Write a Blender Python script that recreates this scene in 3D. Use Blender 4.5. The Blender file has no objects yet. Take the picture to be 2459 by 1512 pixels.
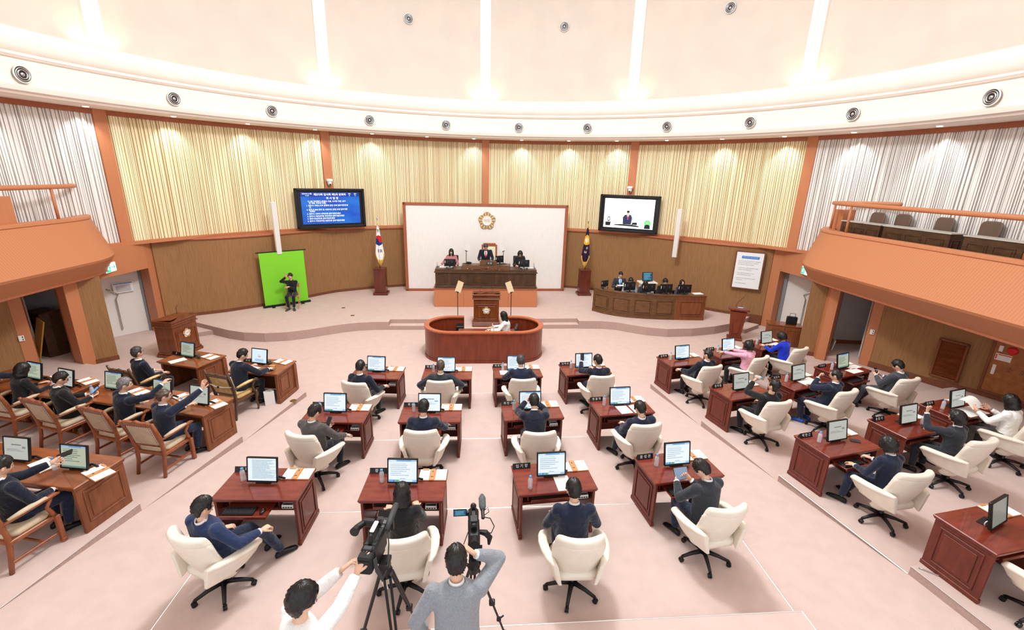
import bpy, math, random
from math import sin, cos, pi, radians, sqrt, atan2, hypot
from mathutils import Vector, Matrix, Quaternion

scene = bpy.context.scene
COL = scene.collection
random.seed(7)
V = Vector

# ------------------------------------------------------------------ camera
def setup_camera():
    f, pitch, yaw, roll = 1094.064, 0.294447, 0.078676, 0.025694
    cp, sp = cos(pitch), sin(pitch)
    fw = V((sin(yaw) * cp, cos(yaw) * cp, -sp))
    rt = V((cos(yaw), -sin(yaw), 0))
    up = rt.cross(fw)
    r = rt * cos(roll) + up * sin(roll)
    u = up * cos(roll) - rt * sin(roll)
    cd = bpy.data.cameras.new('camera')
    cd.sensor_fit = 'HORIZONTAL'
    cd.sensor_width = 36.0
    cd.lens = f / 2459.0 * 36.0
    cd.clip_start = 0.05
    cd.clip_end = 200
    co = bpy.data.objects.new('camera', cd)
    COL.objects.link(co)
    m = Matrix((r, u, -fw)).transposed().to_4x4()
    m.translation = V((-0.3405, 0.0, 5.0))
    co.matrix_world = m
    scene.camera = co
setup_camera()

# ------------------------------------------------------------------ world, exposure, large lights
scene.view_settings.view_transform = 'Standard'
scene.view_settings.look = 'None'
scene.view_settings.gamma = 1.0
scene.view_settings.use_curve_mapping = False
scene.view_settings.exposure = 0.03
wd = bpy.data.worlds.new('world')
scene.world = wd
wd.use_nodes = True
wd.node_tree.nodes['Background'].inputs[0].default_value = (0.96, 0.985, 1.0, 1)
wd.node_tree.nodes['Background'].inputs[1].default_value = 1.3
scene.cycles.max_bounces = 8
scene.cycles.diffuse_bounces = 5
scene.cycles.glossy_bounces = 3
scene.cycles.transmission_bounces = 6
scene.cycles.transparent_max_bounces = 8
scene.cycles.sample_clamp_indirect = 8
scene.cycles.caustics_reflective = False
scene.cycles.caustics_refractive = False
scene.cycles.use_denoising = True

def area_light(name, loc, size, power, color, rot=(0, 0, 0), shape='DISK', size_y=None, spread=None):
    ld = bpy.data.lights.new(name, 'AREA')
    ld.shape = shape
    ld.size = size
    if size_y: ld.size_y = size_y
    ld.energy = power
    ld.color = color
    if spread: ld.spread = spread
    o = bpy.data.objects.new(name, ld)
    COL.objects.link(o)
    o.location = loc
    o.rotation_euler = rot
    return o
def point_light(name, loc, radius, power, color):
    ld = bpy.data.lights.new(name, 'POINT')
    ld.shadow_soft_size = radius; ld.energy = power; ld.color = color
    o = bpy.data.objects.new(name, ld)
    COL.objects.link(o); o.location = loc
    return o
point_light('centre_ceiling_light', (0, 8.8, 10.9), 0.7, 2350, (0.945, 0.985, 1.0))
area_light('dome_fill_light', (0, 9.0, 11.6), 9.0, 560, (0.95, 0.985, 1.0))  # unseen fill lamp, added under the dome to soften the light

# ------------------------------------------------------------------ room constants
YC, RW, EL = 9.14, 11.25, 1.032      # centre of the round hall, wall radius, slight widening in x
ZT, ZM = 6.45, 2.91                  # top of slatted wall, top of wainscot
ST = 0.28                            # stage height

def circ(R, a, z=0.0):
    return V((R * sin(a) * EL, YC + R * cos(a), z))

# ------------------------------------------------------------------ materials
def lin(c):
    out = []
    for v in c[:3]:
        v = v / 255.0
        out.append(v / 12.92 if v <= 0.04045 else ((v + 0.055) / 1.055) ** 2.4)
    return (out[0], out[1], out[2], 1.0)

MATS = {}
def mat(name, c, rough=0.5, metal=0.0, spec=0.5, emit=None, estr=0.0, trans=0.0, alpha=1.0, coat=0.0, sheen=0.0, ior=1.45):
    if name in MATS: return MATS[name]
    m = bpy.data.materials.new(name)
    m.use_nodes = True
    b = m.node_tree.nodes['Principled BSDF']
    b.inputs['Base Color'].default_value = lin(c)
    b.inputs['Roughness'].default_value = rough
    b.inputs['Metallic'].default_value = metal
    b.inputs['Specular IOR Level'].default_value = spec
    b.inputs['IOR'].default_value = ior
    b.inputs['Transmission Weight'].default_value = trans
    b.inputs['Alpha'].default_value = alpha
    b.inputs['Coat Weight'].default_value = coat
    b.inputs['Sheen Weight'].default_value = sheen
    if emit:
        b.inputs['Emission Color'].default_value = lin(emit)
        b.inputs['Emission Strength'].default_value = estr
    MATS[name] = m
    return m

def nodes_of(m):
    nt = m.node_tree
    return nt, nt.nodes, nt.links, nt.nodes['Principled BSDF']

def noisy(name, c1, c2, scale=(1, 1, 1), nscale=8.0, detail=4.0, rough=0.5, bump=0.0, bscale=None, lo=0.35, hi=0.65, spec=0.5, coat=0.0, sheen=0.0, metal=0.0, bdist=0.01):
    if name in MATS: return MATS[name]
    m = mat(name, c1, rough, metal, spec, coat=coat, sheen=sheen)
    nt, N, L, b = nodes_of(m)
    tc = N.new('ShaderNodeTexCoord')
    mp = N.new('ShaderNodeMapping'); mp.inputs['Scale'].default_value = scale
    L.new(tc.outputs['Object'], mp.inputs['Vector'])
    n = N.new('ShaderNodeTexNoise'); n.inputs['Scale'].default_value = nscale; n.inputs['Detail'].default_value = detail
    L.new(mp.outputs[0], n.inputs['Vector'])
    r = N.new('ShaderNodeValToRGB')
    r.color_ramp.elements[0].position = lo; r.color_ramp.elements[0].color = lin(c1)
    r.color_ramp.elements[1].position = hi; r.color_ramp.elements[1].color = lin(c2)
    L.new(n.outputs['Fac'], r.inputs[0])
    L.new(r.outputs[0], b.inputs['Base Color'])
    if bump > 0:
        n2 = N.new('ShaderNodeTexNoise'); n2.inputs['Scale'].default_value = bscale or nscale; n2.inputs['Detail'].default_value = 3
        L.new(mp.outputs[0], n2.inputs['Vector'])
        bp = N.new('ShaderNodeBump'); bp.inputs['Strength'].default_value = bump; bp.inputs['Distance'].default_value = bdist
        L.new(n2.outputs['Fac'], bp.inputs['Height'])
        L.new(bp.outputs[0], b.inputs['Normal'])
    return m

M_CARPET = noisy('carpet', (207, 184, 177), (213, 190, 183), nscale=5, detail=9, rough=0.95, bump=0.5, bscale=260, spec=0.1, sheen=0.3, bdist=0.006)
M_CARPET_SHADED = noisy('shaded_carpet_riser', (180, 155, 147), (190, 165, 157), nscale=30, rough=0.95, bump=0.4, bscale=300, spec=0.1)  # same carpet on step faces, their shade put into the colour
M_ORANGE = noisy('orange_laminate', (190, 124, 86), (194, 128, 90), scale=(1, 1, 0.12), nscale=30, rough=0.42, spec=0.4)
def grooved(name, base, dark):
    m = mat(name, base, 0.45, spec=0.4)
    nt, N, L, b = nodes_of(m)
    tc = N.new('ShaderNodeTexCoord'); sp = N.new('ShaderNodeSeparateXYZ'); L.new(tc.outputs['Object'], sp.inputs[0])
    def mt(op, a, v):
        n = N.new('ShaderNodeMath'); n.operation = op; L.new(a, n.inputs[0]); n.inputs[1].default_value = v; return n.outputs[0]
    f = mt('LESS_THAN', mt('FRACT', mt('MULTIPLY', sp.outputs[1], 17.0), 0), 0.16)
    nz = N.new('ShaderNodeTexNoise'); nz.inputs['Scale'].default_value = 0.8; L.new(tc.outputs['Object'], nz.inputs[0])
    mx = N.new('ShaderNodeMix'); mx.data_type = 'RGBA'; mx.inputs[6].default_value = lin(base); mx.inputs[7].default_value = lin(dark)
    L.new(f, mx.inputs[0]); L.new(mx.outputs[2], b.inputs['Base Color'])
    return m
M_FASCIA = grooved('grooved_orange_fascia', (194, 128, 90), (176, 112, 76))
M_ORANGE_D = noisy('dark_orange_trim', (160, 92, 62), (170, 100, 70), nscale=20, rough=0.45, spec=0.4)
M_WAINS = noisy('brown_wainscot', (140, 103, 67), (162, 121, 80), scale=(1, 1, 0.045), nscale=55, detail=6, rough=0.6, spec=0.3, lo=0.3, hi=0.7)
M_WAINS_T = noisy('brown_skirting', (112, 66, 44), (124, 74, 50), nscale=12, rough=0.5)
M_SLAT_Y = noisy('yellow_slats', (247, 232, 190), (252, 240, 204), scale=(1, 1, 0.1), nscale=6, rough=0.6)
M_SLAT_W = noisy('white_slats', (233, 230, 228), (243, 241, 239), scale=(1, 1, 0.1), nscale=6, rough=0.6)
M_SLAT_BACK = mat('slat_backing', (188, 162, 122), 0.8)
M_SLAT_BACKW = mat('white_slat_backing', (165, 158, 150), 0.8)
M_PLASTER = noisy('plaster', (240, 232, 224), (244, 236, 228), nscale=2, rough=0.7)
M_DRUM = noisy('drum_plaster', (214, 204, 195), (220, 210, 200), nscale=1.2, rough=0.85, detail=6)
M_RIB = mat('rib_white', (250, 246, 240), 0.6)
M_MAHOG = noisy('mahogany', (104, 38, 27), (126, 50, 35), scale=(0.25, 1, 1), nscale=14, detail=5, rough=0.24, coat=0.35)
M_MAHOG_D = noisy('mahogany_panel', (92, 36, 26), (112, 48, 34), scale=(1, 1, 0.2), nscale=16, rough=0.4)
M_WALNUT = noisy('walnut', (124, 66, 34), (146, 82, 44), scale=(0.25, 1, 1), nscale=12, detail=5, rough=0.25, coat=0.35)
M_WALNUT_P = noisy('walnut_panel', (118, 66, 38), (138, 80, 48), scale=(1, 1, 0.2), nscale=14, rough=0.4)
M_DARKWOOD = noisy('dark_wood', (68, 45, 27), (88, 60, 38), scale=(0.3, 1, 1), nscale=12, rough=0.4)
M_DARKWOOD2 = noisy('dark_wood_panel', (60, 40, 26), (76, 52, 33), scale=(1, 1, 0.2), nscale=14, rough=0.42)
M_CLERK = noisy('clerk_desk_wood', (98, 66, 40), (116, 80, 50), scale=(0.3, 1, 1), nscale=12, rough=0.38)
M_REDWOOD = noisy('red_brown_wood', (110, 44, 22), (130, 56, 30), scale=(1, 1, 0.2), nscale=10, rough=0.35, coat=0.2)
M_REDRIM = noisy('pod_rim_wood', (170, 88, 54), (182, 98, 62), nscale=10, rough=0.35)
M_LECT = noisy('lectern_wood', (106, 52, 22), (128, 68, 32), scale=(1, 1, 0.2), nscale=12, rough=0.3, coat=0.3)
M_PEDEST = noisy('pedestal_wood', (92, 40, 28), (108, 50, 36), scale=(1, 1, 0.2), nscale=12, rough=0.3, coat=0.3)
M_ARMWOOD = noisy('armchair_wood', (134, 70, 36), (158, 88, 48), scale=(1, 1, 0.3), nscale=14, rough=0.3, coat=0.3)
M_EXECWOOD = noisy('throne_wood', (72, 46, 26), (92, 60, 36), nscale=14, rough=0.3, coat=0.3)
M_LEATHER = noisy('cream_leather', (234, 225, 211), (239, 231, 218), nscale=9, rough=0.42, bump=0.25, bscale=120, spec=0.4, bdist=0.002)
M_TAUPE = noisy('taupe_upholstery', (196, 176, 150), (210, 192, 166), nscale=9, rough=0.8, bump=0.3, bscale=90, bdist=0.003)
M_GOLDCLOTH = noisy('gold_damask', (206, 172, 110), (222, 194, 138), nscale=7, detail=1, rough=0.6, lo=0.48, hi=0.52)
M_SUEDE = noisy('brown_suede', (150, 122, 92), (172, 146, 116), nscale=4, rough=0.9)
M_BLACK = mat('black_plastic', (20, 20, 22), 0.45)
M_BLACKM = mat('black_matte', (30, 30, 32), 0.7)
M_GREYD = mat('dark_grey', (62, 64, 68), 0.6)
M_GREY = mat('mid_grey', (140, 142, 146), 0.5)
M_WHITE = mat('white_plastic', (238, 238, 236), 0.45)
M_PAPER = mat('paper', (246, 246, 244), 0.85)
M_CHROME = mat('chrome', (200, 200, 202), 0.22, metal=1.0)
M_METAL = mat('metal_strip', (236, 236, 238), 0.3, metal=0.6)
M_GOLD = mat('gold', (206, 166, 76), 0.3, metal=0.85)
M_GOLDP = mat('gold_paint', (196, 156, 92), 0.4, metal=0.3)
M_BRASS = mat('brass', (160, 132, 80), 0.4, metal=0.7)
M_WOODTRAY = noisy('tray_wood', (188, 132, 84), (200, 146, 98), scale=(0.3, 1, 1), nscale=12, rough=0.4)
M_BOTTLE = mat('clear_plastic', (236, 242, 248), 0.08, alpha=0.42)
M_CAP = mat('blue_cap', (96, 168, 236), 0.4)
M_GLASS = mat('glass', (240, 244, 246), 0.03, trans=0.92, ior=1.2)
M_PROMPT = mat('prompter_glass', (222, 200, 165), 0.08, alpha=0.72)
M_PROMPT2 = mat('prompter_glass_grey', (205, 204, 198), 0.08, alpha=0.72)
M_GREEN = mat('chroma_green', (128, 214, 48), 0.8)
M_DOOR = mat('door_paint', (232, 228, 224), 0.5)
M_DARKWALL = noisy('corridor_plaster', (214, 210, 208), (220, 216, 214), nscale=3, rough=0.9)
M_RED = mat('red_paint', (214, 30, 34), 0.35)
M_EXITG = mat('exit_green', (60, 200, 165), 0.5, emit=(60, 210, 170), estr=0.5)
M_EXITW = mat('exit_white', (240, 250, 248), 0.5, emit=(235, 250, 246), estr=0.7)
M_LAMP = mat('lamp_glow', (255, 250, 240), 0.5, emit=(255, 246, 232), estr=9.0)
M_PANELW = noisy('white_fabric_panel', (236, 236, 234), (244, 244, 242), scale=(1, 1, 0.06), nscale=60, rough=0.8)
M_OCHRE = mat('ochre_board', (176, 134, 58), 0.7)
M_SKIN = noisy('skin', (222, 176, 150), (228, 186, 160), nscale=6, rough=0.5, spec=0.35)
M_EYE = mat('eye_dark', (30, 22, 20), 0.2)
M_LIP = mat('lips', (176, 92, 84), 0.5)
M_TEXTW = mat('white_lettering', (240, 240, 240), 0.5)
M_TEXTK = mat('black_lettering', (40, 42, 48), 0.6)
M_TEXTG = mat('grey_lettering', (120, 126, 140), 0.6)
M_BLUEBAR = mat('blue_print', (46, 130, 226), 0.5)

def hairmat(name, c1, c2):
    return noisy(name, c1, c2, nscale=40, detail=2, rough=0.36, bump=0.5, bscale=90, spec=0.5, bdist=0.004)
H_BLACK = hairmat('black_hair', (16, 14, 14), (34, 30, 30))
H_GREY = hairmat('grey_hair', (92, 90, 90), (136, 134, 134))
H_DGREY = hairmat('dark_grey_hair', (46, 44, 44), (76, 74, 74))
H_THIN = hairmat('thin_hair', (70, 54, 48), (92, 74, 64))

def cloth(name, c, amt=0.04, rough=0.85):
    c2 = tuple(min(255, v * (1 + amt) + 3) for v in c)
    return noisy('cloth_' + name, c, c2, nscale=90, detail=3, rough=rough, bump=0.8, bscale=10, spec=0.2, sheen=0.25, bdist=0.04)

# screens are drawn by the screen's own texture coordinates: rows of grey text, coloured bands
def screen_mat(name, bg, bands, lines, lc, estr, top=0.8, bot=0.25, x0=0.08, x1=0.8, ltc=0.5):
    if name in MATS: return MATS[name]
    m = mat(name, (10, 10, 12), 0.25)
    nt, N, L, b = nodes_of(m)
    tc = N.new('ShaderNodeUVMap')
    sp = N.new('ShaderNodeSeparateXYZ'); L.new(tc.outputs[0], sp.inputs[0])
    def math_(op, a, bb=None):
        n = N.new('ShaderNodeMath'); n.operation = op
        for i, v in enumerate((a, bb)):
            if v is None: continue
            if isinstance(v, (int, float)): n.inputs[i].default_value = v
            else: L.new(v, n.inputs[i])
        return n.outputs[0]
    U, W = sp.outputs[0], sp.outputs[1]
    def rect(u0, v0, u1, v1):
        a = math_('MULTIPLY', math_('GREATER_THAN', U, u0), math_('LESS_THAN', U, u1))
        c = math_('MULTIPLY', math_('GREATER_THAN', W, v0), math_('LESS_THAN', W, v1))
        return math_('MULTIPLY', a, c)
    col = None
    def mix(f, c1, c2):
        n = N.new('ShaderNodeMix'); n.data_type = 'RGBA'
        L.new(f, n.inputs[0])
        if isinstance(c1, tuple): n.inputs[6].default_value = lin(c1)
        else: L.new(c1, n.inputs[6])
        n.inputs[7].default_value = lin(c2)
        return n.outputs[2]
    cur = bg
    if lines:
        row = math_('FRACT', math_('MULTIPLY', W, lines))
        on = math_('LESS_THAN', row, ltc)
        idx = math_('FLOOR', math_('MULTIPLY', W, lines))
        wn = N.new('ShaderNodeTexWhiteNoise'); wn.noise_dimensions = '1D'; L.new(idx, wn.inputs['W'])
        endu = math_('ADD', math_('MULTIPLY', wn.outputs[0], (x1 - x0) * 0.5), x0 + (x1 - x0) * 0.5)
        nz = N.new('ShaderNodeTexNoise'); nz.inputs['Scale'].default_value = 60; nz.inputs['Detail'].default_value = 1
        L.new(tc.outputs[0], nz.inputs['Vector'])
        f = math_('MULTIPLY', math_('MULTIPLY', on, math_('LESS_THAN', U, endu)), rect(x0, bot, 1, top))
        f = math_('MULTIPLY', f, math_('GREATER_THAN', nz.outputs['Fac'], 0.42))
        cur = mix(f, cur, lc)
    for (r, c) in bands:
        cur = mix(rect(*r), cur, c)
    if isinstance(cur, tuple): b.inputs['Emission Color'].default_value = lin(cur)
    else: L.new(cur, b.inputs['Emission Color'])
    b.inputs['Emission Strength'].default_value = estr
    return m
APPB = [((0, .91, 1, 1), (168, 208, 238)), ((.3, .925, .8, .985), (110, 165, 225)), ((.05, .92, .25, .98), (214, 232, 246)), ((0, 0, 1, .1), (150, 200, 236)),
        ((.02, .01, .12, .09), (96, 160, 222)), ((.14, .01, .24, .09), (86, 136, 208)), ((.26, .01, .36, .09), (96, 176, 84)), ((.4, .02, .85, .085), (235, 248, 255)),
        ((.42, .13, .46, .16), (238, 90, 80)), ((.47, .13, .6, .155), (150, 170, 215))]
S_APP = screen_mat('screen_agenda', (236, 246, 250), APPB, 11, (176, 196, 222), 1.0, top=.84, bot=.25)
S_APP2 = screen_mat('screen_agenda_dim', (206, 214, 190), APPB[:2] + [((0, 0, 1, .08), (120, 160, 150))], 11, (130, 144, 130), 0.72, top=.84, bot=.25)
S_DOC = screen_mat('screen_document', (238, 248, 250), [((.28, .68, .72, .73), (120, 150, 200)), ((.74, .55, .9, .62), (160, 180, 210))], 24, (170, 196, 216), 1.0, top=.55, bot=.38, x0=.1, x1=.95)
S_DOC2 = screen_mat('screen_document_grey', (208, 210, 202), [((.3, .66, .7, .70), (110, 112, 118)), ((.74, .52, .88, .62), (150, 150, 150))], 26, (140, 142, 142), 0.75, top=.5, bot=.36, x0=.1, x1=.95)
S_TEXT = screen_mat('screen_dense_text', (232, 244, 248), [], 40, (150, 180, 200), 1.0, top=.95, bot=.08, x0=.15, x1=1.1, ltc=.6)
S_PORTAL = screen_mat('screen_portal', (222, 240, 250), [((.42, .42, .6, .47), (230, 90, 80)), ((.2, .1, .8, .28), (170, 205, 232)), ((0, 0, 1, .1), (200, 226, 240))], 30, (170, 196, 216), 1.0, top=.62, bot=.5, x0=.4, x1=.62)
S_OFF = screen_mat('screen_idle', (150, 158, 148), [((.46, .52, .54, .6), (140, 146, 140))], 0, (0, 0, 0), 0.7)
S_BLUE = screen_mat('screen_blue', (30, 92, 130), [((.1, .86, .9, .93), (120, 200, 220))], 13, (130, 210, 225), 0.8, top=.8, bot=.1, x0=.12, x1=.95)

# ------------------------------------------------------------------ mesh builder
class MB:
    def __init__(s):
        s.v = []; s.f = []; s.mi = []; s.uv = {}
    def add(s, vs, fs, mi=0, M=None):
        o = len(s.v)
        for p in vs:
            p = V(p)
            if M is not None: p = M @ p
            s.v.append(tuple(p))
        for f in fs:
            s.f.append(tuple(i + o for i in f)); s.mi.append(mi)
        return s
    def box(s, c, d, mi=0, M=None, b=0.0):
        x, y, z = d[0] / 2, d[1] / 2, d[2] / 2
        T = Matrix.Translation(V(c))
        if M is not None: T = M @ T
        if b <= 0 or b >= min(x, y, z):
            vs = [(-x, -y, -z), (x, -y, -z), (x, y, -z), (-x, y, -z), (-x, -y, z), (x, -y, z), (x, y, z), (-x, y, z)]
            fs = [(0, 3, 2, 1), (4, 5, 6, 7), (0, 1, 5, 4), (1, 2, 6, 5), (2, 3, 7, 6), (3, 0, 4, 7)]
            return s.add(vs, fs, mi, T)
        vs = []; fs = []
        idx = {}
        for sx in (-1, 1):
            for sy in (-1, 1):
                for sz in (-1, 1):
                    for ax in range(3):
                        p = [sx * (x - b), sy * (y - b), sz * (z - b)]
                        p[ax] = (sx, sy, sz)[ax] * (x, y, z)[ax]
                        idx[(sx, sy, sz, ax)] = len(vs); vs.append(tuple(p))
        def q(l):
            ps = [V(vs[i]) for i in l]
            n = (ps[1] - ps[0]).cross(ps[2] - ps[0]); c_ = sum(ps, V()) / len(ps)
            fs.append(tuple(l) if n.dot(c_) > 0 else tuple(reversed(l)))
        for ax in range(3):
            o1, o2 = [a for a in range(3) if a != ax]
            for sg in (-1, 1):
                l = []
                for (a, bb) in ((-1, -1), (1, -1), (1, 1), (-1, 1)):
                    k = [0, 0, 0]; k[ax] = sg; k[o1] = a; k[o2] = bb
                    l.append(idx[(k[0], k[1], k[2], ax)])
                q(l)
            for a in (-1, 1):
                for bb in (-1, 1):
                    l = []
                    for (t, fx) in ((-1, o1), (1, o1), (1, o2), (-1, o2)):
                        k = [0, 0, 0]; k[ax] = t; k[o1] = a; k[o2] = bb
                        l.append(idx[(k[0], k[1], k[2], fx)])
                    q(l)
        for sx in (-1, 1):
            for sy in (-1, 1):
                for sz in (-1, 1):
                    q([idx[(sx, sy, sz, a)] for a in range(3)])
        return s.add(vs, fs, mi, T)
    def lathe(s, prof, n=24, mi=0, M=None, a0=0.0, a1=2 * pi, sx=1.0, sy=1.0, cap=True):
        full = abs(a1 - a0 - 2 * pi) < 1e-6
        m = n if full else n + 1
        vs = []
        for (r, z) in prof:
            for i in range(m):
                a = a0 + (a1 - a0) * i / n
                vs.append((r * cos(a) * sx, r * sin(a) * sy, z))
        fs = []
        for j in range(len(prof) - 1):
            for i in range(n):
                k = (i + 1) % m
                fs.append((j * m + i, j * m + k, (j + 1) * m + k, (j + 1) * m + i))
        if cap and full:
            if prof[0][0] > 1e-5: fs.append(tuple(reversed(range(m))))
            if prof[-1][0] > 1e-5: fs.append(tuple((len(prof) - 1) * m + i for i in range(m)))
        return s.add(vs, fs, mi, M)
    def cyl(s, p0, p1, r, n=12, mi=0, r2=None, M=None):
        return s.tube([p0, p1], [r, r if r2 is None else r2], n, mi, M)
    def tube(s, pts, rad, n=10, mi=0, M=None, closed=False, flat=1.0, upv=None):
        pts = [V(p) for p in pts]
        if not isinstance(rad, (list, tuple)): rad = [rad] * len(pts)
        vs = []; prev = None; m = len(pts)
        for i, p in enumerate(pts):
            if closed: t = pts[(i + 1) % m] - pts[i - 1]
            elif i == 0: t = pts[1] - p
            elif i == m - 1: t = p - pts[-2]
            else: t = (pts[i + 1] - p).normalized() + (p - pts[i - 1]).normalized()
            if t.length < 1e-9: t = V((0, 0, 1))
            t.normalize()
            if prev is None:
                a = V(upv) if upv is not None else (V((0, 0, 1)) if abs(t.z) < 0.9 else V((0, 1, 0)))
                prev = a
            u = prev - t * prev.dot(t)
            if u.length < 1e-6: u = t.orthogonal()
            u.normalize(); prev = u
            w = t.cross(u)
            for k in range(n):
                a = 2 * pi * k / n
                vs.append(p + (w * cos(a) + u * (sin(a) * flat)) * rad[i])
        fs = []
        for j in range(m if closed else m - 1):
            j2 = (j + 1) % m
            for k in range(n):
                k2 = (k + 1) % n
                fs.append((j * n + k, j * n + k2, j2 * n + k2, j2 * n + k))
        if not closed:
            fs.append(tuple(reversed(range(n)))); fs.append(tuple((m - 1) * n + k for k in range(n)))
        return s.add(vs, fs, mi, M)
    def loft(s, rings, mi=0, M=None, cap=True, close=True):
        n = len(rings[0]); vs = [p for r in rings for p in r]; fs = []
        for j in range(len(rings) - 1):
            for k in range(n if close else n - 1):
                k2 = (k + 1) % n
                fs.append((j * n + k, j * n + k2, (j + 1) * n + k2, (j + 1) * n + k))
        if cap:
            fs.append(tuple(reversed(range(n)))); fs.append(tuple((len(rings) - 1) * n + k for k in range(n)))
        return s.add(vs, fs, mi, M)
    def prism(s, poly, z0, z1, mi=0, M=None, mi_side=None):
        n = len(poly)
        area = sum(poly[i][0] * poly[(i + 1) % n][1] - poly[(i + 1) % n][0] * poly[i][1] for i in range(n))
        if area < 0: poly = list(reversed(poly))
        vs = [(p[0], p[1], z0) for p in poly] + [(p[0], p[1], z1) for p in poly]
        s.add(vs, [tuple(reversed(range(n))), tuple(range(n, 2 * n))], mi, M)
        s.add(vs, [(i, (i + 1) % n, n + (i + 1) % n, n + i) for i in range(n)], mi if mi_side is None else mi_side, M)
        return s
    def ell(s, c, r, n=16, m=10, mi=0, M=None):
        vs = []; fs = []
        for j in range(m + 1):
            t = pi * j / m
            for i in range(n):
                a = 2 * pi * i / n
                vs.append((c[0] + r[0] * sin(t) * cos(a), c[1] + r[1] * sin(t) * sin(a), c[2] - r[2] * cos(t)))
        for j in range(m):
            for i in range(n):
                k = (i + 1) % n
                if j == 0: fs.append((i, n + k, n + i))
                elif j == m - 1: fs.append((j * n + i, j * n + k, (j + 1) * n + i))
                else: fs.append((j * n + i, j * n + k, (j + 1) * n + k, (j + 1) * n + i))
        return s.add(vs, fs, mi, M)
    def quad_uv(s, p0, p1, p2, p3, mi=0, M=None):
        s.add([p0, p1, p2, p3], [(0, 1, 2, 3)], mi, M)
        s.uv[len(s.f) - 1] = [(0, 0), (1, 0), (1, 1), (0, 1)]
        return s
    def mesh(s, name, mats, smooth=False):
        me = bpy.data.meshes.new(name)
        me.from_pydata(s.v, [], s.f)
        if not isinstance(mats, (list, tuple)): mats = [mats]
        for m in mats: me.materials.append(m)
        me.polygons.foreach_set('material_index', s.mi)
        if s.uv:
            ul = me.uv_layers.new(name='UVMap')
            for fi, uvs in s.uv.items():
                for k, li in enumerate(me.polygons[fi].loop_indices): ul.data[li].uv = uvs[k]
        if smooth:
            me.polygons.foreach_set('use_smooth', [True] * len(me.polygons))
            if smooth is not True and smooth != 1:
                pass
        me.update()
        return me
    def build(s, name, mats, parent=None, smooth=False, M=None):
        o = bpy.data.objects.new(name, s.mesh(name, mats, smooth))
        COL.objects.link(o)
        if parent is not None: o.parent = parent
        if M is not None: o.matrix_local = M
        return o

def autosmooth(o, ang=35):
    """smooth faces but keep edges sharper than ang"""
    me = o.data
    me.polygons.foreach_set('use_smooth', [True] * len(me.polygons))
    me.set_sharp_from_angle(angle=radians(ang))
    return o

def tag(o, label=None, cat=None, group=None, kind=None):
    if label: o['label'] = label
    if cat: o['category'] = cat
    if group: o['group'] = group
    if kind: o['kind'] = kind
    return o
def struct(o, label=None, cat=None):
    o['kind'] = 'structure'
    if label: o['label'] = label
    if cat: o['category'] = cat
    return o
def thing(name, label, cat, loc=(0, 0, 0), rz=0.0, group=None):
    o = bpy.data.objects.new(name, None)
    o.empty_display_size = 0.1
    COL.objects.link(o)
    o.location = loc; o.rotation_euler = (0, 0, rz)
    return tag(o, label, cat, group)
def dup(root, loc=None, rz=None, label=None, group=None):
    def cp(o, parent):
        c = o.copy(); COL.objects.link(c)
        c.parent = parent
        for ch in list(o.children): cp(ch, c)
        return c
    r = cp(root, None)
    if loc is not None: r.location = loc
    if rz is not None: r.rotation_euler = (0, 0, rz)
    if label: r['label'] = label
    if group: r['group'] = group
    return r
def set_screen(root, m):
    for ch in root.children:
        if ch.name.startswith('screen'):
            ch.material_slots[0].link = 'OBJECT'; ch.material_slots[0].material = m
def XF(loc, rz=0.0, rx=0.0, ry=0.0):
    return Matrix.Translation(V(loc)) @ Matrix.Rotation(rz, 4, 'Z') @ Matrix.Rotation(rx, 4, 'X') @ Matrix.Rotation(ry, 4, 'Y')

TMP = bpy.data.scenes.new('workbench')
def evaluated(tmp):
    TMP.collection.objects.link(tmp)
    vl = TMP.view_layers[0]; vl.update()
    me = bpy.data.meshes.new_from_object(tmp.evaluated_get(vl.depsgraph))
    bpy.data.objects.remove(tmp)
    return me
def text_mesh(txt, size, name, m, parent=None, M=None, align='CENTER', depth=0.0008, spacing=1.0, xs=1.0):
    cu = bpy.data.curves.new('txt', 'FONT')
    cu.body = txt; cu.size = size; cu.align_x = align; cu.align_y = 'CENTER'
    cu.extrude = depth; cu.space_character = spacing
    cu.resolution_u = 2
    tmp = bpy.data.objects.new('txt', cu)
    me = evaluated(tmp); bpy.data.curves.remove(cu)
    me.materials.clear(); me.materials.append(m)
    o = bpy.data.objects.new(name, me)
    COL.objects.link(o)
    if parent is not None: o.parent = parent
    MM = M if M is not None else Matrix.Identity(4)
    if xs != 1.0: MM = MM @ Matrix.Diagonal((xs, 1, 1, 1))
    o.matrix_local = MM
    return o

def remesh(b, voxel, smooth_it=3, name='tmp'):
    me = b.mesh(name, [M_SKIN])
    o = bpy.data.objects.new('tmp', me)
    m = o.modifiers.new('r', 'REMESH'); m.mode = 'VOXEL'; m.voxel_size = voxel; m.adaptivity = 0
    s = o.modifiers.new('s', 'SMOOTH'); s.factor = .5; s.iterations = smooth_it
    return evaluated(o)
def soft(b, voxel, it, name, m, parent):
    me = remesh(b, voxel, it); me.materials.clear(); me.materials.append(m)
    me.polygons.foreach_set('use_smooth', [True] * len(me.polygons))
    o = bpy.data.objects.new(name, me); COL.objects.link(o); o.parent = parent
    return o
# ================================================================== THE ROOM
def arc_pts(R, a0, a1, n): return [circ(R, a0 + (a1 - a0) * i / n) for i in range(n + 1)]

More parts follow.
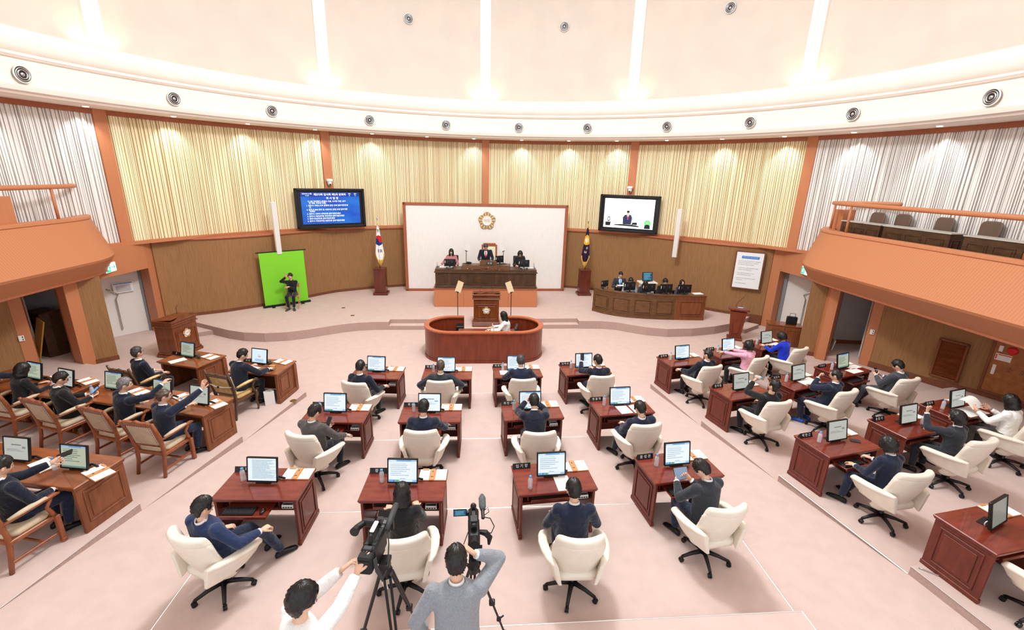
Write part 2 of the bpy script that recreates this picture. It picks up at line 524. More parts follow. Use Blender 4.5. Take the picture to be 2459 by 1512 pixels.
# ---- floor: flat front floor, level seating terraces, sloping aisles between them
fl = MB()
fl.prism([(-15, 9.6), (15, 9.6), (15, 22), (-15, 22)], -0.2, 0.0)
fl.build('floor', M_CARPET)
bpy.data.objects['floor']['kind'] = 'structure'
XL, XR = -3.75, 3.25
CY = [9.72, 7.60, 5.56, 3.63, -3.0]
LC = [(-4.30, 9.89), (-4.72, 7.82), (-5.19, 5.86), (-5.55, 4.10), (-6.6, -3.0)]
RC = [(3.99, 10.15), (4.31, 8.12), (4.67, 6.15), (5.05, 4.15), (6.1, -3.0)]
def far(c, slope, x): return (x, c[1] + abs(x - c[0]) * slope)
for k in range(4):
    z = 0.12 * (k + 1)
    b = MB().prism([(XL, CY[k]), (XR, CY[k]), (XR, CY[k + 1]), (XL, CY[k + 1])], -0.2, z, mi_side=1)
    struct(b.build('floor', [M_CARPET, M_CARPET_SHADED]))
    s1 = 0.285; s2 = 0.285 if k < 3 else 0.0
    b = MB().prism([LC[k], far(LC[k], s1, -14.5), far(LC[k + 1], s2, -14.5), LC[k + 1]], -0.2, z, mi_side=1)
    struct(b.build('floor', [M_CARPET, M_CARPET_SHADED]))
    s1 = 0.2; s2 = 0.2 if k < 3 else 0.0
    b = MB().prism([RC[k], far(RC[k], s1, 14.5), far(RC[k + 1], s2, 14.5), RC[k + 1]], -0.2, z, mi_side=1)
    struct(b.build('floor', [M_CARPET, M_CARPET_SHADED]))
for (Cn, X) in ((LC, XL), (RC, XR)):
    b = MB(); vs = []; fs = []
    for k in range(5):
        z = 0.12 * k
        vs += [(Cn[k][0], Cn[k][1], z), (X, CY[k], z)]
    vs += [(Cn[0][0], Cn[0][1] + .3, 0.001), (X, CY[0] + .3, 0.001)]
    fs = [(2 * k, 2 * k + 1, 2 * k + 3, 2 * k + 2) for k in range(4)]
    fs = [f if X > 0 else tuple(reversed(f)) for f in fs]
    fs = [tuple(reversed(f)) if X > 0 else tuple(reversed(f)) for f in fs]
    b.add(vs, fs)
    o = b.build('floor_aisle', M_CARPET)
    o.data.update(); struct(o)
# thin metal nosing strips
b = MB()
def strip(bb, p, q, z0, z1, w=0.014):
    p = V((p[0], p[1], z0)); q = V((q[0], q[1], z1)); bb.tube([p, q], w / 2, 4, upv=(0, 0, 1), flat=0.35)
for k in range(4):
    z = 0.12 * (k + 1) + .002
    strip(b, (XL, CY[k]), (XR, CY[k]), z, z)
    strip(b, (XL, CY[k]), (XL, CY[k + 1]), z, z, .014)
    strip(b, (XR, CY[k]), (XR, CY[k + 1]), z, z, .014)
for k in (2, 3):
    z = 0.12 * (k + 1) + .004
    strip(b, RC[k], RC[k + 1], z, z, .035 if k == 2 else .014)
    strip(b, LC[k], LC[k + 1], z, z, .012)
struct(b.build('trim_1', M_METAL))

# ---- stage
edge = [(-9.95, 14.95), (-8.66, 14.22), (-8.0, 13.85), (-7.43, 13.62), (-6.79, 13.54), (-6.16, 13.64), (-5.62, 13.88), (-5.14, 14.18), (-4.73, 14.42), (-4.24, 14.6), (-3.7, 14.69), (-3.29, 14.69),
        (-3.29, 14.97), (-1.0, 15.0), (-1.0, 13.5), (0.9, 13.5), (0.9, 15.05), (3.16, 15.12), (3.16, 14.83), (3.94, 14.82), (4.46, 14.68), (4.87, 14.4), (5.32, 14.14), (5.97, 13.96), (6.84, 14.02), (7.75, 14.25), (8.6, 14.62), (9.45, 15.2)]
def smooth_edge(e):
    out = []
    for i, p in enumerate(e):
        out.append(p)
    return out
wallarc = [tuple(circ(RW + 0.2, a)[:2]) for a in [0.98 - 0.98 * 2 * i / 24 for i in range(25)]]
b = MB().prism(smooth_edge(edge) + wallarc, -0.1, ST, mi_side=1)
struct(b.build('floor_stage', [M_CARPET, M_CARPET_SHADED]), 'pink carpeted stage with a curved front edge')
b = MB()
b.prism([(-3.29, 14.69), (-1.0, 14.7), (-1.0, 15.2), (-3.29, 15.1)], -0.1, ST / 2, mi_side=1)
b.prism([(0.9, 14.8), (3.16, 14.85), (3.16, 15.2), (0.9, 15.2)], -0.1, ST / 2, mi_side=1)
b.prism([(-9.95, 14.95), (-8.66, 14.22), (-9.0, 14.0), (-10.1, 14.62)], -0.1, ST / 2, mi_side=1)
b.prism([(8.6, 14.62), (9.45, 15.2), (9.75, 14.9), (8.9, 14.32)], -0.1, ST / 2, mi_side=1)
struct(b.build('floor_steps', [M_CARPET, M_CARPET_SHADED]))
for (x, y) in ((-5.22, 16.35), (-4.65, 15.4)):
    o = MB().lathe([(0.0, 0.0), (0.07, 0.0), (0.07, 0.006), (0.0, 0.008)], 16).build('floor_outlet', M_BRASS)
    o.location = (x, y, ST); tag(o, 'round brass floor outlet plate on the stage, ' + ('nearer the green screen' if y > 16 else 'nearer the stage edge'), 'floor plate', 'brass floor plates')
o = MB().lathe([(0.0, 0.0), (0.07, 0.0), (0.07, 0.006), (0.0, 0.008)], 16).build('floor_outlet', M_BRASS)
o.location = (-4.42, 9.45, 0.12); tag(o, 'round brass outlet plate on the left terrace edge by the front desk', 'floor plate', 'brass floor plates')

# ---- slatted wall panels between orange pilasters
PA = [-2.25, -1.69, -1.127, -0.552, -0.002, 0.531, 1.068, 1.62, 2.2]
PW = 0.0135
def slat_panel(a0, a1, white):
    b = MB()
    rnd = random.Random(int(a0 * 1000))
    n = 30
    vs = []
    for i in range(n + 1):
        a = a0 + (a1 - a0) * i / n
        vs += [circ(RW + .03, a, ZM), circ(RW + .03, a, ZT)]
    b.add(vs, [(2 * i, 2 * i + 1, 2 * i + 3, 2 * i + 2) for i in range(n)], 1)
    a = a0
    while a < a1:
        w = rnd.choice([.022, .026, .032, .04, .05]) / RW
        g = rnd.choice([.012, .016, .022, .03]) / RW
        dpt = rnd.choice([.02, .04, .055])
        if a + w > a1: break
        p = [circ(RW + .03, a), circ(RW + .03, a + w), circ(RW + .03 - dpt, a + w), circ(RW + .03 - dpt, a)]
        b.prism([(q.x, q.y) for q in p], ZM, ZT - 0.13, 0)
        a += w + g
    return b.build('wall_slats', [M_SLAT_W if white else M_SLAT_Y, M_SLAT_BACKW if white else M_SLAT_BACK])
for i in range(len(PA) - 1):
    white = not (2 <= i <= 5)
    o = slat_panel(PA[i] + PW, PA[i + 1] - PW, white)
    struct(o, ('white' if white else 'pale yellow') + ' vertical slat wall panel', 'wall panel')
def arc_box(b, R0, R1, z0, z1, a0, a1, n=40, mi=0):
    rings = []
    for i in range(n + 1):
        a = a0 + (a1 - a0) * i / n
        rings.append([circ(R0, a, z0), circ(R0, a, z1), circ(R1, a, z1), circ(R1, a, z0)])
    b.loft(rings, mi)
b = MB()
arc_box(b, RW - .05, RW + .1, ZT - 0.13, ZT + .02, -2.3, 2.3, 90)
struct(b.build('trim_2', M_ORANGE_D), 'dark orange band along the top of the slatted wall')
for a in PA:
    b = MB(); arc_box(b, RW - .075, RW + .1, ZM - .05, ZT, a - PW, a + PW, 3)
    struct(b.build('wall_pilaster', M_ORANGE), 'orange vertical pilaster between slatted panels')

# ---- wainscot behind the stage, bulging between the pilasters
def wr(a):
    aa = abs(a)
    r = RW - .02
    if aa > .552:
        r -= 0.45 * sin(pi * min(1, (aa - .552) / .47)) ** 1.2
        r += .20 * max(0, min(1, (aa - .93) / .08))
    else:
        r -= 0.02
    return r
AW = 1.012; AWL = 1.062
b = MB(); rings = []
n = 90
for i in range(n + 1):
    a = -AWL + (AW + AWL) * i / n
    rings.append([circ(wr(a), a, 0.0), circ(wr(a), a, ZM - .1), circ(RW + .25, a, ZM - .1), circ(RW + .25, a, 0)])
b.loft(rings)
struct(autosmooth(b.build('wall_wainscot', M_WAINS)), 'brown wood-grain wainscot curving behind the stage')
def wr_strip(b, z0, z1, dr, a0=-AWL, a1=AW):
    rings = []
    for i in range(n + 1):
        a = a0 + (a1 - a0) * i / n
        rings.append([circ(wr(a) - dr, a, z0), circ(wr(a) - dr, a, z1), circ(wr(a) + .05, a, z1), circ(wr(a) + .05, a, z0)])
    b.loft(rings)
b = MB(); wr_strip(b, 0, ST + .1, .02); struct(autosmooth(b.build('baseboard_stage', M_WAINS_T)))
b = MB(); rings = []
for i in range(n + 1):
    a = -AWL + (AW + AWL) * i / n
    r = wr(a) - .03
    rings.append([circ(r, a, ZM - .14), circ(r - .03, a, ZM - .1), circ(r, a, ZM - .05), circ(RW - .06, a, ZM - .02), circ(RW + .2, a, ZM - .02), circ(RW + .2, a, ZM - .14)])
b.loft(rings); struct(autosmooth(b.build('trim_3', M_ORANGE_D), 30))
b = MB(); arc_box(b, RW - .1, RW + .12, ZM - .08, ZM + .02, -2.3, 2.3, 90); struct(b.build('trim_4', M_ORANGE))

# ---- side walls under the balconies: door bay, wainscot pier, portal, wall
WALLP = [(11.01, 11.16), (11.65, 10.07), (12.4, 8.46), (12.75, 7.0), (12.85, 4.0), (12.85, -3.0)]
def side(sg):
    nm = 'left' if sg < 0 else 'right'
    def X(x): return sg * x - 0.35
    def pp(b, pts, z0, z1, mi=0): b.prism([(X(x), y) for x, y in pts], z0, z1, mi)
    if sg < 0: W0, J, RV, DR = (10.02, 15.05), (9.96, 14.38), (10.37, 14.61), (10.45, 14.70)
    else: W0, J, RV, DR = (10.32, 15.28), (10.54, 14.96), (10.85, 15.11), (10.95, 15.14)
    E = (DR[0] + .75, DR[1] - .98)                      # far end of the door line
    b = MB()
    pp(b, [W0, J, RV, (RV[0] + .3, RV[1] + .5), (W0[0] + .4, W0[1] + .6)], 0, ZM - .06)
    pp(b, [J, (J[0] + .15, J[1] - 1.2), (J[0] + .45, J[1] - 2.6), (E[0] + .4, E[1] - .6), (DR[0] + .1, DR[1] + .1)], 2.08, ZM - .06)
    struct(b.build('wall_' + nm, M_ORANGE), 'orange door surround on the ' + nm + ' side of the hall')
    b = MB(); pp(b, [(W0[0] - .03, W0[1]), (W0[0], W0[1] - .07), (W0[0] + .08, W0[1]), (W0[0] + .06, W0[1] + .1)], 0, ZM - .08)
    struct(b.build('trim_5', M_WAINS_T))
    p, q = V(DR), V(E)
    d = (q - p).normalized(); n_ = V((-d.y, d.x)) * -1      # towards the hall
    if n_.x > 0: n_ = -n_
    b = MB()
    pp(b, [tuple(p - d * .1), tuple(p + d * .07), tuple(p + d * .07 + n_ * .06), tuple(p - d * .1 + n_ * .06)], 0, 2.12)
    pp(b, [tuple(p), tuple(p + d * 2.1), tuple(p + d * 2.1 + n_ * .06), tuple(p + n_ * .06)], 2.04, 2.12)
    struct(b.build('trim_6', M_GREY))
    for k in range(2):
        s0, s1 = p + d * (.07 + k * .96), p + d * (.07 + (k + 1) * .96 - .01)
        b = MB(); pp(b, [tuple(s0), tuple(s1), tuple(s1 - n_ * .05), tuple(s0 - n_ * .05)], 0.02, 2.04)
        o = struct(b.build('door_%d' % ((1 if sg < 0 else 3) + k), M_DOOR), 'white door leaf in the ' + nm + ' orange surround')
        if k == 0:
            def H(u, w, z): v_ = p + d * u + n_ * w; return (X(v_.x), v_.y, z)
            hb = MB(); hb.tube([H(.74, .0, .22), H(.74, .06, .24), H(.74, .06, 1.18), H(.66, .06, 1.32), H(.86, .06, 1.48), H(.9, .0, 1.5)], .017, 8)
            hb.build('door_handle', M_CHROME, o, smooth=True)
    b = MB(); pp(b, [tuple(p + d * 1.95), tuple(p + d * 2.05), (13.5, 13.9), (13.5, 14.1)], 0, 2.3); pp(b, [tuple(p + d * 1.95), tuple(p + d * 1.99), (10.8, 12.6), (10.7, 12.7)], 0, 2.3)
    struct(b.build('wall_recess', M_DARKWALL))
    if sg < 0: Pa, Pb, Q = (9.69, 12.21), (10.02, 11.90), [(10.02, 11.90), (10.08, 11.58), (10.40, 11.74), (10.71, 12.05), (10.3, 12.3)]
    else: Pa, Pb, Q = (9.81, 12.43), (10.22, 12.22), [(10.20, 12.22), (10.12, 12.02), (10.27, 11.85), (10.56, 12.09), (10.4, 12.5)]
    b = MB(); pp(b, [Pa, Pb, (Pb[0] + .55, Pb[1] + .3), (Pa[0] + .6, Pa[1] + .5)], 0.1, 2.3)
    struct(b.build('wall_pier', M_WAINS), 'brown wood-grain pier under the ' + nm + ' balcony')
    b = MB(); pp(b, [(Pa[0] - .02, Pa[1]), (Pb[0], Pb[1] - .02), (Pb[0] + .55, Pb[1] + .3), (Pa[0] + .6, Pa[1] + .5)], 0, .12)
    struct(b.build('baseboard_' + nm, M_WAINS_T))
    b = MB(); pp(b, Q, 0, 2.3)
    struct(b.build('wall_post', M_ORANGE), 'orange portal post beside the brown pier under the ' + nm + ' balcony')
    b = MB(); pp(b, [(10.85, 11.30), (11.01, 11.14), (11.35, 11.5), (11.25, 11.75)], 0, 2.3)
    struct(b.build('wall_post', M_ORANGE), 'orange portal post with the light switch under the ' + nm + ' balcony')
    b = MB()
    pp(b, [(10.5, 12.15), (11.25, 13.1), (11.2, 13.2), (10.4, 12.3)], 0, 2.3)
    pp(b, [(11.2, 13.1), (13.4, 12.75), (13.4, 12.95), (11.2, 13.3)], 0, 2.3)
    pp(b, [(13.35, 12.95), (13.5, 12.95), (13.5, 9.0), (13.35, 9.0)], 0, 2.3)
    pp(b, [(13.4, 9.2), (13.4, 9.4), (11.35, 11.9), (11.3, 11.6)], 0, 2.3)
    struct(b.build('wall_alcove', M_DARKWALL))
    b = MB(); pp(b, [(11.23, 13.06), (13.35, 12.72), (13.35, 12.7), (11.22, 13.04)], 0.12, .25)
    struct(b.build('baseboard_alcove', M_ORANGE_D))
    b = MB().prism([(X(10.3), 12.0), (X(11.2), 13.2), (X(13.4), 12.8), (X(13.4), 9.2), (X(11.3), 11.6), (X(10.9), 11.2)], 0, .13, mi_side=1)
    struct(b.build('floor_alcove', [M_CARPET, M_CARPET_SHADED]))
    b = MB(); b2 = MB()
    b.loft([[(X(x), y, 0.0), (X(x), y, 2.36), (X(x + .2), y + .08, 2.36), (X(x + .2), y + .08, 0.0)] for x, y in WALLP])
    struct(b.build('wall_under_balcony', M_WAINS), 'brown wood-grain wall under the ' + nm + ' balcony')
    def bz(y): return (.12 if y > 9.4 else .24 if y > 7.4 else .36 if y > 5 else .48) + .16
    b2.loft([[(X(x - .02), y - .01, 0.0), (X(x - .02), y - .01, bz(y)), (X(x + .05), y, bz(y)), (X(x + .05), y, 0.0)] for x, y in WALLP])
    struct(b2.build('baseboard_' + nm, M_WAINS_T))
    # balcony: sloping fascia and soffit swept round the nose
    path = [(9.98, -3.0), (9.98, 2.0), (9.98, 6.0), (9.98, 9.5), (9.98, 11.9)]
    nose = [(11.25 - 1.27 * cos(t), 12.0 + 1.7 * sin(t)) for t in [i * pi / 2 / 12 for i in range(1, 13)]]
    path += nose + [(12.4, 13.75)]
    path = [V(p) for p in path]
    nrm = []
    for i, p in enumerate(path):
        t = (path[min(i + 1, len(path) - 1)] - path[max(i - 1, 0)]).normalized()
        nrm.append(V((-t.y, t.x)))
    prof = [(-.32, 3.66), (-.32, 3.74), (-.02, 3.76), (.02, 3.73), (.03, 3.68), (.02, 3.66), (.60, 2.80), (.63, 2.76), (.60, 2.70), (.25, 2.33), (.26, 2.29), (.22, 2.27), (-1.2, 2.27)]
    def off(i, dd):
        k = 1.0 if dd < .05 else 1.0 - (.55 if sg < 0 else .60) * max(0, min(1, (path[i].y - 12.0) / 1.3))
        q = path[i] + nrm[i] * dd * k
        return q
    b = MB(); rows = []
    for i in range(len(path)):
        rows.append([(X(off(i, d_).x), off(i, d_).y, z_) for (d_, z_) in prof])
    for j in range(len(prof) - 1):
        mi = 2 if j == 5 else (0 if j not in (4, 9) else 1)
        vs = []
        for r in rows: vs += [r[j], r[j + 1]]
        fs = [(2 * i, 2 * i + 1, 2 * i + 3, 2 * i + 2) for i in range(len(rows) - 1)]
        if sg > 0: fs = [tuple(reversed(f)) for f in fs]
        b.add(vs, fs, mi)
    o = struct(b.build('balcony_front', [M_ORANGE, M_ORANGE_D, M_FASCIA]), 'orange flared balcony front on the ' + nm + ' side', 'balcony')
    autosmooth(o, 25)
    b = MB()
    b.prism([(X(9.75), -3), (X(9.75), 12.0), (X(10.2), 13.2), (X(11.1), 13.8), (X(13.6), 13.9), (X(13.6), -3)], 2.28, 2.5)
    b.prism([(X(10.1), -3), (X(10.1), 12.0), (X(10.5), 13.0), (X(11.2), 13.4), (X(12.5), 13.4), (X(12.5), -3)], 3.1, 3.2)
    struct(b.build('floor_balcony', M_ORANGE))
    # inner lining of the parapet
    b = MB(); vs = []
    for i in range(len(path)):
        q = off(i, -.31); vs += [(X(q.x), q.y, 3.1), (X(q.x), q.y, 3.7)]
    b.add(vs, [(2 * i, 2 * i + 1, 2 * i + 3, 2 * i + 2) for i in range(len(path) - 1)])
    struct(b.build('balcony_lining', M_ORANGE_D))
    # handrail
    rail = thing('handrail', 'orange tubular handrail along the ' + nm + ' balcony', 'handrail', (0, 0, 0))
    b = MB(); pl = []
    for i in range(0, len(path) - 8): q = off(i, -.15); pl.append((X(q.x), q.y, 4.5))
    q = off(len(path) - 9, -.15)
    pl += [(X(q.x + .3), q.y + .16, 4.5), (X(q.x + .62), q.y + .05, 4.5), (X(q.x + .8), q.y - .25, 4.52), (X(q.x + .84), q.y - 1.3, 4.55)]
    b.tube(pl, .055, 12); b.build('rail', M_ORANGE, rail, smooth=True)
    for (yy, k) in ((13.2, 1), (12.0, 0), (7.7, 0), (3.5, 0), (0, 0)):
        xx = 9.98 + .15 if not k else 10.62
        MB().tube([(X(xx), yy, 3.72), (X(xx), yy, 4.48)], .032, 10).build('post', M_ORANGE, rail, smooth=True)
side(-1); side(1)

# ---- cornice ring, soffit, drum, ribs
prof = [(RW + .1, ZT), (10.45, 6.44), (10.40, 6.47), (10.33, 6.46), (10.28, 6.52), (10.22, 6.53), (10.19, 6.60), (10.18, 6.64), (10.26, 6.67), (10.24, 7.03), (10.34, 7.08), (10.42, 7.15), (10.46, 7.22), (10.34, 7.235), (10.30, 7.26), (10.32, 7.30), (10.42, 7.32)]
prof += [(10.43 - .15 * sin(t), 7.60 - .26 * cos(t)) for t in [i * pi / 10 for i in range(0, 9)]] + [(10.42, 7.84), (10.5, 7.86), (11.3, 7.80)]
b = MB(); nA = 120; a0, a1 = -2.35, 2.35
rings = []
for i in range(nA + 1):
    a = a0 + (a1 - a0) * i / nA
    rings.append([circ(r, a, z) for r, z in prof])
b.loft(rings, cap=False, close=False)
o = struct(autosmooth(b.build('ceiling_cornice', M_PLASTER), 28), 'cream moulded cornice ring around the hall', 'cornice')
RD = 11.02
b = MB(); rings = []
dp = [(RD, 7.7), (RD, 12.0), (10.6, 12.5), (9.0, 13.2), (5.0, 13.9), (0.02, 14.1)]
for i in range(nA + 1):
    a = -pi + 2 * pi * i / nA
    rings.append([circ(r, a, z) for r, z in dp])
b.loft(rings, cap=False, close=False)
struct(autosmooth(b.build('ceiling_drum', M_DRUM), 40), 'pale plaster drum wall above the cornice', 'ceiling')
for a in (-2.2, -1.66, -1.113, -0.543, -0.006, 0.512, 1.033, 1.58, 2.15):
    b = MB()
    arc_box(b, RD - .12, RD + .02, 7.72, 12.0, a - .018, a + .018, 2)
    arc_box(b, RD - .15, RD - .1, 7.72, 12.0, a - .011, a - .003, 1)
    arc_box(b, RD - .15, RD - .1, 7.72, 12.0, a + .003, a + .011, 1)
    struct(b.build('ceiling_rib', M_RIB), 'white vertical rib on the drum wall')
    for s_ in (-1, 1):
        p = circ(RD - .32, a + s_ * .03, 7.86)
        ld = bpy.data.lights.new('cove_lamp', 'SPOT'); ld.energy = 20; ld.color = (1.0, 0.76, 0.42); ld.spot_size = radians(110); ld.spot_blend = 1.0; ld.shadow_soft_size = .05
        lo = bpy.data.objects.new('cove_lamp', ld); COL.objects.link(lo); lo.location = p
        dr = circ(RD + .25, a + s_ * .03, 8.7) - p
        lo.rotation_euler = dr.to_track_quat('-Z', 'Y').to_euler()

# ---- round air diffusers
def diffuser_proto():
    t = thing('air_diffuser', '', 'air vent')
    b = MB(); b.lathe([(0.0, 0.004), (.17, .004), (.17, 0.0), (0, 0)], 28); b.build('backing', M_BLACK, t)
    for k, r in enumerate((.165, .125, .085)):
        MB().lathe([(r - .012, .006), (r - .006, .03), (r + .010, .03), (r + .014, .006)], 28, cap=False).build('ring', M_CHROME if k else M_WHITE, t, smooth=True)
    MB().lathe([(0.0, .034), (.03, .03), (.045, .012), (.045, .004)], 20, cap=False).build('hub', M_CHROME, t, smooth=True)
    return t
dif = diffuser_proto()
first = True
vent_a = [-1.318, -1.0, -0.735, -0.423, -0.151, 0.12, 0.375, 0.657, 0.924, 1.206, 1.503]
names_ = ['furthest left', 'above the first yellow panel on the left', 'left of the blue agenda screen', 'right above the blue agenda screen', 'left of the centre pilaster', 'just right of the centre pilaster', 'left of the white screen', 'right of the white screen', 'above the white column speaker on the right', 'above the right white slats', 'furthest right']
for a, nm_ in zip(vent_a, names_):
    p = circ(10.205, a, 6.86)
    rz = -a
    o = dif if first else dup(dif)
    first = False
    o.location = p; o.rotation_mode = 'XYZ'
    o.rotation_euler = (radians(90), 0, -a)
    o['label'] = 'round black air diffuser in the cornice, ' + nm_
    o['group'] = 'round diffusers in the cornice'
for a, nm_ in ((-0.263, 'left'), (0.263, 'middle'), (0.785, 'right')):
    o = dup(dif); p = circ(RD - .045, a, 10.55); o.location = p; o.rotation_euler = (radians(90), 0, -a)
    o['label'] = 'round black air diffuser high on the drum wall, ' + nm_ + ' of three'; o['group'] = 'round diffusers on the drum wall'

# ---- downlights in the soffit
dlr = [(-1.169, 11.0), (-0.98, 10.95), (-0.79, 10.9), (-0.59, 10.95), (-0.405, 10.95), (-0.215, 10.95), (-0.046, 10.97), (0.129, 10.97), (0.302, 10.97), (0.474, 10.97), (0.645, 10.97), (0.823, 10.97), (1.005, 10.97), (1.185, 10.97), (1.373, 10.97), (-1.36, 10.97)]
dl_proto = None
for i, (a, r) in enumerate(dlr):
    if dl_proto is None:
        t = thing('downlight', '', 'ceiling light')
        MB().lathe([(.05, -.004), (.085, -.01), (.095, 0.0), (.05, .004)], 20, cap=False).build('rim', M_WHITE, t, smooth=True)
        MB().lathe([(0, -.006), (.066, -.006), (.066, 0.004), (0, .004)], 20).build('lamp', M_LAMP, t)
        dl_proto = t; o = t
    else: o = dup(dl_proto)
    p = circ(r - .15, a, 6.438); o.location = p
    pn = ('left white slats' if a < -1.127 else 'first yellow panel' if a < -.552 else 'second yellow panel' if a < 0 else 'third yellow panel' if a < .531 else 'fourth yellow panel' if a < 1.068 else 'right white slats')
    ps = {-1.169: 'right', -1.36: 'left', -0.98: 'left', -0.79: 'middle', -0.59: 'right', -0.405: 'left', -0.215: 'middle', -0.046: 'right', 0.129: 'left', 0.302: 'middle', 0.474: 'right', 0.645: 'left', 0.823: 'middle', 1.005: 'right', 1.185: 'left', 1.373: 'right'}[a]
    o['label'] = 'round recessed downlight above the ' + pn + ', ' + ps + ' one'; o['group'] = 'recessed downlights along the slatted wall'
    if i not in (5, 10):
        ld = bpy.data.lights.new('downlight_lamp', 'SPOT'); ld.energy = 55; ld.color = (1.0, 0.95, 0.86); ld.spot_size = radians(84); ld.spot_blend = .6; ld.shadow_soft_size = .05
        lo = bpy.data.objects.new('downlight_lamp', ld); COL.objects.link(lo); lo.location = p - V((0, 0, .03))
        dr = circ(RW + .25, a, 4.6) - lo.location
        lo.rotation_euler = dr.to_track_quat('-Z', 'Y').to_euler()
# ================================================================== FURNITURE
def raised_panel(b, c, w, h, M=None, mi=0, t=.012, axis='y', sgn=-1):
    """a framed field on a vertical face; c is the face centre; the face looks along sgn*axis"""
    def bx(u, v, du, dv, th):
        if axis == 'y': b.box((c[0] + u, c[1] + sgn * th / 2, c[2] + v), (du, th, dv), mi, M, b=min(.004, th * .3))
        else: b.box((c[0] + sgn * th / 2, c[1] + u, c[2] + v), (th, du, dv), mi, M, b=min(.004, th * .3))
    f = .022
    bx(0, h / 2, w + f, f, t); bx(0, -h / 2, w + f, f, t); bx(-w / 2, 0, f, h, t); bx(w / 2, 0, f, h, t)
    bx(0, 0, w - .09, h - .09, t * .8)

def member_desk():
    t = thing('member_desk', '', 'desk')
    W_, D, Hh = 1.07, .65, .72
    b = MB()
    b.box((0, D / 2, Hh - .014), (W_, D, .028), b=.008)
    b.box((0, D / 2, Hh - .038), (W_ - .02, D - .02, .022), b=.006)
    b.build('desk_top', M_MAHOG, t)
    for s in (-1, 1):
        b = MB(); b.box((s * (W_ / 2 - .045), D / 2, .335), (.035, D - .05, .67), b=.004)
        raised_panel(b, (s * (W_ / 2 - .0275), D / 2, .36), D - .22, .48, axis='x', sgn=s)
        b.box((s * (W_ / 2 - .045), D / 2, .03), (.05, D - .03, .06), b=.006)
        b.build('side_panel', M_MAHOG_D, t)
    b = MB(); b.box((0, D - .06, .38), (W_ - .1, .025, .6)); raised_panel(b, (0, D - .047, .38), W_ - .35, .42, axis='y', sgn=1)
    b.build('modesty_panel', M_MAHOG_D, t)
    b = MB(); b.box((0, D / 2 + .03, .50), (W_ - .1, D - .16, .02)); b.box((.24, D / 2 + .03, .60), (.018, D - .2, .18)); b.box((-.38, D / 2 + .03, .60), (.018, D - .2, .18))
    b.box((0, D - .12, .60), (W_ - .1, .02, .18))
    b.build('shelf', M_MAHOG_D, t)
    b = MB(); b.box((-.07, .20, .575), (.56, .34, .022), b=.004); b.box((-.07, .035, .58), (.58, .02, .045), b=.005)
    b.build('keyboard_tray', M_MAHOG, t)
    b = MB(); b.box((.365, .14, .545), (.15, .12, .055), b=.006)
    o = b.build('socket_box', M_WHITE, t)
    b = MB()
    for i in range(4): b.box((.317 + i * .032, .078, .54), (.022, .006, .014))
    b.box((.365, .1, .5735), (.12, .02, .004)); b.build('button', M_BLACK, o)
    return t

def monitor(w=.40, h=.335, tilt=12, z0=.03):
    t = thing('monitor', '', 'monitor')
    M = Matrix.Translation((0, 0, z0)) @ Matrix.Rotation(radians(-tilt), 4, 'X')
    b = MB(); b.box((0, .02, h / 2), (w, .03, h), 0, M, b=.006); b.box((0, .04, h / 2), (w * .7, .03, h * .6), 0, M, b=.01)
    b.box((0, .003, h - .008), (w, .012, .016), 0, M, b=.002); b.box((0, .003, .01), (w, .012, .02), 0, M, b=.002)
    for s in (-1, 1): b.box((s * (w / 2 - .008), .003, h / 2), (.016, .012, h), 0, M, b=.002)
    b.build('casing', M_BLACK, t)
    b = MB(); e = .015; b.quad_uv((-w / 2 + e, .0045, e + .004), (w / 2 - e, .0045, e + .004), (w / 2 - e, .0045, h - e), (-w / 2 + e, .0045, h - e), 0, M)
    b.build('screen', S_APP, t)
    b = MB(); b.box((0, .09, .006), (.2, .15, .012), b=.004); b.tube([(0, .08, .01), (0, .1, z0 + h * .45)], .018, 8)
    b.tube([(.03, .11, .02), (.14, .13, .03), (.25, .1, .025)], .014, 8)
    b.build('stand', M_BLACKM, t)
    return t

def bottle():
    t = thing('water_bottle', '', 'bottle')
    MB().lathe([(0, 0), (.03, 0), (.032, .008), (.029, .03), (.032, .05), (.029, .07), (.032, .09), (.031, .125), (.026, .145), (.013, .165), (.013, .178), (0, .178)], 14).build('bottle_body', M_BOTTLE, t, smooth=True)
    MB().lathe([(.015, .165), (.016, .17), (.016, .188), (0, .19)], 12).build('cap', M_CAP, t, smooth=True)
    return t

def doc_tray():
    t = thing('document_tray', '', 'document tray')
    MB().box((0, 0, .006), (.37, .235, .012), b=.003).build('board', M_WOODTRAY, t)
    b = MB(); b.box((-.115, 0, .0145), (.135, .225, .005)); b.build('papers', M_PAPER, t)
    b = MB(); b.box((.11, 0, .0145), (.145, .225, .005)); b.build('papers', M_PAPER, t)
    b = MB(); b.box((-.01, 0, .016), (.06, .24, .012), b=.003); b.box((-.11, .108, .02), (.09, .03, .012), b=.003)
    cl = b.build('wooden_clip', M_WOODTRAY, t)
    MB().box((-.01, -.05, .0225), (.035, .02, .001)).box((-.01, .06, .0225), (.02, .025, .001)).build('printed_mark', mat('print_brown', (120, 76, 40), .7), cl)
    return t

def nameplate(txt):
    t = thing('name_plate', '', 'name plate')
    b = MB(); b.add([(-.125, -.03, 0), (.125, -.03, 0), (.125, .03, 0), (-.125, .03, 0), (-.125, 0, .075), (.125, 0, .075)],
                    [(0, 3, 2, 1), (0, 1, 5, 4), (1, 2, 5), (2, 3, 4, 5), (3, 0, 4)])
    b.build('plate', M_BLACK, t)
    if txt:
        ang = atan2(.075, .03)
        text_mesh(txt, .052, 'lettering', M_TEXTW, t, Matrix.Translation((0, -.0165, .0375)) @ Matrix.Rotation(ang, 4, 'X'))
    return t

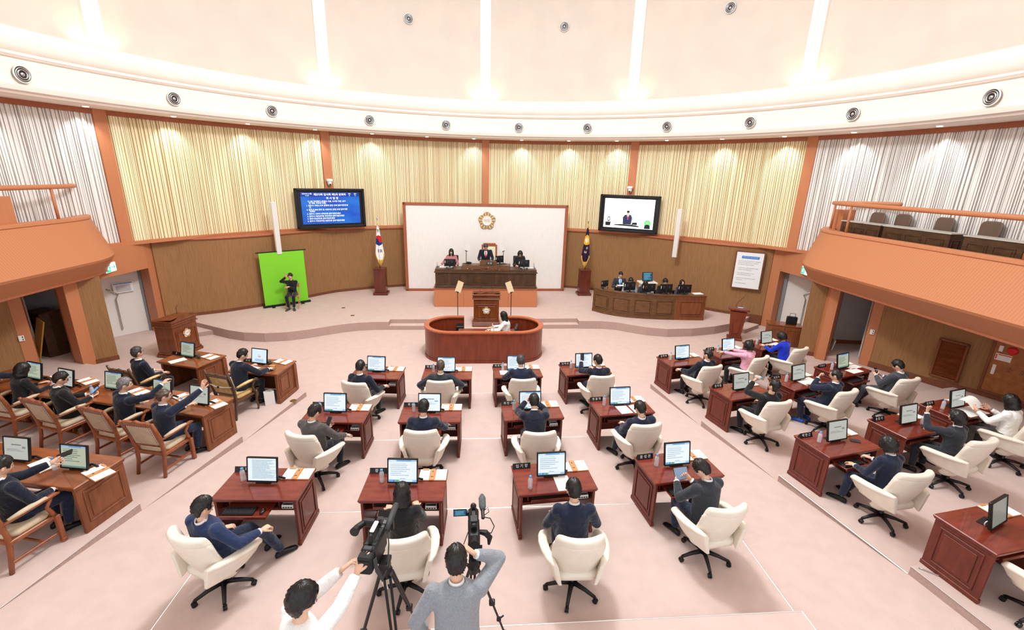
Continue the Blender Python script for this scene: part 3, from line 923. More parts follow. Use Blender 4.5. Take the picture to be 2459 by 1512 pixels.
def keyboard():
    t = thing('keyboard', '', 'keyboard')
    MB().box((0, 0, .009), (.38, .14, .018), b=.004).build('case', M_BLACK, t)
    b = MB()
    for r in range(5):
        for c in range(15):
            b.box((-.172 + c * .0246, -.048 + r * .024, .0205), (.019, .018, .006))
    b.build('keys', mat('key_black', (44, 44, 48), .5), t)
    return t
def mouse():
    t = thing('mouse', '', 'computer mouse')
    MB().ell((0, 0, .012), (.03, .05, .018), 12, 8).build('shell', M_BLACK, t, smooth=True)
    MB().tube([(0, .01, .03), (0, .028, .027)], .004, 6).build('wheel', M_GREY, t)
    return t

def white_chair():
    """cream leather swivel armchair: shell back wrapping into padded arms, five-star base"""
    t = thing('swivel_chair', '', 'chair')
    # seat cushion
    b = MB(); rings = []
    for (z, k) in ((.36, .86), (.38, .97), (.42, 1.0), (.45, .98), (.47, .86)):
        rings.append([(.255 * k * max(-1, min(1, 1.25 * cos(a))), .01 + .25 * k * max(-1, min(1, 1.25 * sin(a))), z + (.012 if z > .44 and abs(cos(a)) < .3 else 0)) for a in [2 * pi * i / 28 for i in range(28)]])
    b.loft(rings); b.build('seat', M_LEATHER, t, smooth=True)
    # back shell and cushion: rounded-rectangle outline, curved in plan, leaning back
    def backpt(u, v, d, w0=.295, top=.985, bot=.225):
        vv = 2 * v - 1
        w = w0 * (1 - .26 * (1 - v) ** 2.4) * (1 - .12 * abs(vv) ** 7)
        x = u * w
        zz = vv * (1 - .09 * abs(u) ** 7)
        z = (bot + top) / 2 + zz * (top - bot) / 2
        y = -.185 - .19 * (z - .30) / .68 - d + .13 * abs(u) ** 2.6 + .10 * (1 - v) ** 3
        return (x, y, z)
    nu, nv = 18, 16
    b = MB(); rings = []
    for j in range(nv + 1):
        v = j / nv
        e = .012 if j in (0, nv) else .05
        fr = [backpt(-1 + 2 * i / nu, v, -e / 2) for i in range(nu + 1)]
        bk = [backpt(-1 + 2 * i / nu, v, e / 2) for i in range(nu, -1, -1)]
        rings.append(fr + bk)
    b.loft(rings); soft(b, .011, 6, 'back_shell', M_LEATHER, t)
    b = MB(); rings = []
    for j in range(nv + 1):
        v = .10 + .93 * j / nv
        pr_ = max(0, 1 - abs(2 * j / nv - 1) ** 8) ** .5
        fr = []; bk = []
        for i in range(nu + 1):
            u = (-1 + 2 * i / nu) * .94
            x, y, z = backpt(u, min(v, 1.0), 0, top=1.005)
            z += .035 * max(0, (v - .7) / .3)
            ed = max(0, 1 - abs(u / .94) ** 8) ** .5
            fr.append((x, y + .015 + .085 * pr_ * (.2 + .8 * ed), z)); bk.append((x, y - .034 * (1 if v > .88 else .2) * pr_, z))
        rings.append(fr + bk[::-1])
    b.loft(rings); soft(b, .011, 5, 'back_cushion', M_LEATHER, t)
    # wrap-around arms: padded top rolls over a side panel that tapers to the front
    for s in (-1, 1):
        pathp = [(.262, -.31, .655, .5), (.295, -.22, .65, .9), (.335, -.08, .64, 1), (.355, .06, .63, 1), (.35, .18, .615, 1), (.325, .27, .59, .95), (.305, .305, .56, .5)]
        b = MB(); rings = []
        for (x, y, z, k) in pathp:
            rings.append([(s * (x + .056 * k * cos(a)), y, z + .036 * k * sin(a)) for a in [s * 2 * pi * q / 14 for q in range(14)]])
        b.loft(rings); rings = []
        m_ = 12
        for i in range(m_ + 1):
            q = i / m_; y = -.31 + .60 * q
            x = .25 + .10 * sin(min(1, q * 1.5) * pi / 2) - .03 * max(0, q - .7) / .3
            zt = .655 - .07 * q ** 2
            zb = .385 + .075 * q ** 1.5 + (.05 if i == m_ else 0)
            ring = []
            for (f, o_) in ((0, .0), (.33, .012), (.66, .022), (1, .026)): ring.append((s * (x - .05 * (1 - f) + o_ + .01), y, zb + (zt - zb) * f))
            for (f, o_) in ((1, -.026), (.5, -.03), (0, -.03)): ring.append((s * (x - .05 * (1 - f) + o_), y, zb + (zt - zb) * f))
            rings.append(ring)
        b.loft(rings); soft(b, .011, 6, 'armrest', M_LEATHER, t)
    b = MB(); b.lathe([(.05, .09), (.045, .12), (.028, .13), (.028, .33), (.12, .35), (.12, .37)], 14); b.build('gas_column', M_BLACK, t, smooth=True)
    for k in range(5):
        a = 2 * pi * k / 5 + pi / 2 + .3
        d = V((cos(a), sin(a), 0))
        b = MB(); b.tube([d * .03 + V((0, 0, .115)), d * .17 + V((0, 0, .105)), d * .30 + V((0, 0, .075))], [.03, .024, .019], 8)
        l = b.build('base_leg', M_BLACK, t, smooth=True)
        b = MB(); q = d * .305; w = V((-d.y, d.x, 0))
        for sg_ in (-1, 1): b.cyl(q + w * (.012 * sg_ - .006 * 0) + V((0, 0, .03)) - w * .008, q + w * (.012 * sg_) + V((0, 0, .03)) + w * .008, .03, 12)
        b.cyl(q + V((0, 0, .04)), q + V((0, 0, .08)), .012, 8)
        b.build('caster', M_BLACK, l)
    return t

def wood_armchair(wood=M_ARMWOOD, fab=M_TAUPE, fancy=False, fabback=None):
    t = thing('wooden_armchair' if not fancy else 'carved_armchair', '', 'chair')
    fabback = fabback or fab
    sh, bw, bt = .45, .28, 1.02 if not fancy else 1.08
    for s in (-1, 1):
        b = MB(); b.tube([(s * .25, -.30, 0), (s * .24, -.25, .25), (s * .25, -.23, .45), (s * .275, -.27, .72), (s * .285, -.36, bt - .02)], [.026, .028, .032, .028, .024], 8)
        b.build('back_leg', wood, t, smooth=True)
        b = MB()
        if fancy: b.tube([(s * .29, .24, .02), (s * .275, .26, .08), (s * .27, .235, .2), (s * .29, .25, .36), (s * .28, .24, .45)], [.018, .022, .024, .036, .034], 8); b.ell((s * .29, .24, .03), (.022, .022, .03), 8, 6)
        else: b.box((s * .28, .24, .2), (.055, .055, .4), b=.008); b.box((s * .28, .24, .03), (.062, .062, .06), b=.01)
        b.build('front_leg', wood, t, smooth=fancy)
        b = MB(); b.tube([(s * .275, -.28, .66), (s * .30, -.1, .675), (s * .31, .12, .69), (s * .315, .26, .70), (s * .315, .31, .685)], [.022, .026, .03, .036, .02], 8, flat=.7)
        b.tube([(s * .31, .22, .68), (s * .30, .16, .58), (s * .285, .2, .46), (s * .28, .22, .42)], [.024, .022, .028, .026], 8)
        b.build('armrest', wood, t, smooth=True)
        b = MB(); b.tube([(s * .283, -.2, .69), (s * .30, -.08, .705), (s * .31, .08, .715), (s * .312, .18, .712)], [.02, .034, .036, .022], 10, flat=.75)
        b.build('arm_pad', fab, t, smooth=True)
    b = MB(); b.box((0, 0, .385), (.56, .50, .06), b=.01); b.build('seat_frame', wood, t)
    b = MB(); rings = []
    for (z, k) in ((.41, .95), (.44, 1.0), (.475, .98), (.492, .85)):
        rings.append([(.265 * k * max(-1, min(1, 1.2 * cos(a))), .01 + .245 * k * max(-1, min(1, 1.2 * sin(a))), z) for a in [2 * pi * i / 24 for i in range(24)]])
    b.loft(rings); b.build('seat', fab, t, smooth=True)
    M = Matrix.Translation((0, -.225, .5)) @ Matrix.Rotation(radians(14), 4, 'X')
    b = MB(); b.box((0, 0, .03), (.5, .03, .05), 0, M, b=.006)
    pl = [(-.27, .5), (-.16, .525), (-.08, .515), (0, .545), (.08, .515), (.16, .525), (.27, .5), (.27, .44), (-.27, .44)]
    b.add([(x, -.018, z) for x, z in pl] + [(x, .018, z) for x, z in pl], [tuple(range(9)), tuple(reversed(range(9, 18)))] + [(i, (i + 9), (i + 1) % 9 + 9, (i + 1) % 9) for i in range(9)], 0, M)
    for s in (-1, 1): b.box((s * .235, 0, .26), (.035, .03, .46), 0, M, b=.006)
    b.build('back_frame', wood, t)
    b = MB(); b.box((0, 0, .25), (.43, .05, .40), 0, M, b=.02); b.box((0, .02, .25), (.36, .05, .34), 0, M, b=.022)
    if not fancy:
        for i in range(11): b.ell((-.2 + i * .04, -.026, .445), (.006, .005, .006), 6, 4, 1, M); b.ell((-.2 + i * .04, -.026, .055), (.006, .005, .006), 6, 4, 1, M)
        for i in range(9):
            for s in (-1, 1): b.ell((s * .208, -.026, .09 + i * .04), (.006, .005, .006), 6, 4, 1, M)
    b.build('backrest', [fabback, mat('nail_brown', (84, 58, 40), .4, metal=.5)], t)
    if not fancy:
        b = MB()
        for s in (-1, 1): b.box((s * .265, -.02, .14), (.025, .5, .035), b=.005)
        b.box((0, .06, .14), (.53, .025, .03), b=.005)
        b.build('stretcher', wood, t)
    return t

def long_desk(L, n=3):
    t = thing('long_desk', '', 'desk')
    D, Hh = .70, .72
    b = MB(); b.box((0, D / 2, Hh - .016), (L, D, .032), b=.009); b.box((0, D / 2, Hh - .045), (L - .02, D - .02, .026), b=.006)
    b.build('desk_top', M_WALNUT, t)
    for s in (-1, 1):
        b = MB(); b.box((s * (L / 2 - .05), D / 2, .33), (.05, D - .05, .66), b=.005)
        raised_panel(b, (s * (L / 2 - .025), D / 2, .36), D - .22, .44, axis='x', sgn=s)
        b.build('side_panel', M_WALNUT_P, t)
    b = MB(); b.box((0, D - .07, .36), (L - .1, .03, .62))
    for i in range(n): raised_panel(b, (-L / 2 + L * (i + .5) / n, D - .055, .36), L / n - .25, .42, axis='y', sgn=1)
    b.build('modesty_panel', M_WALNUT_P, t)
    return t

def exec_desk(L=1.10, D=.78):
    t = thing('executive_desk', '', 'desk')
    Hh = .72
    b = MB(); b.box((0, D / 2, Hh - .018), (L, D, .036), b=.01); b.box((0, D / 2, Hh - .052), (L - .05, D - .05, .034), b=.01)
    b.build('desk_top', M_WALNUT, t)
    for s in (-1, 1):
        b = MB(); b.box((s * (L / 2 - .08), D / 2, .33), (.06, D - .1, .66), b=.005)
        raised_panel(b, (s * (L / 2 - .05), D / 2 - .1, .38), D - .42, .4, axis='x', sgn=s)
        b.box((s * (L / 2 - .06), D - .06, .34), (.1, .1, .64), b=.012); b.box((s * (L / 2 - .035), D - .05, .4), (.05, .05, .3), b=.02)
        b.box((s * (L / 2 - .065), D / 2, .05), (.09, D - .04, .1), b=.01)
        b.build('side_panel', M_WALNUT_P, t)
    b = MB(); b.box((0, D - .09, .34), (L - .16, .03, .64)); raised_panel(b, (0, D - .075, .36), L - .45, .4, axis='y', sgn=1)
    b.build('modesty_panel', M_WALNUT_P, t)
    return t

def emblem(R, name='assembly_emblem', label='', cat='emblem', txt='의회', parent=None):
    """scalloped five-lobed golden rosette with a white disc, facing -Y"""
    t = thing(name, label, cat) if parent is None else None
    host = t or parent
    def rad(a):
        return R * (.76 + .24 * abs(cos(2.5 * (a - pi / 2))) ** .8)
    n = 120
    def slab(k, y0, y1):
        b = MB()
        p = [(rad(2 * pi * i / n) * k * cos(2 * pi * i / n), rad(2 * pi * i / n) * k * sin(2 * pi * i / n)) for i in range(n)]
        b.add([(x, y0, z) for x, z in p] + [(x, y1, z) for x, z in p], [tuple(range(n)), tuple(reversed(range(n, 2 * n)))] + [(i, i + n, (i + 1) % n + n, (i + 1) % n) for i in range(n)])
        return b
    slab(1.0, -.02 * R / .24, 0).build('rosette', M_GOLDP, host)
    b = MB()
    for k in range(30):
        a = 2 * pi * k / 30 + pi / 2
        r0, r1 = R * .52, rad(a) * .96
        for w, mi, y in ((.036, 0, -.034),):
            d = V((cos(a), 0, sin(a))); q = V((-sin(a), 0, cos(a)))
            p0 = d * r0; p1 = d * r1
            b.add([tuple(p0 - q * R * .025 + V((0, -.02 * R / .24, 0))), tuple(p0 + q * R * .025 + V((0, -.02 * R / .24, 0))), tuple(p1 + q * R * .06 + V((0, -.02 * R / .24, 0))), tuple(p1 - q * R * .06 + V((0, -.02 * R / .24, 0))),
                   tuple(p0 + V((0, -.03 * R / .24, 0))), tuple(p1 + V((0, -.04 * R / .24, 0)))], [(0, 1, 4), (1, 2, 5, 4), (2, 3, 5), (3, 0, 4, 5)], k % 2)
    b.build('petals', [M_GOLDP, M_WHITE], host)
    MB().lathe([(0, .17), (.46, .17), (.50, .20), (.54, .17), (.56, .05), (0, .05)], 32, 0, Matrix.Rotation(radians(90), 4, 'X') @ Matrix.Diagonal((R, R, R * 1.0, 1))).build('disc', M_WHITE, host, smooth=False)
    text_mesh(txt, R * .42, 'lettering', M_GOLD, host, Matrix.Translation((0, -.172 * R - .001, 0)) @ Matrix.Rotation(radians(90), 4, 'X'))
    return t

def paper_sheets(name, label, loc, rz, w=.21, d=.297, th=.003, n=1, gap=0.0, cat='papers', group=None, m=None):
    b = MB()
    for i in range(n):
        b.box(((i - (n - 1) / 2) * (w + gap), 0, th / 2), (w, d, th))
    o = b.build(name, m or M_PAPER); o.location = loc; o.rotation_euler = (0, 0, rz)
    return tag(o, label, cat, group)
# ================================================================== PEOPLE
def frame(f, up):
    f = f.normalized(); r = f.cross(up)
    if r.length < 1e-4: r = f.orthogonal()
    r.normalize(); u = r.cross(f).normalized()
    return r, f, u        # right, forward, up
def mat3(r, f, u, o):
    M = Matrix((r, f, u)).transposed().to_4x4(); M.translation = o
    return M

def ik(a, target, l1, l2, pole):
    d = target - a; L = d.length
    L2 = min(L, (l1 + l2) * .998); L2 = max(L2, abs(l1 - l2) + .02)
    d = d.normalized() if L > 1e-6 else V((0, 0, -1))
    target = a + d * L2
    ca = (l1 * l1 + L2 * L2 - l2 * l2) / (2 * l1 * L2); ca = max(-1, min(1, ca))
    pv = pole - d * pole.dot(d)
    if pv.length < 1e-5: pv = d.orthogonal()
    pv.normalize()
    k = a + d * (l1 * ca) + pv * (l1 * sqrt(max(0, 1 - ca * ca)))
    return k, target

def hand_mesh(b, wrist, fdir, pnorm, side, curl=.5, thumb=.5, spread=.12, mi=0):
    """palm plus four unequal bent fingers and a thumb. fdir: pointing direction, pnorm: palm normal (towards which fingers curl), side +1 right hand"""
    f = fdir.normalized(); n = (pnorm - f * pnorm.dot(f)).normalized(); s = f.cross(n).normalized() * side
    # s points to the little-finger side
    def P(a, c, d): return wrist + f * a + s * c + n * d
    rings = []
    for (a, w, th) in ((-.015, .026, .02), (.02, .033, .017), (.055, .041, .015), (.085, .041, .013), (.098, .036, .009)):
        rings.append([P(a, w * cos(t), th * sin(t)) for t in [2 * pi * k / 10 for k in range(10)]])
    b.loft(rings, mi)
    L = (.072, .080, .074, .058); off = (-.030, -.010, .011, .030)
    for k in range(4):
        base = P(.088 - (.008 if k == 3 else 0), off[k], 0)
        c = curl * (1 + .12 * (k - 1)); seg = L[k]
        d = (f + s * spread * (k - 1.5)).normalized()
        pts = [P(.07, off[k], 0), base]; ang = 0; p = base
        for q, fr in enumerate((.45, .3, .25)):
            ang += c * (.9, 1.1, .8)[q]
            dd = d * cos(ang) + n * sin(ang)
            p = p + dd * (seg * fr); pts.append(p)
        b.tube(pts, [.009, .0092, .0088, .0078, .0062], 7, mi)
    tb = P(.022, -.028, .006)
    td = (f * .75 - s * .75 + n * .25).normalized()
    t2 = (f * (.95 - thumb * .3) - s * (.35 - thumb * .5) + n * (.2 + thumb * .6)).normalized()
    p1 = tb + td * .032; p2 = p1 + (td * .4 + t2).normalized() * .03; p3 = p2 + t2 * .026
    b.tube([tb - td * .01, tb, p1, p2, p3], [.013, .0135, .0115, .0098, .007], 7, mi)

def head_pt(d, k=1.0):
    x, y, z = d
    ax, ay, az = .0745, .094, .114
    if z < 0:
        ax *= 1 - .26 * (-z) ** 1.4
        if y > 0: ay *= 1 - .10 * (-z) ** 2
        else: ay *= 1 - .30 * (-z) ** 1.2
    p = V((x * ax, y * ay, z * az))
    return p * k
def head_mesh(b, M, glasses=False, mouth_open=False):
    n, m = 32, 26
    vs = []; fs = []
    for j in range(m + 1):
        t = pi * j / m
        for i in range(n):
            a = 2 * pi * i / n
            d = (sin(t) * sin(a), sin(t) * cos(a), -cos(t))
            p = head_pt(d)
            if d[1] > 0:
                g = lambda cx, cz, sx, sz: math.exp(-((d[0] - cx) / sx) ** 2 - ((d[2] - cz) / sz) ** 2)
                p.y += .020 * g(0, -.20, .10, .10) + .010 * g(0, -.02, .08, .16) + .005 * g(0, .22, .4, .09) + .006 * g(0, -.50, .22, .07) + .006 * g(0, -.80, .3, .12)
                p.y -= .009 * (g(.34, .04, .17, .11) + g(-.34, .04, .17, .11)) + .003 * g(0, -.42, .2, .04)
            vs.append(p)
    for j in range(m):
        for i in range(n):
            k = (i + 1) % n
            fs.append((j * n + k, j * n + i, (j + 1) * n + i, (j + 1) * n + k))
    b.add(vs, fs, 0, M)
    for s in (-1, 1):
        rings = []
        for (dx, r) in ((-.006, .020), (.004, .026), (.010, .024), (.012, .012)):
            rings.append([(s * (.073 + dx), -.004 + r * .62 * cos(a) - dx * .6, -.004 + r * 1.05 * sin(a)) for a in [s * 2 * pi * q / 10 for q in range(10)]])
        b.loft(rings, 0, M)
        b.ell((s * .029, .0835, .006), (.0125, .006, .0052), 10, 6, 1, M)
        b.tube([(s * .014, .0925, .026), (s * .03, .0915, .031), (s * .046, .080, .027)], [.002, .0028, .0015], 5, 1, M)
    b.tube([(-.022, .0865, -.058), (-.008, .094, -.055), (.008, .094, -.055), (.022, .0865, -.058)], [.002, .0048, .0048, .002], 6, 2, M)

def hair_mesh(M, kind, rnd):
    b = MB(); n, m = 44, 30
    vs = []; fs = []
    ph = [rnd.uniform(0, 6.28) for _ in range(8)]
    part = rnd.choice([-.35, .3, .45])
    for j in range(m + 1):
        t = pi * j / m
        for i in range(n):
            a = 2 * pi * i / n                       # 0 = front
            d = (sin(t) * sin(a), sin(t) * cos(a), -cos(t))
            z = d[2]; fa = abs(((a + pi) % (2 * pi)) - pi)     # angle from the front
            side_ = fa
            wob = .05 * sin(3 * a + ph[0]) + .03 * sin(7 * a + ph[1])
            if kind in ('short', 'thin', 'crop'):
                hl = .42 + wob if fa < .75 else (.42 + (-.22 - .42) * min(1, (fa - .75) / .35)) if fa < 1.1 else (.02 if fa < 1.75 else -.45 + .0 * fa)
                if 1.0 < fa < 1.35: hl = -.1
                elif 1.35 <= fa < 1.75: hl = .16
                elif fa >= 1.75: hl = .16 + (-.62 - .16) * min(1, (fa - 1.75) / .45)
                thick = .014 + .012 * max(0, z)
                if kind == 'crop': thick = .009 + .008 * max(0, z)
                if kind == 'thin' and z > .55 and fa > .2: thick = .001 + .004 * max(0, sin(9 * a))
            elif kind == 'fringe':
                hl = .17 + .5 * wob if fa < .8 else (.17 - .4 * min(1, (fa - .8) / .3)) if fa < 1.1 else -.15
                if fa >= 1.7: hl = -.15 + (-.70 + .15) * min(1, (fa - 1.7) / .4)
                thick = .020 + .014 * max(0, z)
            elif kind == 'bob':
                hl = .30 + wob if fa < .62 else .30 - 1.35 * min(1, (fa - .62) / .22)
                if fa > 1.0: hl = -1.2 if z > -.93 else 2
                thick = .024 + .016 * max(0, -z + .2) + .006 * max(0, z)
            elif kind == 'perm':
                hl = .32 + wob if fa < .7 else .32 - .75 * min(1, (fa - .7) / .25)
                if fa > 1.3: hl = -.80
                thick = .026 + .010 * (1 - abs(z))
            else:    # long
                hl = .34 + wob if fa < .5 else .34 - 1.6 * min(1, (fa - .5) / .2)
                thick = .020 + .012 * max(0, -z)
            e = (z - hl) / .10
            kk = max(-1.0, min(1.0, e))
            st = .0035 * sin(15 * a + 5 * sin(6 * z + ph[2]) + ph[3]) + .0025 * sin(27 * a + 9 * z + ph[4]) + .002 * sin(11 * z + 4 * a + ph[5])
            if kind == 'perm': st = .006 * sin(9 * a + ph[2]) * sin(10 * z + ph[3]) + .003 * sin(21 * a + ph[4] + 13 * z)
            if z > .5 and kind in ('short', 'fringe'): st += .004 * (1 if sin(a) > part else -.6) * (z - .5)
            if kind == 'thin' and z > .5: thick, st = (.0035 if fa < 2.3 else .008), st * .15
            th = (thick + st) * max(0, kk) - .012 * (1 if kk < 0 else (1 - kk))
            p = head_pt(d)
            if z < -.2 and kind in ('bob', 'perm', 'long') and kk > 0:
                q = head_pt((sin(a) * .98, cos(a) * .98, z)); wdt = V((sin(a) * .078, cos(a) * .09, p.z)); p = p.lerp(wdt, min(1, (-.2 - z) * 2.2))
            dirv = V((d[0], d[1], d[2] * .9)).normalized()
            vs.append(p + dirv * th)
    for j in range(m):
        for i in range(n):
            k = (i + 1) % n
            fs.append((j * n + k, j * n + i, (j + 1) * n + i, (j + 1) * n + k))
    b.add(vs, fs, 0, M)
    if kind == 'long':
        rings = []
        for q in range(8):
            z = .02 - q * .055; w = .082 + .006 * q - (.03 if q == 7 else 0)
            rings.append([(w * sin(a), -.035 - .02 * (q / 7) + (.055 if q < 6 else .03) * cos(a) * 1.0 + .006 * sin(9 * a + q), z) for a in [-2 * pi * k / 20 for k in range(20)]])
        b.loft(rings, 0, M)
    if kind == 'tail':
        pass
    return b

PERSON_N = 0
def person(label, loc, rz, look, pose, group=None):
    """look: hair, haircol, top (colour), legs (colour), shoes, extras;  pose: see defaults"""
    global PERSON_N
    PERSON_N += 1
    rnd = random.Random(PERSON_N * 13 + 5)
    P_ = dict(hip=.56, lean=0, side=0, twist=0, hyaw=0, hpitch=10, hroll=0, rh=(.20, .36, .68), lh=(-.20, .36, .68), rf=(.12, .42, 0), lf=(-.12, .42, 0),
              rcurl=.5, lcurl=.5, rpole=(.6, -.5, -.8), lpole=(-.6, -.5, -.8), rn=(0, 0, -1), ln=(0, 0, -1), rdir=None, ldir=None, s=1.0, rx=0.0, kpole=(0, 1, 1.2))
    P_.update(pose)
    fem = look.get('fem', False); S = P_['s'] * (.94 if fem else 1.0)
    t = thing('person', label, 'person', loc, rz, group)
    hip = V((0, 0, P_['hip']))
    lean = radians(P_['lean']); sd = radians(P_['side'])
    up = (V((sin(sd), sin(lean), cos(lean) * cos(sd)))).normalized()      # lean>0 forward
    tw = radians(P_['twist'])
    sr0 = V((cos(tw), sin(tw), 0)); sr = (sr0 - up * sr0.dot(up)).normalized()
    sf = up.cross(sr).normalized()
    T = .46 * S
    up2 = (up + V((0, 0, .18))).normalized() if lean < 0 else up
    chest = hip + up * (T * .62)
    shC = chest + up2 * (T * .38)
    sw = (.158 if fem else .182) * S
    shR = shC + sr * sw - up2 * (.035 * S); shL = shC - sr * sw - up2 * (.035 * S)
    neck0 = shC + up2 * (.035 * S)
    hy = radians(P_['hyaw']) + tw; hp = radians(P_['hpitch'])
    hr_ = radians(P_['hroll'])
    hf = V((-sin(hy) * cos(hp), cos(hy) * cos(hp), -sin(hp)))
    hr = V((cos(hy), sin(hy), 0)); hu = hr.cross(hf).normalized()
    hr, hu = (hr * cos(hr_) - hu * sin(hr_)), (hu * cos(hr_) + hr * sin(hr_))
    headC = neck0 + (up2 * .055 + hu * .105 + hf * .028) * S
    HM = mat3(hr, hf, hu, headC) @ Matrix.Diagonal((S * 1.02, S * 1.02, S * 1.02, 1))
    hipR = hip + V((.088 * S, .0, 0)); hipL = hip - V((.088 * S, 0, 0))
    def ankle(fp): return V((fp[0], fp[1] - .05, fp[2] + .085))
    kneeR, ankR = ik(hipR, ankle(P_['rf']), .43 * S, .42 * S, V(P_['kpole']) + V((.15, 0, 0)))
    kneeL, ankL = ik(hipL, ankle(P_['lf']), .43 * S, .42 * S, V(P_['kpole']) - V((.15, 0, 0)))
    elR, wrR = ik(shR, V(P_['rh']), .285 * S, .255 * S, V(P_['rpole']))
    elL, wrL = ik(shL, V(P_['lh']), .285 * S, .255 * S, V(P_['lpole']))
    def ringat(c, r, f, rx, ry, n=18): return [c + r * (rx * cos(a)) + f * (ry * sin(a)) for a in [2 * pi * k / n for k in range(n)]]
    def torso(b, g, low=-.10, female=False):
        wm = .92 if fem else 1.04
        A = [(low, .172, .132), (-.02, .172, .132), (.08, .160 * wm, .122), (.2, .142, .108) if fem else (.2, .165, .120), (.32, .170 * wm, .124), (.39, .182 * wm, .118), (.435, .168 * wm, .100), (.465, .122, .084), (.487, .078, .068), (.505, .056, .056)]
        rings = []
        for (h, rx, ry) in A:
            hh = h * S
            if hh <= T * .62: c = hip + up * hh
            else: c = chest + up2 * (hh - T * .62)
            k = min(1, max(0, h / .3))
            rr = (V((1, 0, 0)) * (1 - k) + sr * k).normalized(); ff = up.cross(rr).normalized()
            rings.append(ringat(c, rr, ff, (rx + g) * S, (ry + g) * S))
        b.loft(rings)
        for sh in (shR, shL): b.ell(sh, ((.062 + g) * S, (.060 + g) * S, (.060 + g) * S), 12, 8)
        if fem: 
            for q in (-1, 1): b.ell(chest + up2 * (.03 * S) + sr * (.07 * S * q) + sf * (.07 * S), ((.06 + g), (.055 + g), (.06 + g)), 10, 8)
    def arm(b, sh, el, wr, g, stop=1.0):
        e = el.lerp(wr, stop)
        k = .9 if fem else 1.0
        b.tube([sh, sh.lerp(el, .5), el], [(.056 * k + g) * S, (.050 * k + g) * S, (.044 * k + g) * S], 12)
        b.ell(el, ((.044 * k + g) * S,) * 3, 10, 8)
        b.tube([el, el.lerp(e, .4), e], [(.044 * k + g) * S, (.042 * k + g) * S, (.030 * k + g) * S], 12)
    def leg(b, h, k, a, g, stop=1.0):
        e = k.lerp(a, stop)
        b.ell(h, ((.095 + g) * S,) * 3, 12, 8)
        b.tube([h, h.lerp(k, .5), k], [(.092 + g) * S, (.078 + g) * S, (.058 + g) * S], 14)
        b.ell(k, ((.058 + g) * S,) * 3, 12, 8)
        b.tube([k, k.lerp(e, .35), e], [(.056 + g) * S, (.056 + g) * S, (.042 + g) * S], 12)
    # body: one continuous surface from head-neck to feet (slimmer than the clothes)
    vx = look.get('vox', .014)
    b = MB(); torso(b, -.022)
    b.tube([neck0 - up2 * .05, neck0 + (headC - neck0) * .6], [.056 * S, .050 * S], 12)
    arm(b, shR, elR, wrR, -.012); arm(b, shL, elL, wrL, -.012)
    leg(b, hipR, kneeR, ankR, -.016); leg(b, hipL, kneeL, ankL, -.016)
    bm = remesh(b, .014, 2)
    bb = MB()
    bb.add([v.co.copy() for v in bm.vertices], [tuple(p.vertices) for p in bm.polygons], 0)
    bpy.data.meshes.remove(bm)
    head_mesh(bb, HM)
    for (wr, el, sgn, nn, cu, dd) in ((wrR, elR, 1, P_['rn'], P_['rcurl'], P_['rdir']), (wrL, elL, -1, P_['ln'], P_['lcurl'], P_['ldir'])):
        fd = V(dd) if dd else (wr - el)
        hand_mesh(bb, wr + fd.normalized() * .01, fd, V(nn), sgn, cu)
    body = bb.build('body', [M_SKIN, M_EYE, M_LIP], t, smooth=True)
    # clothes
    cm = look['top']
    b = MB(); torso(b, .016, look.get('hem', -.13)); arm(b, shR, elR, wrR, .015, .93); arm(b, shL, elL, wrL, .015, .93)
    if P_['hip'] > .8:
        pass
    jm = remesh(b, vx, 4)
    jo = bpy.data.objects.new(look.get('topname', 'jacket'), jm); COL.objects.link(jo); jo.parent = t
    jm.materials.clear(); jm.materials.append(cm); jm.polygons.foreach_set('use_smooth', [True] * len(jm.polygons))
    b = MB(); leg(b, hipR, kneeR, ankR, .008, .96); leg(b, hipL, kneeL, ankL, .008, .96)
    b.loft([ringat(hip + up * h_, V((1, 0, 0)), V((0, 1, 0)), w_ * S, d_ * S) for h_, w_, d_ in ((-.09, .12, .1), (-.03, .158, .12), (.05, .150, .112), (.1, .12, .09))])
    lm_ = remesh(b, .016, 3)
    lo = bpy.data.objects.new('trousers', lm_); COL.objects.link(lo); lo.parent = t
    lm_.materials.clear(); lm_.materials.append(look['legs']); lm_.polygons.foreach_set('use_smooth', [True] * len(lm_.polygons))
    if not look.get('nocollar') and look.get('topname', 'jacket') == 'jacket':
        b = MB(); c1_ = neck0 - up2 * .012; n_ = 20
        rg = []
        for (hh, k, dz) in ((-.015, .104, 0), (.014, .090, 0), (.034, .080, 0), (.037, .073, 0), (.0, .074, 0)):
            rg.append([c1_ + up2 * hh * (1 if sin(a) < .2 else .2) + sr * (k * S * cos(a)) + sf * (k * S * .95 * sin(a)) for a in [2 * pi * q / n_ for q in range(n_)]])
        b.loft(rg, cap=False); b.build('jacket_collar', cm, t, smooth=True)
    # collar and cuffs
    sc = look.get('shirt')
    if sc:
        b = MB()
        rr, ff = sr, sf
        c0 = neck0 + up2 * (.014)
        b.loft([ringat(c0 - up2 * .02, rr, ff, .070 * S, .068 * S), ringat(c0 + up2 * .006, rr, ff, .062 * S, .060 * S), ringat(c0 + up2 * .026, rr, ff, .056 * S, .055 * S), ringat(c0 + up2 * .026, rr, ff, .051 * S, .05 * S), ringat(c0, rr, ff, .05 * S, .05 * S)], cap=False)
        b.build('shirt_collar', sc, t, smooth=True)
        b = MB()
        for (wr, el) in ((wrR, elR), (wrL, elL)):
            d = (wr - el).normalized()
            b.tube([wr - d * .05, wr - d * .003], [.036 * S, .037 * S], 12)
        b.build('shirt_cuffs', sc, t, smooth=True)
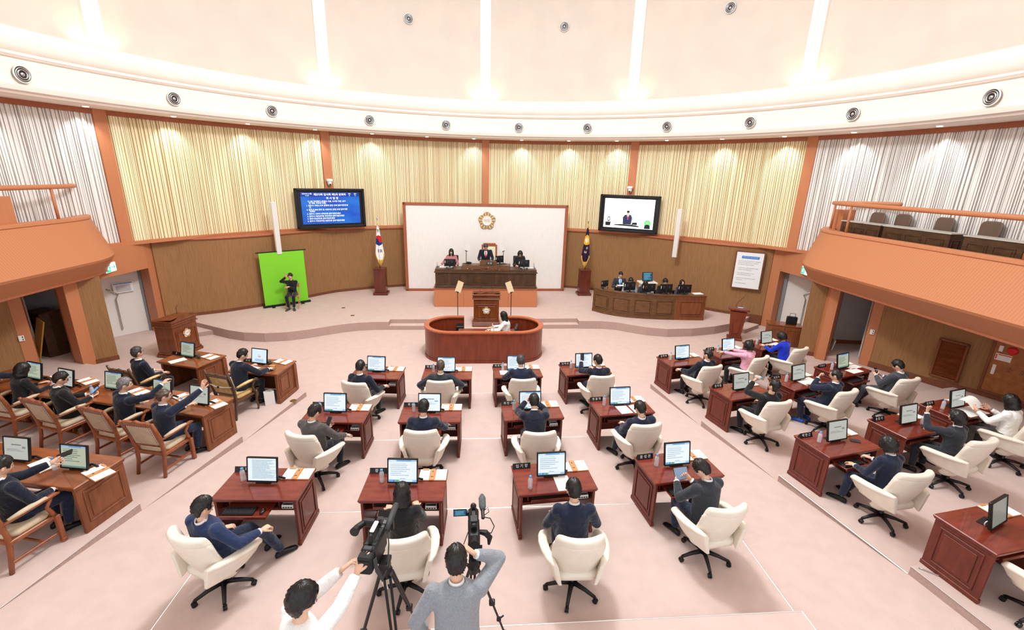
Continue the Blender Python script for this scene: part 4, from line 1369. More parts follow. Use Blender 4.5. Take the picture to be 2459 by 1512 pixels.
    if look.get('vfront'):
        # open jacket front: shirt triangle and tie lie on the chest
        vcol, tie = look['vfront']
        b = MB(); cols = 7; rows = 9; vs = []
        for j in range(rows + 1):
            q = j / rows; h = (.485 - .27 * q) * S
            c = (hip + up * h) if h <= T * .62 else chest + up2 * (h - T * .62)
            ry = (.080 + .046 * min(1, q * 2.2)) * S + .012
            w = (.045 + .035 * min(1, q * 3)) * (1 - q) ** .8
            for i in range(cols + 1):
                u = -1 + 2 * i / cols
                x = u * w; yy = ry * sqrt(max(0, 1 - (x / (.17 * S)) ** 2)) + .006
                vs.append(c + sr * x + sf * yy)
        b.add(vs, [(j * (cols + 1) + i, (j + 1) * (cols + 1) + i, (j + 1) * (cols + 1) + i + 1, j * (cols + 1) + i + 1) for j in range(rows) for i in range(cols)])
        b.build('shirt_front', vcol, t, smooth=True)
        if tie:
            b = MB(); pts = []
            for q in (0, .12, .5, .8, .98):
                h = (.475 - .27 * q) * S; c = (hip + up * h) if h <= T * .62 else chest + up2 * (h - T * .62)
                ry = (.080 + .046 * min(1, q * 2.2)) * S + .018
                pts.append(c + sf * (ry + .010))
            b.tube(pts, [.014, .017, .019, .026, .008], 6, flat=.35, upv=tuple(sf))
            b.build('necktie', tie, t, smooth=True)
    hb = hair_mesh(HM, look.get('hair', 'short'), rnd)
    hb.build('hair', look.get('haircol', H_BLACK), t, smooth=True)
    if look.get('glasses'):
        b = MB()
        for s in (-1, 1):
            b.tube([(s * .031 + .021 * cos(a), .098 - .004 * abs(cos(a)), .004 + .016 * sin(a)) for a in [2 * pi * k / 12 for k in range(12)]], .0018, 5, 0, HM, closed=True)
            b.tube([(s * .052, .094, .008), (s * .076, .05, .008), (s * .082, -.005, .004)], .0018, 5, 0, HM)
        b.tube([(-.01, .1, .006), (.01, .1, .006)], .0018, 5, 0, HM)
        b.build('glasses', M_BLACK, t)
    # shoes
    for (an, fp, kn) in ((ankR, P_['rf'], kneeR), (ankL, P_['lf'], kneeL)):
        fd = V((kn.x - hip.x, kn.y - hip.y, 0)) if P_['hip'] < .8 else V((0, 1, 0))
        fd = V((fp[0] * .3, 1, 0)).normalized() if fd.length < .05 else fd.normalized()
        r_ = V((fd.y, -fd.x, 0))
        rings = []
        g0 = an - V((0, 0, .085)) - fd * .05
        for (a, w, h) in ((-.03, .022, .05), (-.015, .034, .075), (.05, .038, .085), (.11, .042, .07), (.18, .046, .05), (.225, .038, .036), (.24, .02, .022)):
            c = g0 + fd * a + V((0, 0, h / 2 + .002))
            rings.append([c + r_ * (w * cos(q)) + V((0, 0, h / 2 * sin(q))) for q in [2 * pi * k / 12 for k in range(12)]])
        b = MB(); b.loft(rings)
        b.build('shoe', look.get('shoes', M_BLACK), t, smooth=True)
    return t, dict(wrR=wrR, wrL=wrL, headC=headC, HM=HM)
def wpt(t, p):
    return Matrix.Translation(t.location) @ Matrix.Rotation(t.rotation_euler.z, 4, 'Z') @ V(p)
# ================================================================== PLACEMENT: the members' benches
def at(px, py, rz, lx, ly, z):
    return (px + lx * cos(rz) - ly * sin(rz), py + lx * sin(rz) + ly * cos(rz), z)

NAVY = cloth('navy', (28, 36, 58)); NAVY2 = cloth('deep_navy', (22, 28, 44)); BLUEN = cloth('bright_navy', (38, 52, 88)); BLACKC = cloth('black', (26, 27, 30))
CHAR = cloth('charcoal', (46, 50, 58)); GREYC = cloth('brown_grey', (78, 74, 74)); GREYS = cloth('slate', (66, 70, 80)); PINK = cloth('pink', (226, 168, 194)); BLUE = cloth('royal_blue', (20, 50, 200))
WHITEC = cloth('white', (240, 240, 240), .02); LGREY = cloth('light_grey_linen', (134, 140, 148), .08); ROSE = cloth('dusty_rose', (168, 112, 112), .15); TROU = cloth('dark_trousers', (30, 32, 40)); NAVYT = cloth('navy_trousers', (32, 42, 66))
SHIRTW = mat('white_shirt', (236, 238, 242), .8); SHIRTB = mat('pale_blue_shirt', (190, 212, 244), .8); TIER = mat('red_tie', (206, 40, 60), .5); TIEB = mat('blue_tie', (110, 160, 226), .5)
def look(top, hair='short', hc=None, shirt=True, legs=None, **k):
    d = dict(top=top, hair=hair, haircol=hc or H_BLACK, legs=legs or TROU)
    if shirt: d['shirt'] = SHIRTW if shirt is True else shirt
    d.update(k); return d

desk0 = member_desk(); chair0 = white_chair(); mon0 = monitor(); bot0 = bottle(); tray0 = doc_tray(); key0 = keyboard(); mou0 = mouse()
USED = set()
def use(proto, loc, rz, label, group):
    if proto.name in USED: o = dup(proto, loc, rz)
    else: USED.add(proto.name); o = proto; o.location = loc; o.rotation_euler = (0, 0, rz)
    o['label'] = label
    if group: o['group'] = group
    return o

# key: desk x, y of the middle of its near edge, turn, row; seat turn; name; screen; who sits there
ROWN = {1: 'front', 2: 'second', 3: 'third', 4: 'back'}
B = {
 'C1a': (-2.54, 9.03, -5, 1, (-2.66, 8.50, -16), '신 현 정', S_APP, 'far left of the front centre row'),
 'C1b': (-1.00, 8.97, -1, 1, (-1.08, 8.55, 0), '박 종 구', S_APP, 'left of the pod in the front centre row'),
 'C1c': (0.56, 9.04, 3, 1, (0.57, 8.60, 2), '곽 희 복', S_APP, 'third from left in the front centre row'),
 'C1d': (2.15, 9.17, 7, 1, (2.22, 8.72, 2), '김 혁 성', S_APP, 'far right of the front centre row'),
 'C2a': (-2.81, 7.03, -3, 2, (-2.90, 6.46, -20), '최', S_APP, 'far left of the second centre row'),
 'C2b': (-1.16, 6.985, -1, 2, (-1.20, 6.52, -2), '최 신', S_DOC, 'second from left in the second centre row'),
 'C2c': (0.66, 7.03, 4, 2, (0.62, 6.42, 1), '최 민 규', S_APP, 'third from left in the second centre row'),
 'C2d': (2.37, 7.17, 6, 2, (2.36, 6.60, 6), '정 용 학', S_APP, 'far right of the second centre row'),
 'C3a': (-3.12, 4.965, -2.5, 3, (-3.24, 4.34, -26), '서 지', S_TEXT, 'at the near left of the centre block'),
 'C3b': (-1.30, 4.87, -2, 3, (-1.16, 4.22, 10), '황 진', S_APP, 'behind the left video camera'),
 'C3c': (0.725, 4.955, 5, 3, (0.77, 4.14, -2), '임 기 향', S_APP, 'right of the right video camera'),
 'C3d': (2.59, 5.14, 8, 3, (2.56, 4.52, 8), '윤 성 관', S_APP, 'at the near right of the centre block'),
 'R1a': (4.72, 9.67, 12, 1, (4.76, 9.18, 14), '김 학 배', S_APP, 'nearest the aisle in the front right row'),
 'R1b': (6.17, 10.17, 15, 1, (6.14, 9.66, 26), '원 용 대', S_APP, 'in the middle of the front right row'),
 'R1c': (7.57, 10.75, 17, 1, (7.52, 10.22, 22), '안 정 민', S_DOC2, 'beside the low cabinet in the front right row'),
 'R2a': (5.10, 7.765, 14, 2, (5.06, 7.30, 10), '권 아 름', S_DOC2, 'nearest the aisle in the second right row'),
 'R2b': (6.645, 8.19, 18, 2, (6.64, 7.68, 20), '차 은 숙', S_DOC2, 'in the middle of the second right row'),
 'R2c': (8.16, 8.81, 19, 2, (8.44, 8.20, 12), '나 윤 선', S_APP2, 'beside the wall in the second right row'),
 'R3a': (5.47, 5.68, 12, 3, (5.47, 5.06, 6), '박 한 근', S_DOC2, 'nearest the aisle in the third right row'),
 'R3b': (7.16, 6.16, 13, 3, (7.26, 5.78, 12), '손 준 기', S_DOC2, 'in the middle of the third right row'),
 'R3c': (8.66, 6.70, 14, 3, (8.84, 6.28, 14), '심 영 미', S_DOC2, 'below the wooden louvre in the third right row'),
 'R4a': (5.83, 3.67, 9, 4, (5.80, 3.36, 6), '', S_OFF, 'alone at the near right corner'),
}
dirs = {}
for k, (x, y, rz, row, (cx, cy, crz), nm, scr, where) in B.items():
    r = radians(rz); z = .12 * row; T = z + .72
    dk = use(desk0, (x, y, z), r, 'red mahogany member desk ' + where, "members' mahogany desks")
    use(chair0, (cx, cy, z), radians(crz), 'cream leather swivel chair ' + where, 'cream swivel chairs')
    side_view = k[0] == 'R'
    pull = .19 if k in ('C3a', 'C2a', 'C1a', 'C3d', 'R2b', 'R2c', 'R3a', 'C2b') else 0.0
    for ch in dk.children:
        if ch.name.startswith('keyboard_tray'): ch.location.y = -pull
    mx = -.03; mrz = r if k != 'R4a' else r + radians(12)
    m = use(mon0, at(x, y, r, mx, .30, T), mrz - (radians(2) if not side_view else 0), 'black monitor on the desk ' + where, "members' desk monitors")
    set_screen(m, scr)
    use(tray0, at(x, y, r, .345, .505 if k != 'R4a' else .52, T), r, 'wooden document tray on the desk ' + where, 'document trays')
    if k != 'R4a':
        bx, by = (-.315, .38)
        if k == 'C3c': bx, by = -.36, .13
        if k == 'R3b': bx, by = .23, .26
        if k != 'R2a':
            use(bot0, at(x, y, r, bx, by, T), r, 'blue-capped water bottle on the desk ' + where, 'water bottles')
        n_ = nameplate(nm); n_.location = at(x, y, r, -.395, .575 if not side_view else .56, T); n_.rotation_euler = (0, 0, r)
        tag(n_, 'black name plate on the desk ' + where, 'name plate', 'black name plates')
        dx = 0
        use(key0, at(x, y, r, -.15, .14 - pull, z + .586), r, 'black keyboard at the desk ' + where, 'keyboards')
        use(mou0, at(x, y, r, .13, .13 - pull, z + .586), r, 'black mouse at the desk ' + where, 'computer mice')
    else:
        m['label'] = 'black monitor with an idle grey screen on the desk alone at the near right corner'

def T_(k, lx, ly, dz=0.0):
    x, y, rz, row = B[k][:4]
    return at(x, y, radians(rz), lx, ly, .12 * row + .72 + dz)
def R_(k, d=0): return radians(B[k][2] + d)
paper_sheets('paper_sheet', 'white sheets under the third front-row name plate, left of the monitor', T_('C1c', -.22, .26), R_('C1c'), w=.34, d=.22, group='papers on desks')
paper_sheets('paper_sheet', 'white sheet on the desk right of the right video camera, beside the head', T_('C3c', .10, .17), R_('C3c'), w=.2, d=.30, group='papers on desks')
paper_sheets('paper_sheet', 'white sheet on the far right desk of the second centre row, left one', T_('C2d', -.01, .17), R_('C2d', 4), w=.22, d=.30, group='papers on desks')
paper_sheets('paper_sheet', 'white sheet with a pen on it, far right desk of the second centre row', T_('C2d', .25, .17), R_('C2d', 4), w=.22, d=.30, group='papers on desks')
paper_sheets('paper_sheet', 'open white booklet on the desk before the navy-suited man in blue shoes', T_('R2b', .16, .22), R_('R2b', 0), w=.23, d=.30, n=2, group='papers on desks')
paper_sheets('paper_sheet', 'white sheet on the wall-side desk of the second right row, near one', T_('R2c', .12, .14), R_('R2c', 0), w=.36, d=.2, group='papers on desks')
paper_sheets('paper_sheet', 'white sheet on the wall-side desk of the second right row, far one', T_('R2c', .34, .30), R_('R2c', 0), w=.36, d=.17, group='papers on desks')
paper_sheets('paper_sheet', 'open white booklet in front of the woman in royal blue', T_('R1c', .12, .18), R_('R1c', 0), w=.24, d=.3, n=2, group='papers on desks')
paper_sheets('paper_sheet', 'large white sheets on the desk of the woman in the white jacket', T_('R3c', .08, .16), R_('R3c', 0), w=.27, d=.3, n=2, group='papers on desks')
def pen(label, loc, rz, m=M_BLACK):
    o = MB().tube([(-.06, 0, .005), (.05, 0, .005), (.07, 0, .005)], [.004, .004, .0015], 8).build('pen', m); o.location = loc; o.rotation_euler = (0, 0, rz)
    return tag(o, label, 'pen')
pen('black pen on the white sheet of the second centre row', T_('C2d', .25, .20, .004), R_('C2d', 110))
def phone(label, loc, rz, rx=0.0, w=.075, d=.155, scr=None, parent=None):
    t = thing('phone', label, 'phone', loc, rz)
    t.rotation_euler = (rx, 0, rz)
    MB().box((0, 0, .005), (w, d, .009), b=.003).build('case', M_BLACK, t)
    MB().box((0, 0, .0101), (w - .008, d - .01, .001)).build('screen', scr or mat('phone_screen', (34, 40, 52), .15), t)
    return t
phone('black phone lying beside the monitor before the curly dark-grey-suited woman', T_('R3b', .17, .19), R_('R3b', -60))
o = MB().box((0, 0, .007), (.14, .09, .014), b=.004).box((.0, .012, .016), (.12, .04, .004)).build('glasses_case', M_GREYD); o.location = T_('R3a', .30, .26); o.rotation_euler = (0, 0, R_('R3a', -40))
tag(o, 'dark grey flip case lying on the aisle desk of the third right row', 'case')
o = MB().box((0, 0, .01), (.2, .1, .02), b=.004).build('pencil_case', mat('teal_case', (40, 66, 70), .6)); o.location = T_('R1c', -.13, .14); o.rotation_euler = (0, 0, R_('R1c', 10))
tag(o, 'dark teal case on the desk of the woman in royal blue', 'case')
t = thing('eyeglasses', 'thin folded spectacles lying on the near right centre desk', 'glasses', T_('C3d', .28, .22), R_('C3d', -20))
b = MB()
for s in (-1, 1):
    b.tube([(s * .03 + .022 * cos(a), 0, .02 + .018 * sin(a)) for a in [2 * pi * k / 10 for k in range(10)]], .0018, 5, closed=True)
    b.tube([(s * .052, 0, .022), (s * .056, -.06, .016), (s * .05, -.12, .004)], .0018, 5)
b.build('frame', M_CHROME, t)
t = thing('keyring', 'white ring hanging behind the monitor at the near right corner', 'ring', T_('R4a', -.12, .36, .03), 0)
MB().tube([(.035 * cos(a), .0, .035 * sin(a)) for a in [2 * pi * k / 14 for k in range(14)]], .006, 6, closed=True).build('loop', M_WHITE, t)
# microphone stalks on the desks
def mic(loc, rz, label, h=.16, lay=True):
    t = thing('gooseneck_microphone', label, 'microphone', loc, rz, 'gooseneck microphones')
    MB().box((0, 0, .012), (.06, .09, .024), b=.006).build('base', M_BLACK, t)
    b = MB(); b.tube([(0, .0, .02), (0, -.02, .02 + h * .5), (0.02, -.07, .02 + h)], .004, 6); b.ell((.023, -.08, .022 + h), (.009, .016, .009), 8, 6)
    b.build('stalk', M_BLACK, t)
    return t

# ---- seated members
SEAT = dict(hip=.56)
def seated(key, label, lk, pose, fwd=.0):
    x, y, rz, row, (cx, cy, crz) = B[key][:5]
    r = radians(crz)
    return person(label, at(cx, cy, r, 0, fwd, .12 * row), r, lk, pose)
A_R, A_L = (.31, .20, .70), (-.31, .20, .70)       # resting on the padded arms
seated('C3a', 'person in a bright navy suit leaning back in the near left cream chair', look(BLUEN, legs=NAVYT), dict(lean=-19, side=0, hyaw=-14, hpitch=10, rh=(.37, .22, .73), lh=(-.16, .14, .64), rf=(.20, .62, 0), lf=(-.05, .66, 0), rcurl=.9, rn=(0, 0, -1)), .05)
seated('C3b', 'person with a dark bob and black jacket seated behind the left video camera', look(BLACKC, 'bob', shirt=False, fem=True), dict(lean=8, hpitch=22, hyaw=-4, rh=(.18, .42, .72), lh=(-.18, .42, .72)), .10)
seated('C3c', 'person in a dark navy suit sitting upright at the desk right of the video camera', look(NAVY, legs=NAVYT), dict(lean=6, hpitch=14, hyaw=8, rh=(.20, .34, .68), lh=(-.20, .34, .68), rpole=(.7, -.5, -.7), lpole=(-.7, -.5, -.7)), .13)
seated('C3d', 'person in a dark suit holding a black folding phone at the near right centre desk', look(CHAR, legs=NAVYT), dict(lean=6, twist=12, hyaw=26, hpitch=34, rh=(.0, .36, .84), lh=(-.20, .38, .84), rcurl=.8, lcurl=.8, rn=(-.5, 0, .3), ln=(.5, 0, .3)), .10)
seated('C2a', 'person in a brown-grey suit with one hand on the mouse in the second row', look(GREYC), dict(lean=-4, hyaw=-12, hpitch=24, rh=(.30, .35, .66), lh=(-.08, .32, .76), rpole=(.8, -.4, -.8), ln=(.4, 0, .4)), .04)
seated('C2b', 'person in a dark navy jacket with right hand reaching to the keyboard, second row', look(NAVY), dict(lean=-2, hpitch=16, rh=(.32, .38, .70), lh=(-.20, .28, .66), rpole=(.7, -.4, -.7)), .05)
seated('C2c', 'person in navy leaning forward with both elbows on the desk', look(NAVY2, legs=NAVYT), dict(lean=24, hpitch=24, rh=(.08, .62, .98), lh=(-.09, .60, 1.0), rpole=(1, .2, -.7), lpole=(-1, .2, -.7), rn=(-1, -.3, 0), ln=(1, -.3, 0)), .16)
seated('C2d', 'person in a navy suit slumped sideways at the far right of the second row', look(NAVY, legs=NAVYT), dict(lean=-16, side=-4, hyaw=8, hpitch=26, rh=(.0, .30, .70), lh=(-.16, .28, .70), rf=(.0, .62, 0), lf=(-.18, .5, 0)), .0)
seated('C1a', 'person in a dark navy suit resting one hand on the armrest, front row left', look(NAVY2), dict(lean=-6, hyaw=8, hpitch=16, rh=(.36, .22, .72), lh=(-.30, .30, .68), rcurl=.8), .03)
seated('C1b', 'person with cropped grey hair and arms akimbo in the front row', look(CHAR, 'crop', H_THIN), dict(lean=-10, hpitch=6, rh=(.38, .06, .66), lh=(-.38, .06, .66), rpole=(1.2, -.8, -.1), lpole=(-1.2, -.8, -.1)), .03)
seated('C1c', 'person with silvering hair and a navy suit before the third front-row monitor', look(NAVY, hc=H_DGREY), dict(lean=6, hpitch=20, rh=(.22, .40, .70), lh=(-.22, .40, .70), rpole=(1.2, -.4, -.4), lpole=(-1.2, -.4, -.4)), .08)
pC1d = seated('C1d', 'person in a navy suit holding up a black phone, front row right', look(NAVY2, legs=NAVYT), dict(lean=-4, hyaw=22, hpitch=12, rh=(.02, .30, .86), lh=(-.26, .42, 1.02), lcurl=.7, ln=(.8, -.3, 0), rf=(.0, .55, 0)), .05)
seated('R1a', 'person in a navy suit looking up at the screens, front right row by the aisle', look(NAVY2, 'thin'), dict(lean=-14, hyaw=24, hpitch=-8, rh=(.14, .34, .68), lh=(-.36, .26, .72), lcurl=.9, rf=(.1, .55, 0), lf=(-.1, .5, 0)), .04)
seated('R1b', 'person in a pink jacket reaching both arms onto the desk', look(PINK, 'perm', fem=True, shirt=False), dict(lean=-2, hyaw=12, hpitch=8, rh=(.14, .50, .88), lh=(-.24, .54, .88), rcurl=.2, lcurl=.2, rpole=(1, 0, -1), lpole=(-1, 0, -1)), .06)
seated('R1c', 'person in a royal blue jacket reading papers at the desk by the low cabinet', look(BLUE, 'perm', fem=True, shirt=False, glasses=True), dict(lean=10, hyaw=6, hpitch=28, rh=(.10, .44, .78), lh=(-.16, .46, .80)), .10)
pR2a = seated('R2a', 'person in a black jacket drinking from a water bottle', look(BLACKC, shirt=False), dict(lean=-10, hyaw=10, hpitch=-22, rh=(.20, .30, .68), lh=(-.10, .27, 1.15), lcurl=1.0, ln=(.9, -.2, 0), ldir=(.5, .1, .5), lpole=(-1.0, 0, -.8)), .04)
seated('R2b', 'person in a navy suit and blue shoes holding a hand to the mouth', look(NAVY, 'thin', legs=NAVYT, shoes=mat('blue_shoes', (40, 96, 200), .5), glasses=True), dict(lean=-8, hyaw=20, hpitch=2, rh=(.16, .52, .74), lh=(-.05, .24, 1.05), lcurl=1.1, ln=(.5, -.8, 0), ldir=(.3, -.2, .9), lpole=(-.6, .8, -.8)), .05)
seated('R2c', 'person in a slate grey suit looking down at a phone by the wall', look(GREYS, legs=GREYS), dict(lean=-12, hyaw=18, hpitch=28, rh=(.06, .26, .82), lh=(-.10, .28, .84), rcurl=.6, lcurl=.8, rn=(-.2, .3, .9), ln=(.2, .3, .9), rf=(.06, .66, 0), lf=(-.2, .55, 0)), .03)
seated('R3a', 'person with a short dark perm and navy jacket typing on the keyboard tray', look(NAVY, 'perm', fem=True, legs=NAVYT, glasses=True, shoes=mat('canvas_shoes', (24, 24, 28), .7)), dict(lean=6, hyaw=6, hpitch=20, rh=(.16, .40, .72), lh=(-.20, .34, .68), rf=(.02, .58, 0), lf=(-.2, .46, 0)), .05)
pR3b = seated('R3b', 'person with curly dark hair and charcoal jacket raising a fist in the third right row', look(CHAR, 'perm', fem=True, legs=CHAR), dict(lean=2, hyaw=24, hpitch=6, rh=(.14, .36, .74), lh=(-.18, .36, 1.12), lcurl=1.4, ln=(.3, -.9, 0), ldir=(.1, .2, .9), lpole=(-.6, .6, -.9)), .07)
pR3c = seated('R3c', 'person with a dark bob and white jacket holding up papers', look(WHITEC, 'bob', fem=True, shirt=False, legs=GREYC), dict(lean=2, hyaw=8, hpitch=20, rh=(.12, .34, .86), lh=(-.16, .38, .84), rn=(-.8, 0, .2), ln=(.8, 0, .2)), .07)
# things held in the hands
def held(pr, label, off, rz, rx, **k):
    t, inf = pr
    p = wpt(t, inf['wrL'] + V(off)); return phone(label, p, t.rotation_euler.z + rz, rx, **k)
held(pC1d, 'black phone held up in front of the face in the front row', (.02, .03, .10), 0, radians(75), w=.08, d=.17)
t, inf = pR2a
bt = dup(bot0, wpt(t, inf['wrL'] + V((.06, .03, .08))), t.rotation_euler.z, 'water bottle tipped to the lips of the man in the black jacket'); bt.rotation_euler = (radians(75), 0, t.rotation_euler.z - .2); bt['group'] = 'water bottles'
t, inf = pR3c
o = MB(); vs = []
for j in range(9):
    q = j / 8; vs += [(-.15, -.02 + .25 * q, .10 * sin(q * 2.4)), (.15, -.02 + .25 * q, .10 * sin(q * 2.4) + .05 * q)]
o.add(vs + [(a, b_, c - .002) for a, b_, c in vs], [(2 * i, 2 * i + 1, 2 * i + 3, 2 * i + 2) for i in range(8)] + [(18 + 2 * i + 2, 18 + 2 * i + 3, 18 + 2 * i + 1, 18 + 2 * i) for i in range(8)])
o = o.build('paper_sheet', M_PAPER, smooth=True); o.location = wpt(t, (-.03, .46, .84)); o.rotation_euler = (0, 0, t.rotation_euler.z)
tag(o, 'curled white sheet held up by the woman in the white jacket', 'papers')
# ---- phones in laps
def lap_phone(key, label, lx, ly, z, rx=40, **k):
    x, y, rz, row, (cx, cy, crz) = B[key][:5]; r = radians(crz)
    phone(label, at(cx, cy, r, lx, ly, .12 * row + z), r, radians(rx), **k)
lap_phone('C2a', 'black phone held in the left hand of the brown-grey-suited man', -.04, .44, .82, 50)
lap_phone('R2c', 'black phone held over the lap of the man by the wall', -.03, .37, .90, 50)
lap_phone('C3d', 'large black folding phone in a case, held at the near right desk', -.11, .54, .90, 55, w=.2, d=.16, scr=mat('phone_lit', (120, 140, 166), .2, emit=(120, 140, 166), estr=.4))

# ================================================================== LEFT BLOCK: the officials
R15 = radians(-15)
ld = long_desk(2.78); ld.location = (-6.36, 7.66, .24); ld.rotation_euler = (0, 0, R15); tag(ld, 'long polished walnut desk with three monitors in the second left row', 'desk')
ld2 = long_desk(2.2); ld2.location = (-8.95, 8.30, .24); ld2.rotation_euler = (0, 0, radians(-14)); tag(ld2, 'long walnut desk with two monitors nearest the left portal', 'desk')
ld3 = long_desk(2.9); ld3.location = (-6.86, 5.56, .36); ld3.rotation_euler = (0, 0, radians(-12)); tag(ld3, 'long walnut desk cut by the left edge of the view, third left row', 'desk')
e1 = exec_desk(1.15); e1.location = (-7.0, 9.84, .12); e1.rotation_euler = (0, 0, radians(-19)); tag(e1, 'walnut executive desk beside the carved lectern, front left row', 'desk')
e2 = exec_desk(1.14); e2.location = (-5.17, 9.36, .12); e2.rotation_euler = (0, 0, radians(-9)); tag(e2, 'walnut executive desk by the aisle with a glass and wooden box', 'desk')
wc0 = wood_armchair()
for (x, y, r, z, l) in ((-5.51, 6.97, -13, .24, 'under the balding man with a raised hand'), (-6.47, 7.41, -19, .24, 'under the grey-haired man pointing'), (-7.64, 7.74, -20, .24, 'under the man in glasses with a phone'),
                        (-8.75, 8.13, -16, .24, 'under the woman with a dark bob'), (-5.99, 5.02, -14, .36, 'in the third left row'), (-9.75, 8.42, -14, .24, 'at the left edge of the view')):
    use(wc0, (x, y, z), radians(r), 'brown wooden armchair with taupe upholstery ' + l, 'wooden armchairs of the officials')
th = wood_armchair(M_EXECWOOD, M_GOLDCLOTH, True, M_SUEDE); th.location = (-7.36, 9.24, .12); th.rotation_euler = (0, 0, radians(-20)); tag(th, 'dark carved armchair with a plain brown back in the front left row', 'chair')
th2 = wood_armchair(M_EXECWOOD, M_GOLDCLOTH, True, M_GOLDCLOTH); th2.location = (-5.36, 8.98, .12); th2.rotation_euler = (0, 0, radians(-20)); tag(th2, 'dark carved armchair with gold damask back and a white strap', 'chair')
t = thing('back_support', 'white mesh lumbar support strapped to the gold damask chair', 'back support', (-5.36, 8.98, .12), radians(-20))
MB().tube([(-.27, -.29, .74), (-.1, -.345, .735), (.1, -.345, .735), (.27, -.29, .74)], .02, 6, flat=.4).build('strap', M_WHITE, t)
MB().box((0, -.36, .735), (.05, .012, .035), b=.004).build('buckle', M_BLACK, t)
MB().box((0, 0, 0), (.4, .03, .4), 0, Matrix.Translation((0.02, -.2, .74)) @ Matrix.Rotation(radians(12), 4, 'X'), b=.012).build('mesh_pad', M_WHITE, t)
Lz = .96
for (x, y, z, r, scr, l) in ((-5.29, 7.68, Lz, -16, S_DOC2, 'in front of the balding man, right end of the long desk'), (-6.08, 7.94, Lz, -16, S_APP2, 'behind the pointing arm on the long desk'), (-7.17, 8.30, Lz, -16, S_APP2, 'left end of the long walnut desk'),
                             (-8.13, 8.45, Lz, -20, S_DOC2, 'on the portal-side walnut desk, right one'), (-8.98, 8.79, Lz, -20, S_APP2, 'on the portal-side walnut desk behind the dark bob'),
                             (-6.64, 5.86, 1.08, -10, S_DOC2, 'on the third-row walnut desk, left one'), (-5.73, 5.64, 1.08, -10, S_APP2, 'on the third-row walnut desk, right one'),
                             (-6.98, 10.22, .84, -20, S_APP2, 'on the executive desk before the carved lectern'), (-5.21, 9.80, .84, -16, S_PORTAL, 'on the executive desk by the aisle')):
    m = use(mon0, (x, y, z), radians(r), 'black monitor ' + l, "officials' desk monitors"); set_screen(m, scr)
for (x, y, z, r, l) in ((-5.02, 7.72, Lz, -35, 'right of the rightmost monitor on the long desk'), (-5.72, 7.98, Lz, -35, 'between monitors on the long desk, middle'), (-6.68, 8.24, Lz, -30, 'left part of the long walnut desk'),
                        (-7.95, 8.73, Lz, -30, 'right part of the portal-side desk'), (-8.62, 8.95, Lz, -30, 'between the monitors of the portal-side desk'), (-6.22, 5.78, 1.08, -30, 'left part of the third-row walnut desk'), (-5.38, 5.58, 1.08, -30, 'right end of the third-row walnut desk'),
                        (-6.5, 10.26, .84, -30, 'executive desk by the carved lectern'), (-4.75, 9.95, .84, -25, 'executive desk by the aisle')):
    use(tray0, (x, y, z), radians(r), 'open wooden document tray on the ' + l, 'document trays of the officials')
for (x, y, z, l) in ((-7.42, 8.15, Lz, 'left end of the long walnut desk'), (-6.3, 7.78, Lz, 'behind the raised navy sleeve'), (-5.52, 7.62, Lz, 'next to the rightmost monitor of the long desk'), (-8.33, 8.45, Lz, 'beside the portal-side monitor'),
                     (-6.83, 5.78, 1.08, 'left of the third-row monitor'), (-6.0, 5.68, 1.08, 'between the third-row monitors')):
    use(bot0, (x, y, z), 0, 'small water bottle with a blue cap, ' + l, 'water bottles of the officials')
paper_sheets('paper_sheet', 'white sheet on the executive desk beside the carved lectern', (-7.1, 10.06, .84), radians(-40), w=.2, d=.32)
paper_sheets('paper_sheet', 'open white booklet on the executive desk by the aisle', (-5.38, 9.62, .84), radians(-25), w=.25, d=.26, n=2)
for (x, y, l) in ((-6.72, 10.2, 'on the executive desk by the carved lectern'), (-4.98, 9.8, 'beside the aisle executive monitor')):
    t = thing('drinking_glass', 'clear drinking glass ' + l, 'glass', (x, y, .84))
    MB().lathe([(0, 0), (.03, 0), (.04, .09), (.037, .09), (.028, .006), (0, .006)], 16).build('tumbler', M_GLASS, t, smooth=True)
    MB().lathe([(0, .006), (.028, .006), (.033, .05), (0, .05)], 14).build('water', M_GLASS, t, smooth=True)
t = thing('wooden_box', 'small light wooden box on the executive desk by the aisle', 'box', (-4.87, 9.66, .84), radians(-15))
MB().box((0, 0, .015), (.13, .07, .03), b=.005).build('box_body', M_WOODTRAY, t); MB().box((0, 0, .036), (.135, .075, .012), b=.004).build('lid', M_WOODTRAY, t)
pen('yellow pencil on the executive desk by the aisle', (-5.12, 9.58, .84), radians(45), mat('pencil_yellow', (226, 190, 70), .5))
o = MB().box((0, 0, .003), (.2, .18, .004)).build('mouse_pad', M_BLACK); o.location = (-4.87, 9.52, .84); o.rotation_euler = (0, 0, -.2); tag(o, 'black mouse pad under the right hand at the aisle executive desk', 'mouse pad')
b = MB(); b.box((0, 0, .15), (.2, .11, .30), b=.004); b.tube([(-.05, -.056, .30), (-.05, -.06, .36), (.05, -.06, .36), (.05, -.056, .30)], .004, 5)
o = b.build('paper_bag', M_WHITE); o.location = (-4.86, 9.32, .12); o.rotation_euler = (0, 0, .5); tag(o, 'white paper bag on the floor beside the aisle executive desk', 'bag')
for (x, y, z, r, txt, l) in ((-7.32, 10.42, .84, -20, '부', 'at the executive desk by the carved lectern'), (-5.52, 9.98, .84, -14, '시 장', 'at the aisle executive desk')):
    n_ = nameplate(txt); n_.location = (x, y, z); n_.rotation_euler = (0, 0, radians(r)); tag(n_, 'black name plate ' + l, 'name plate')

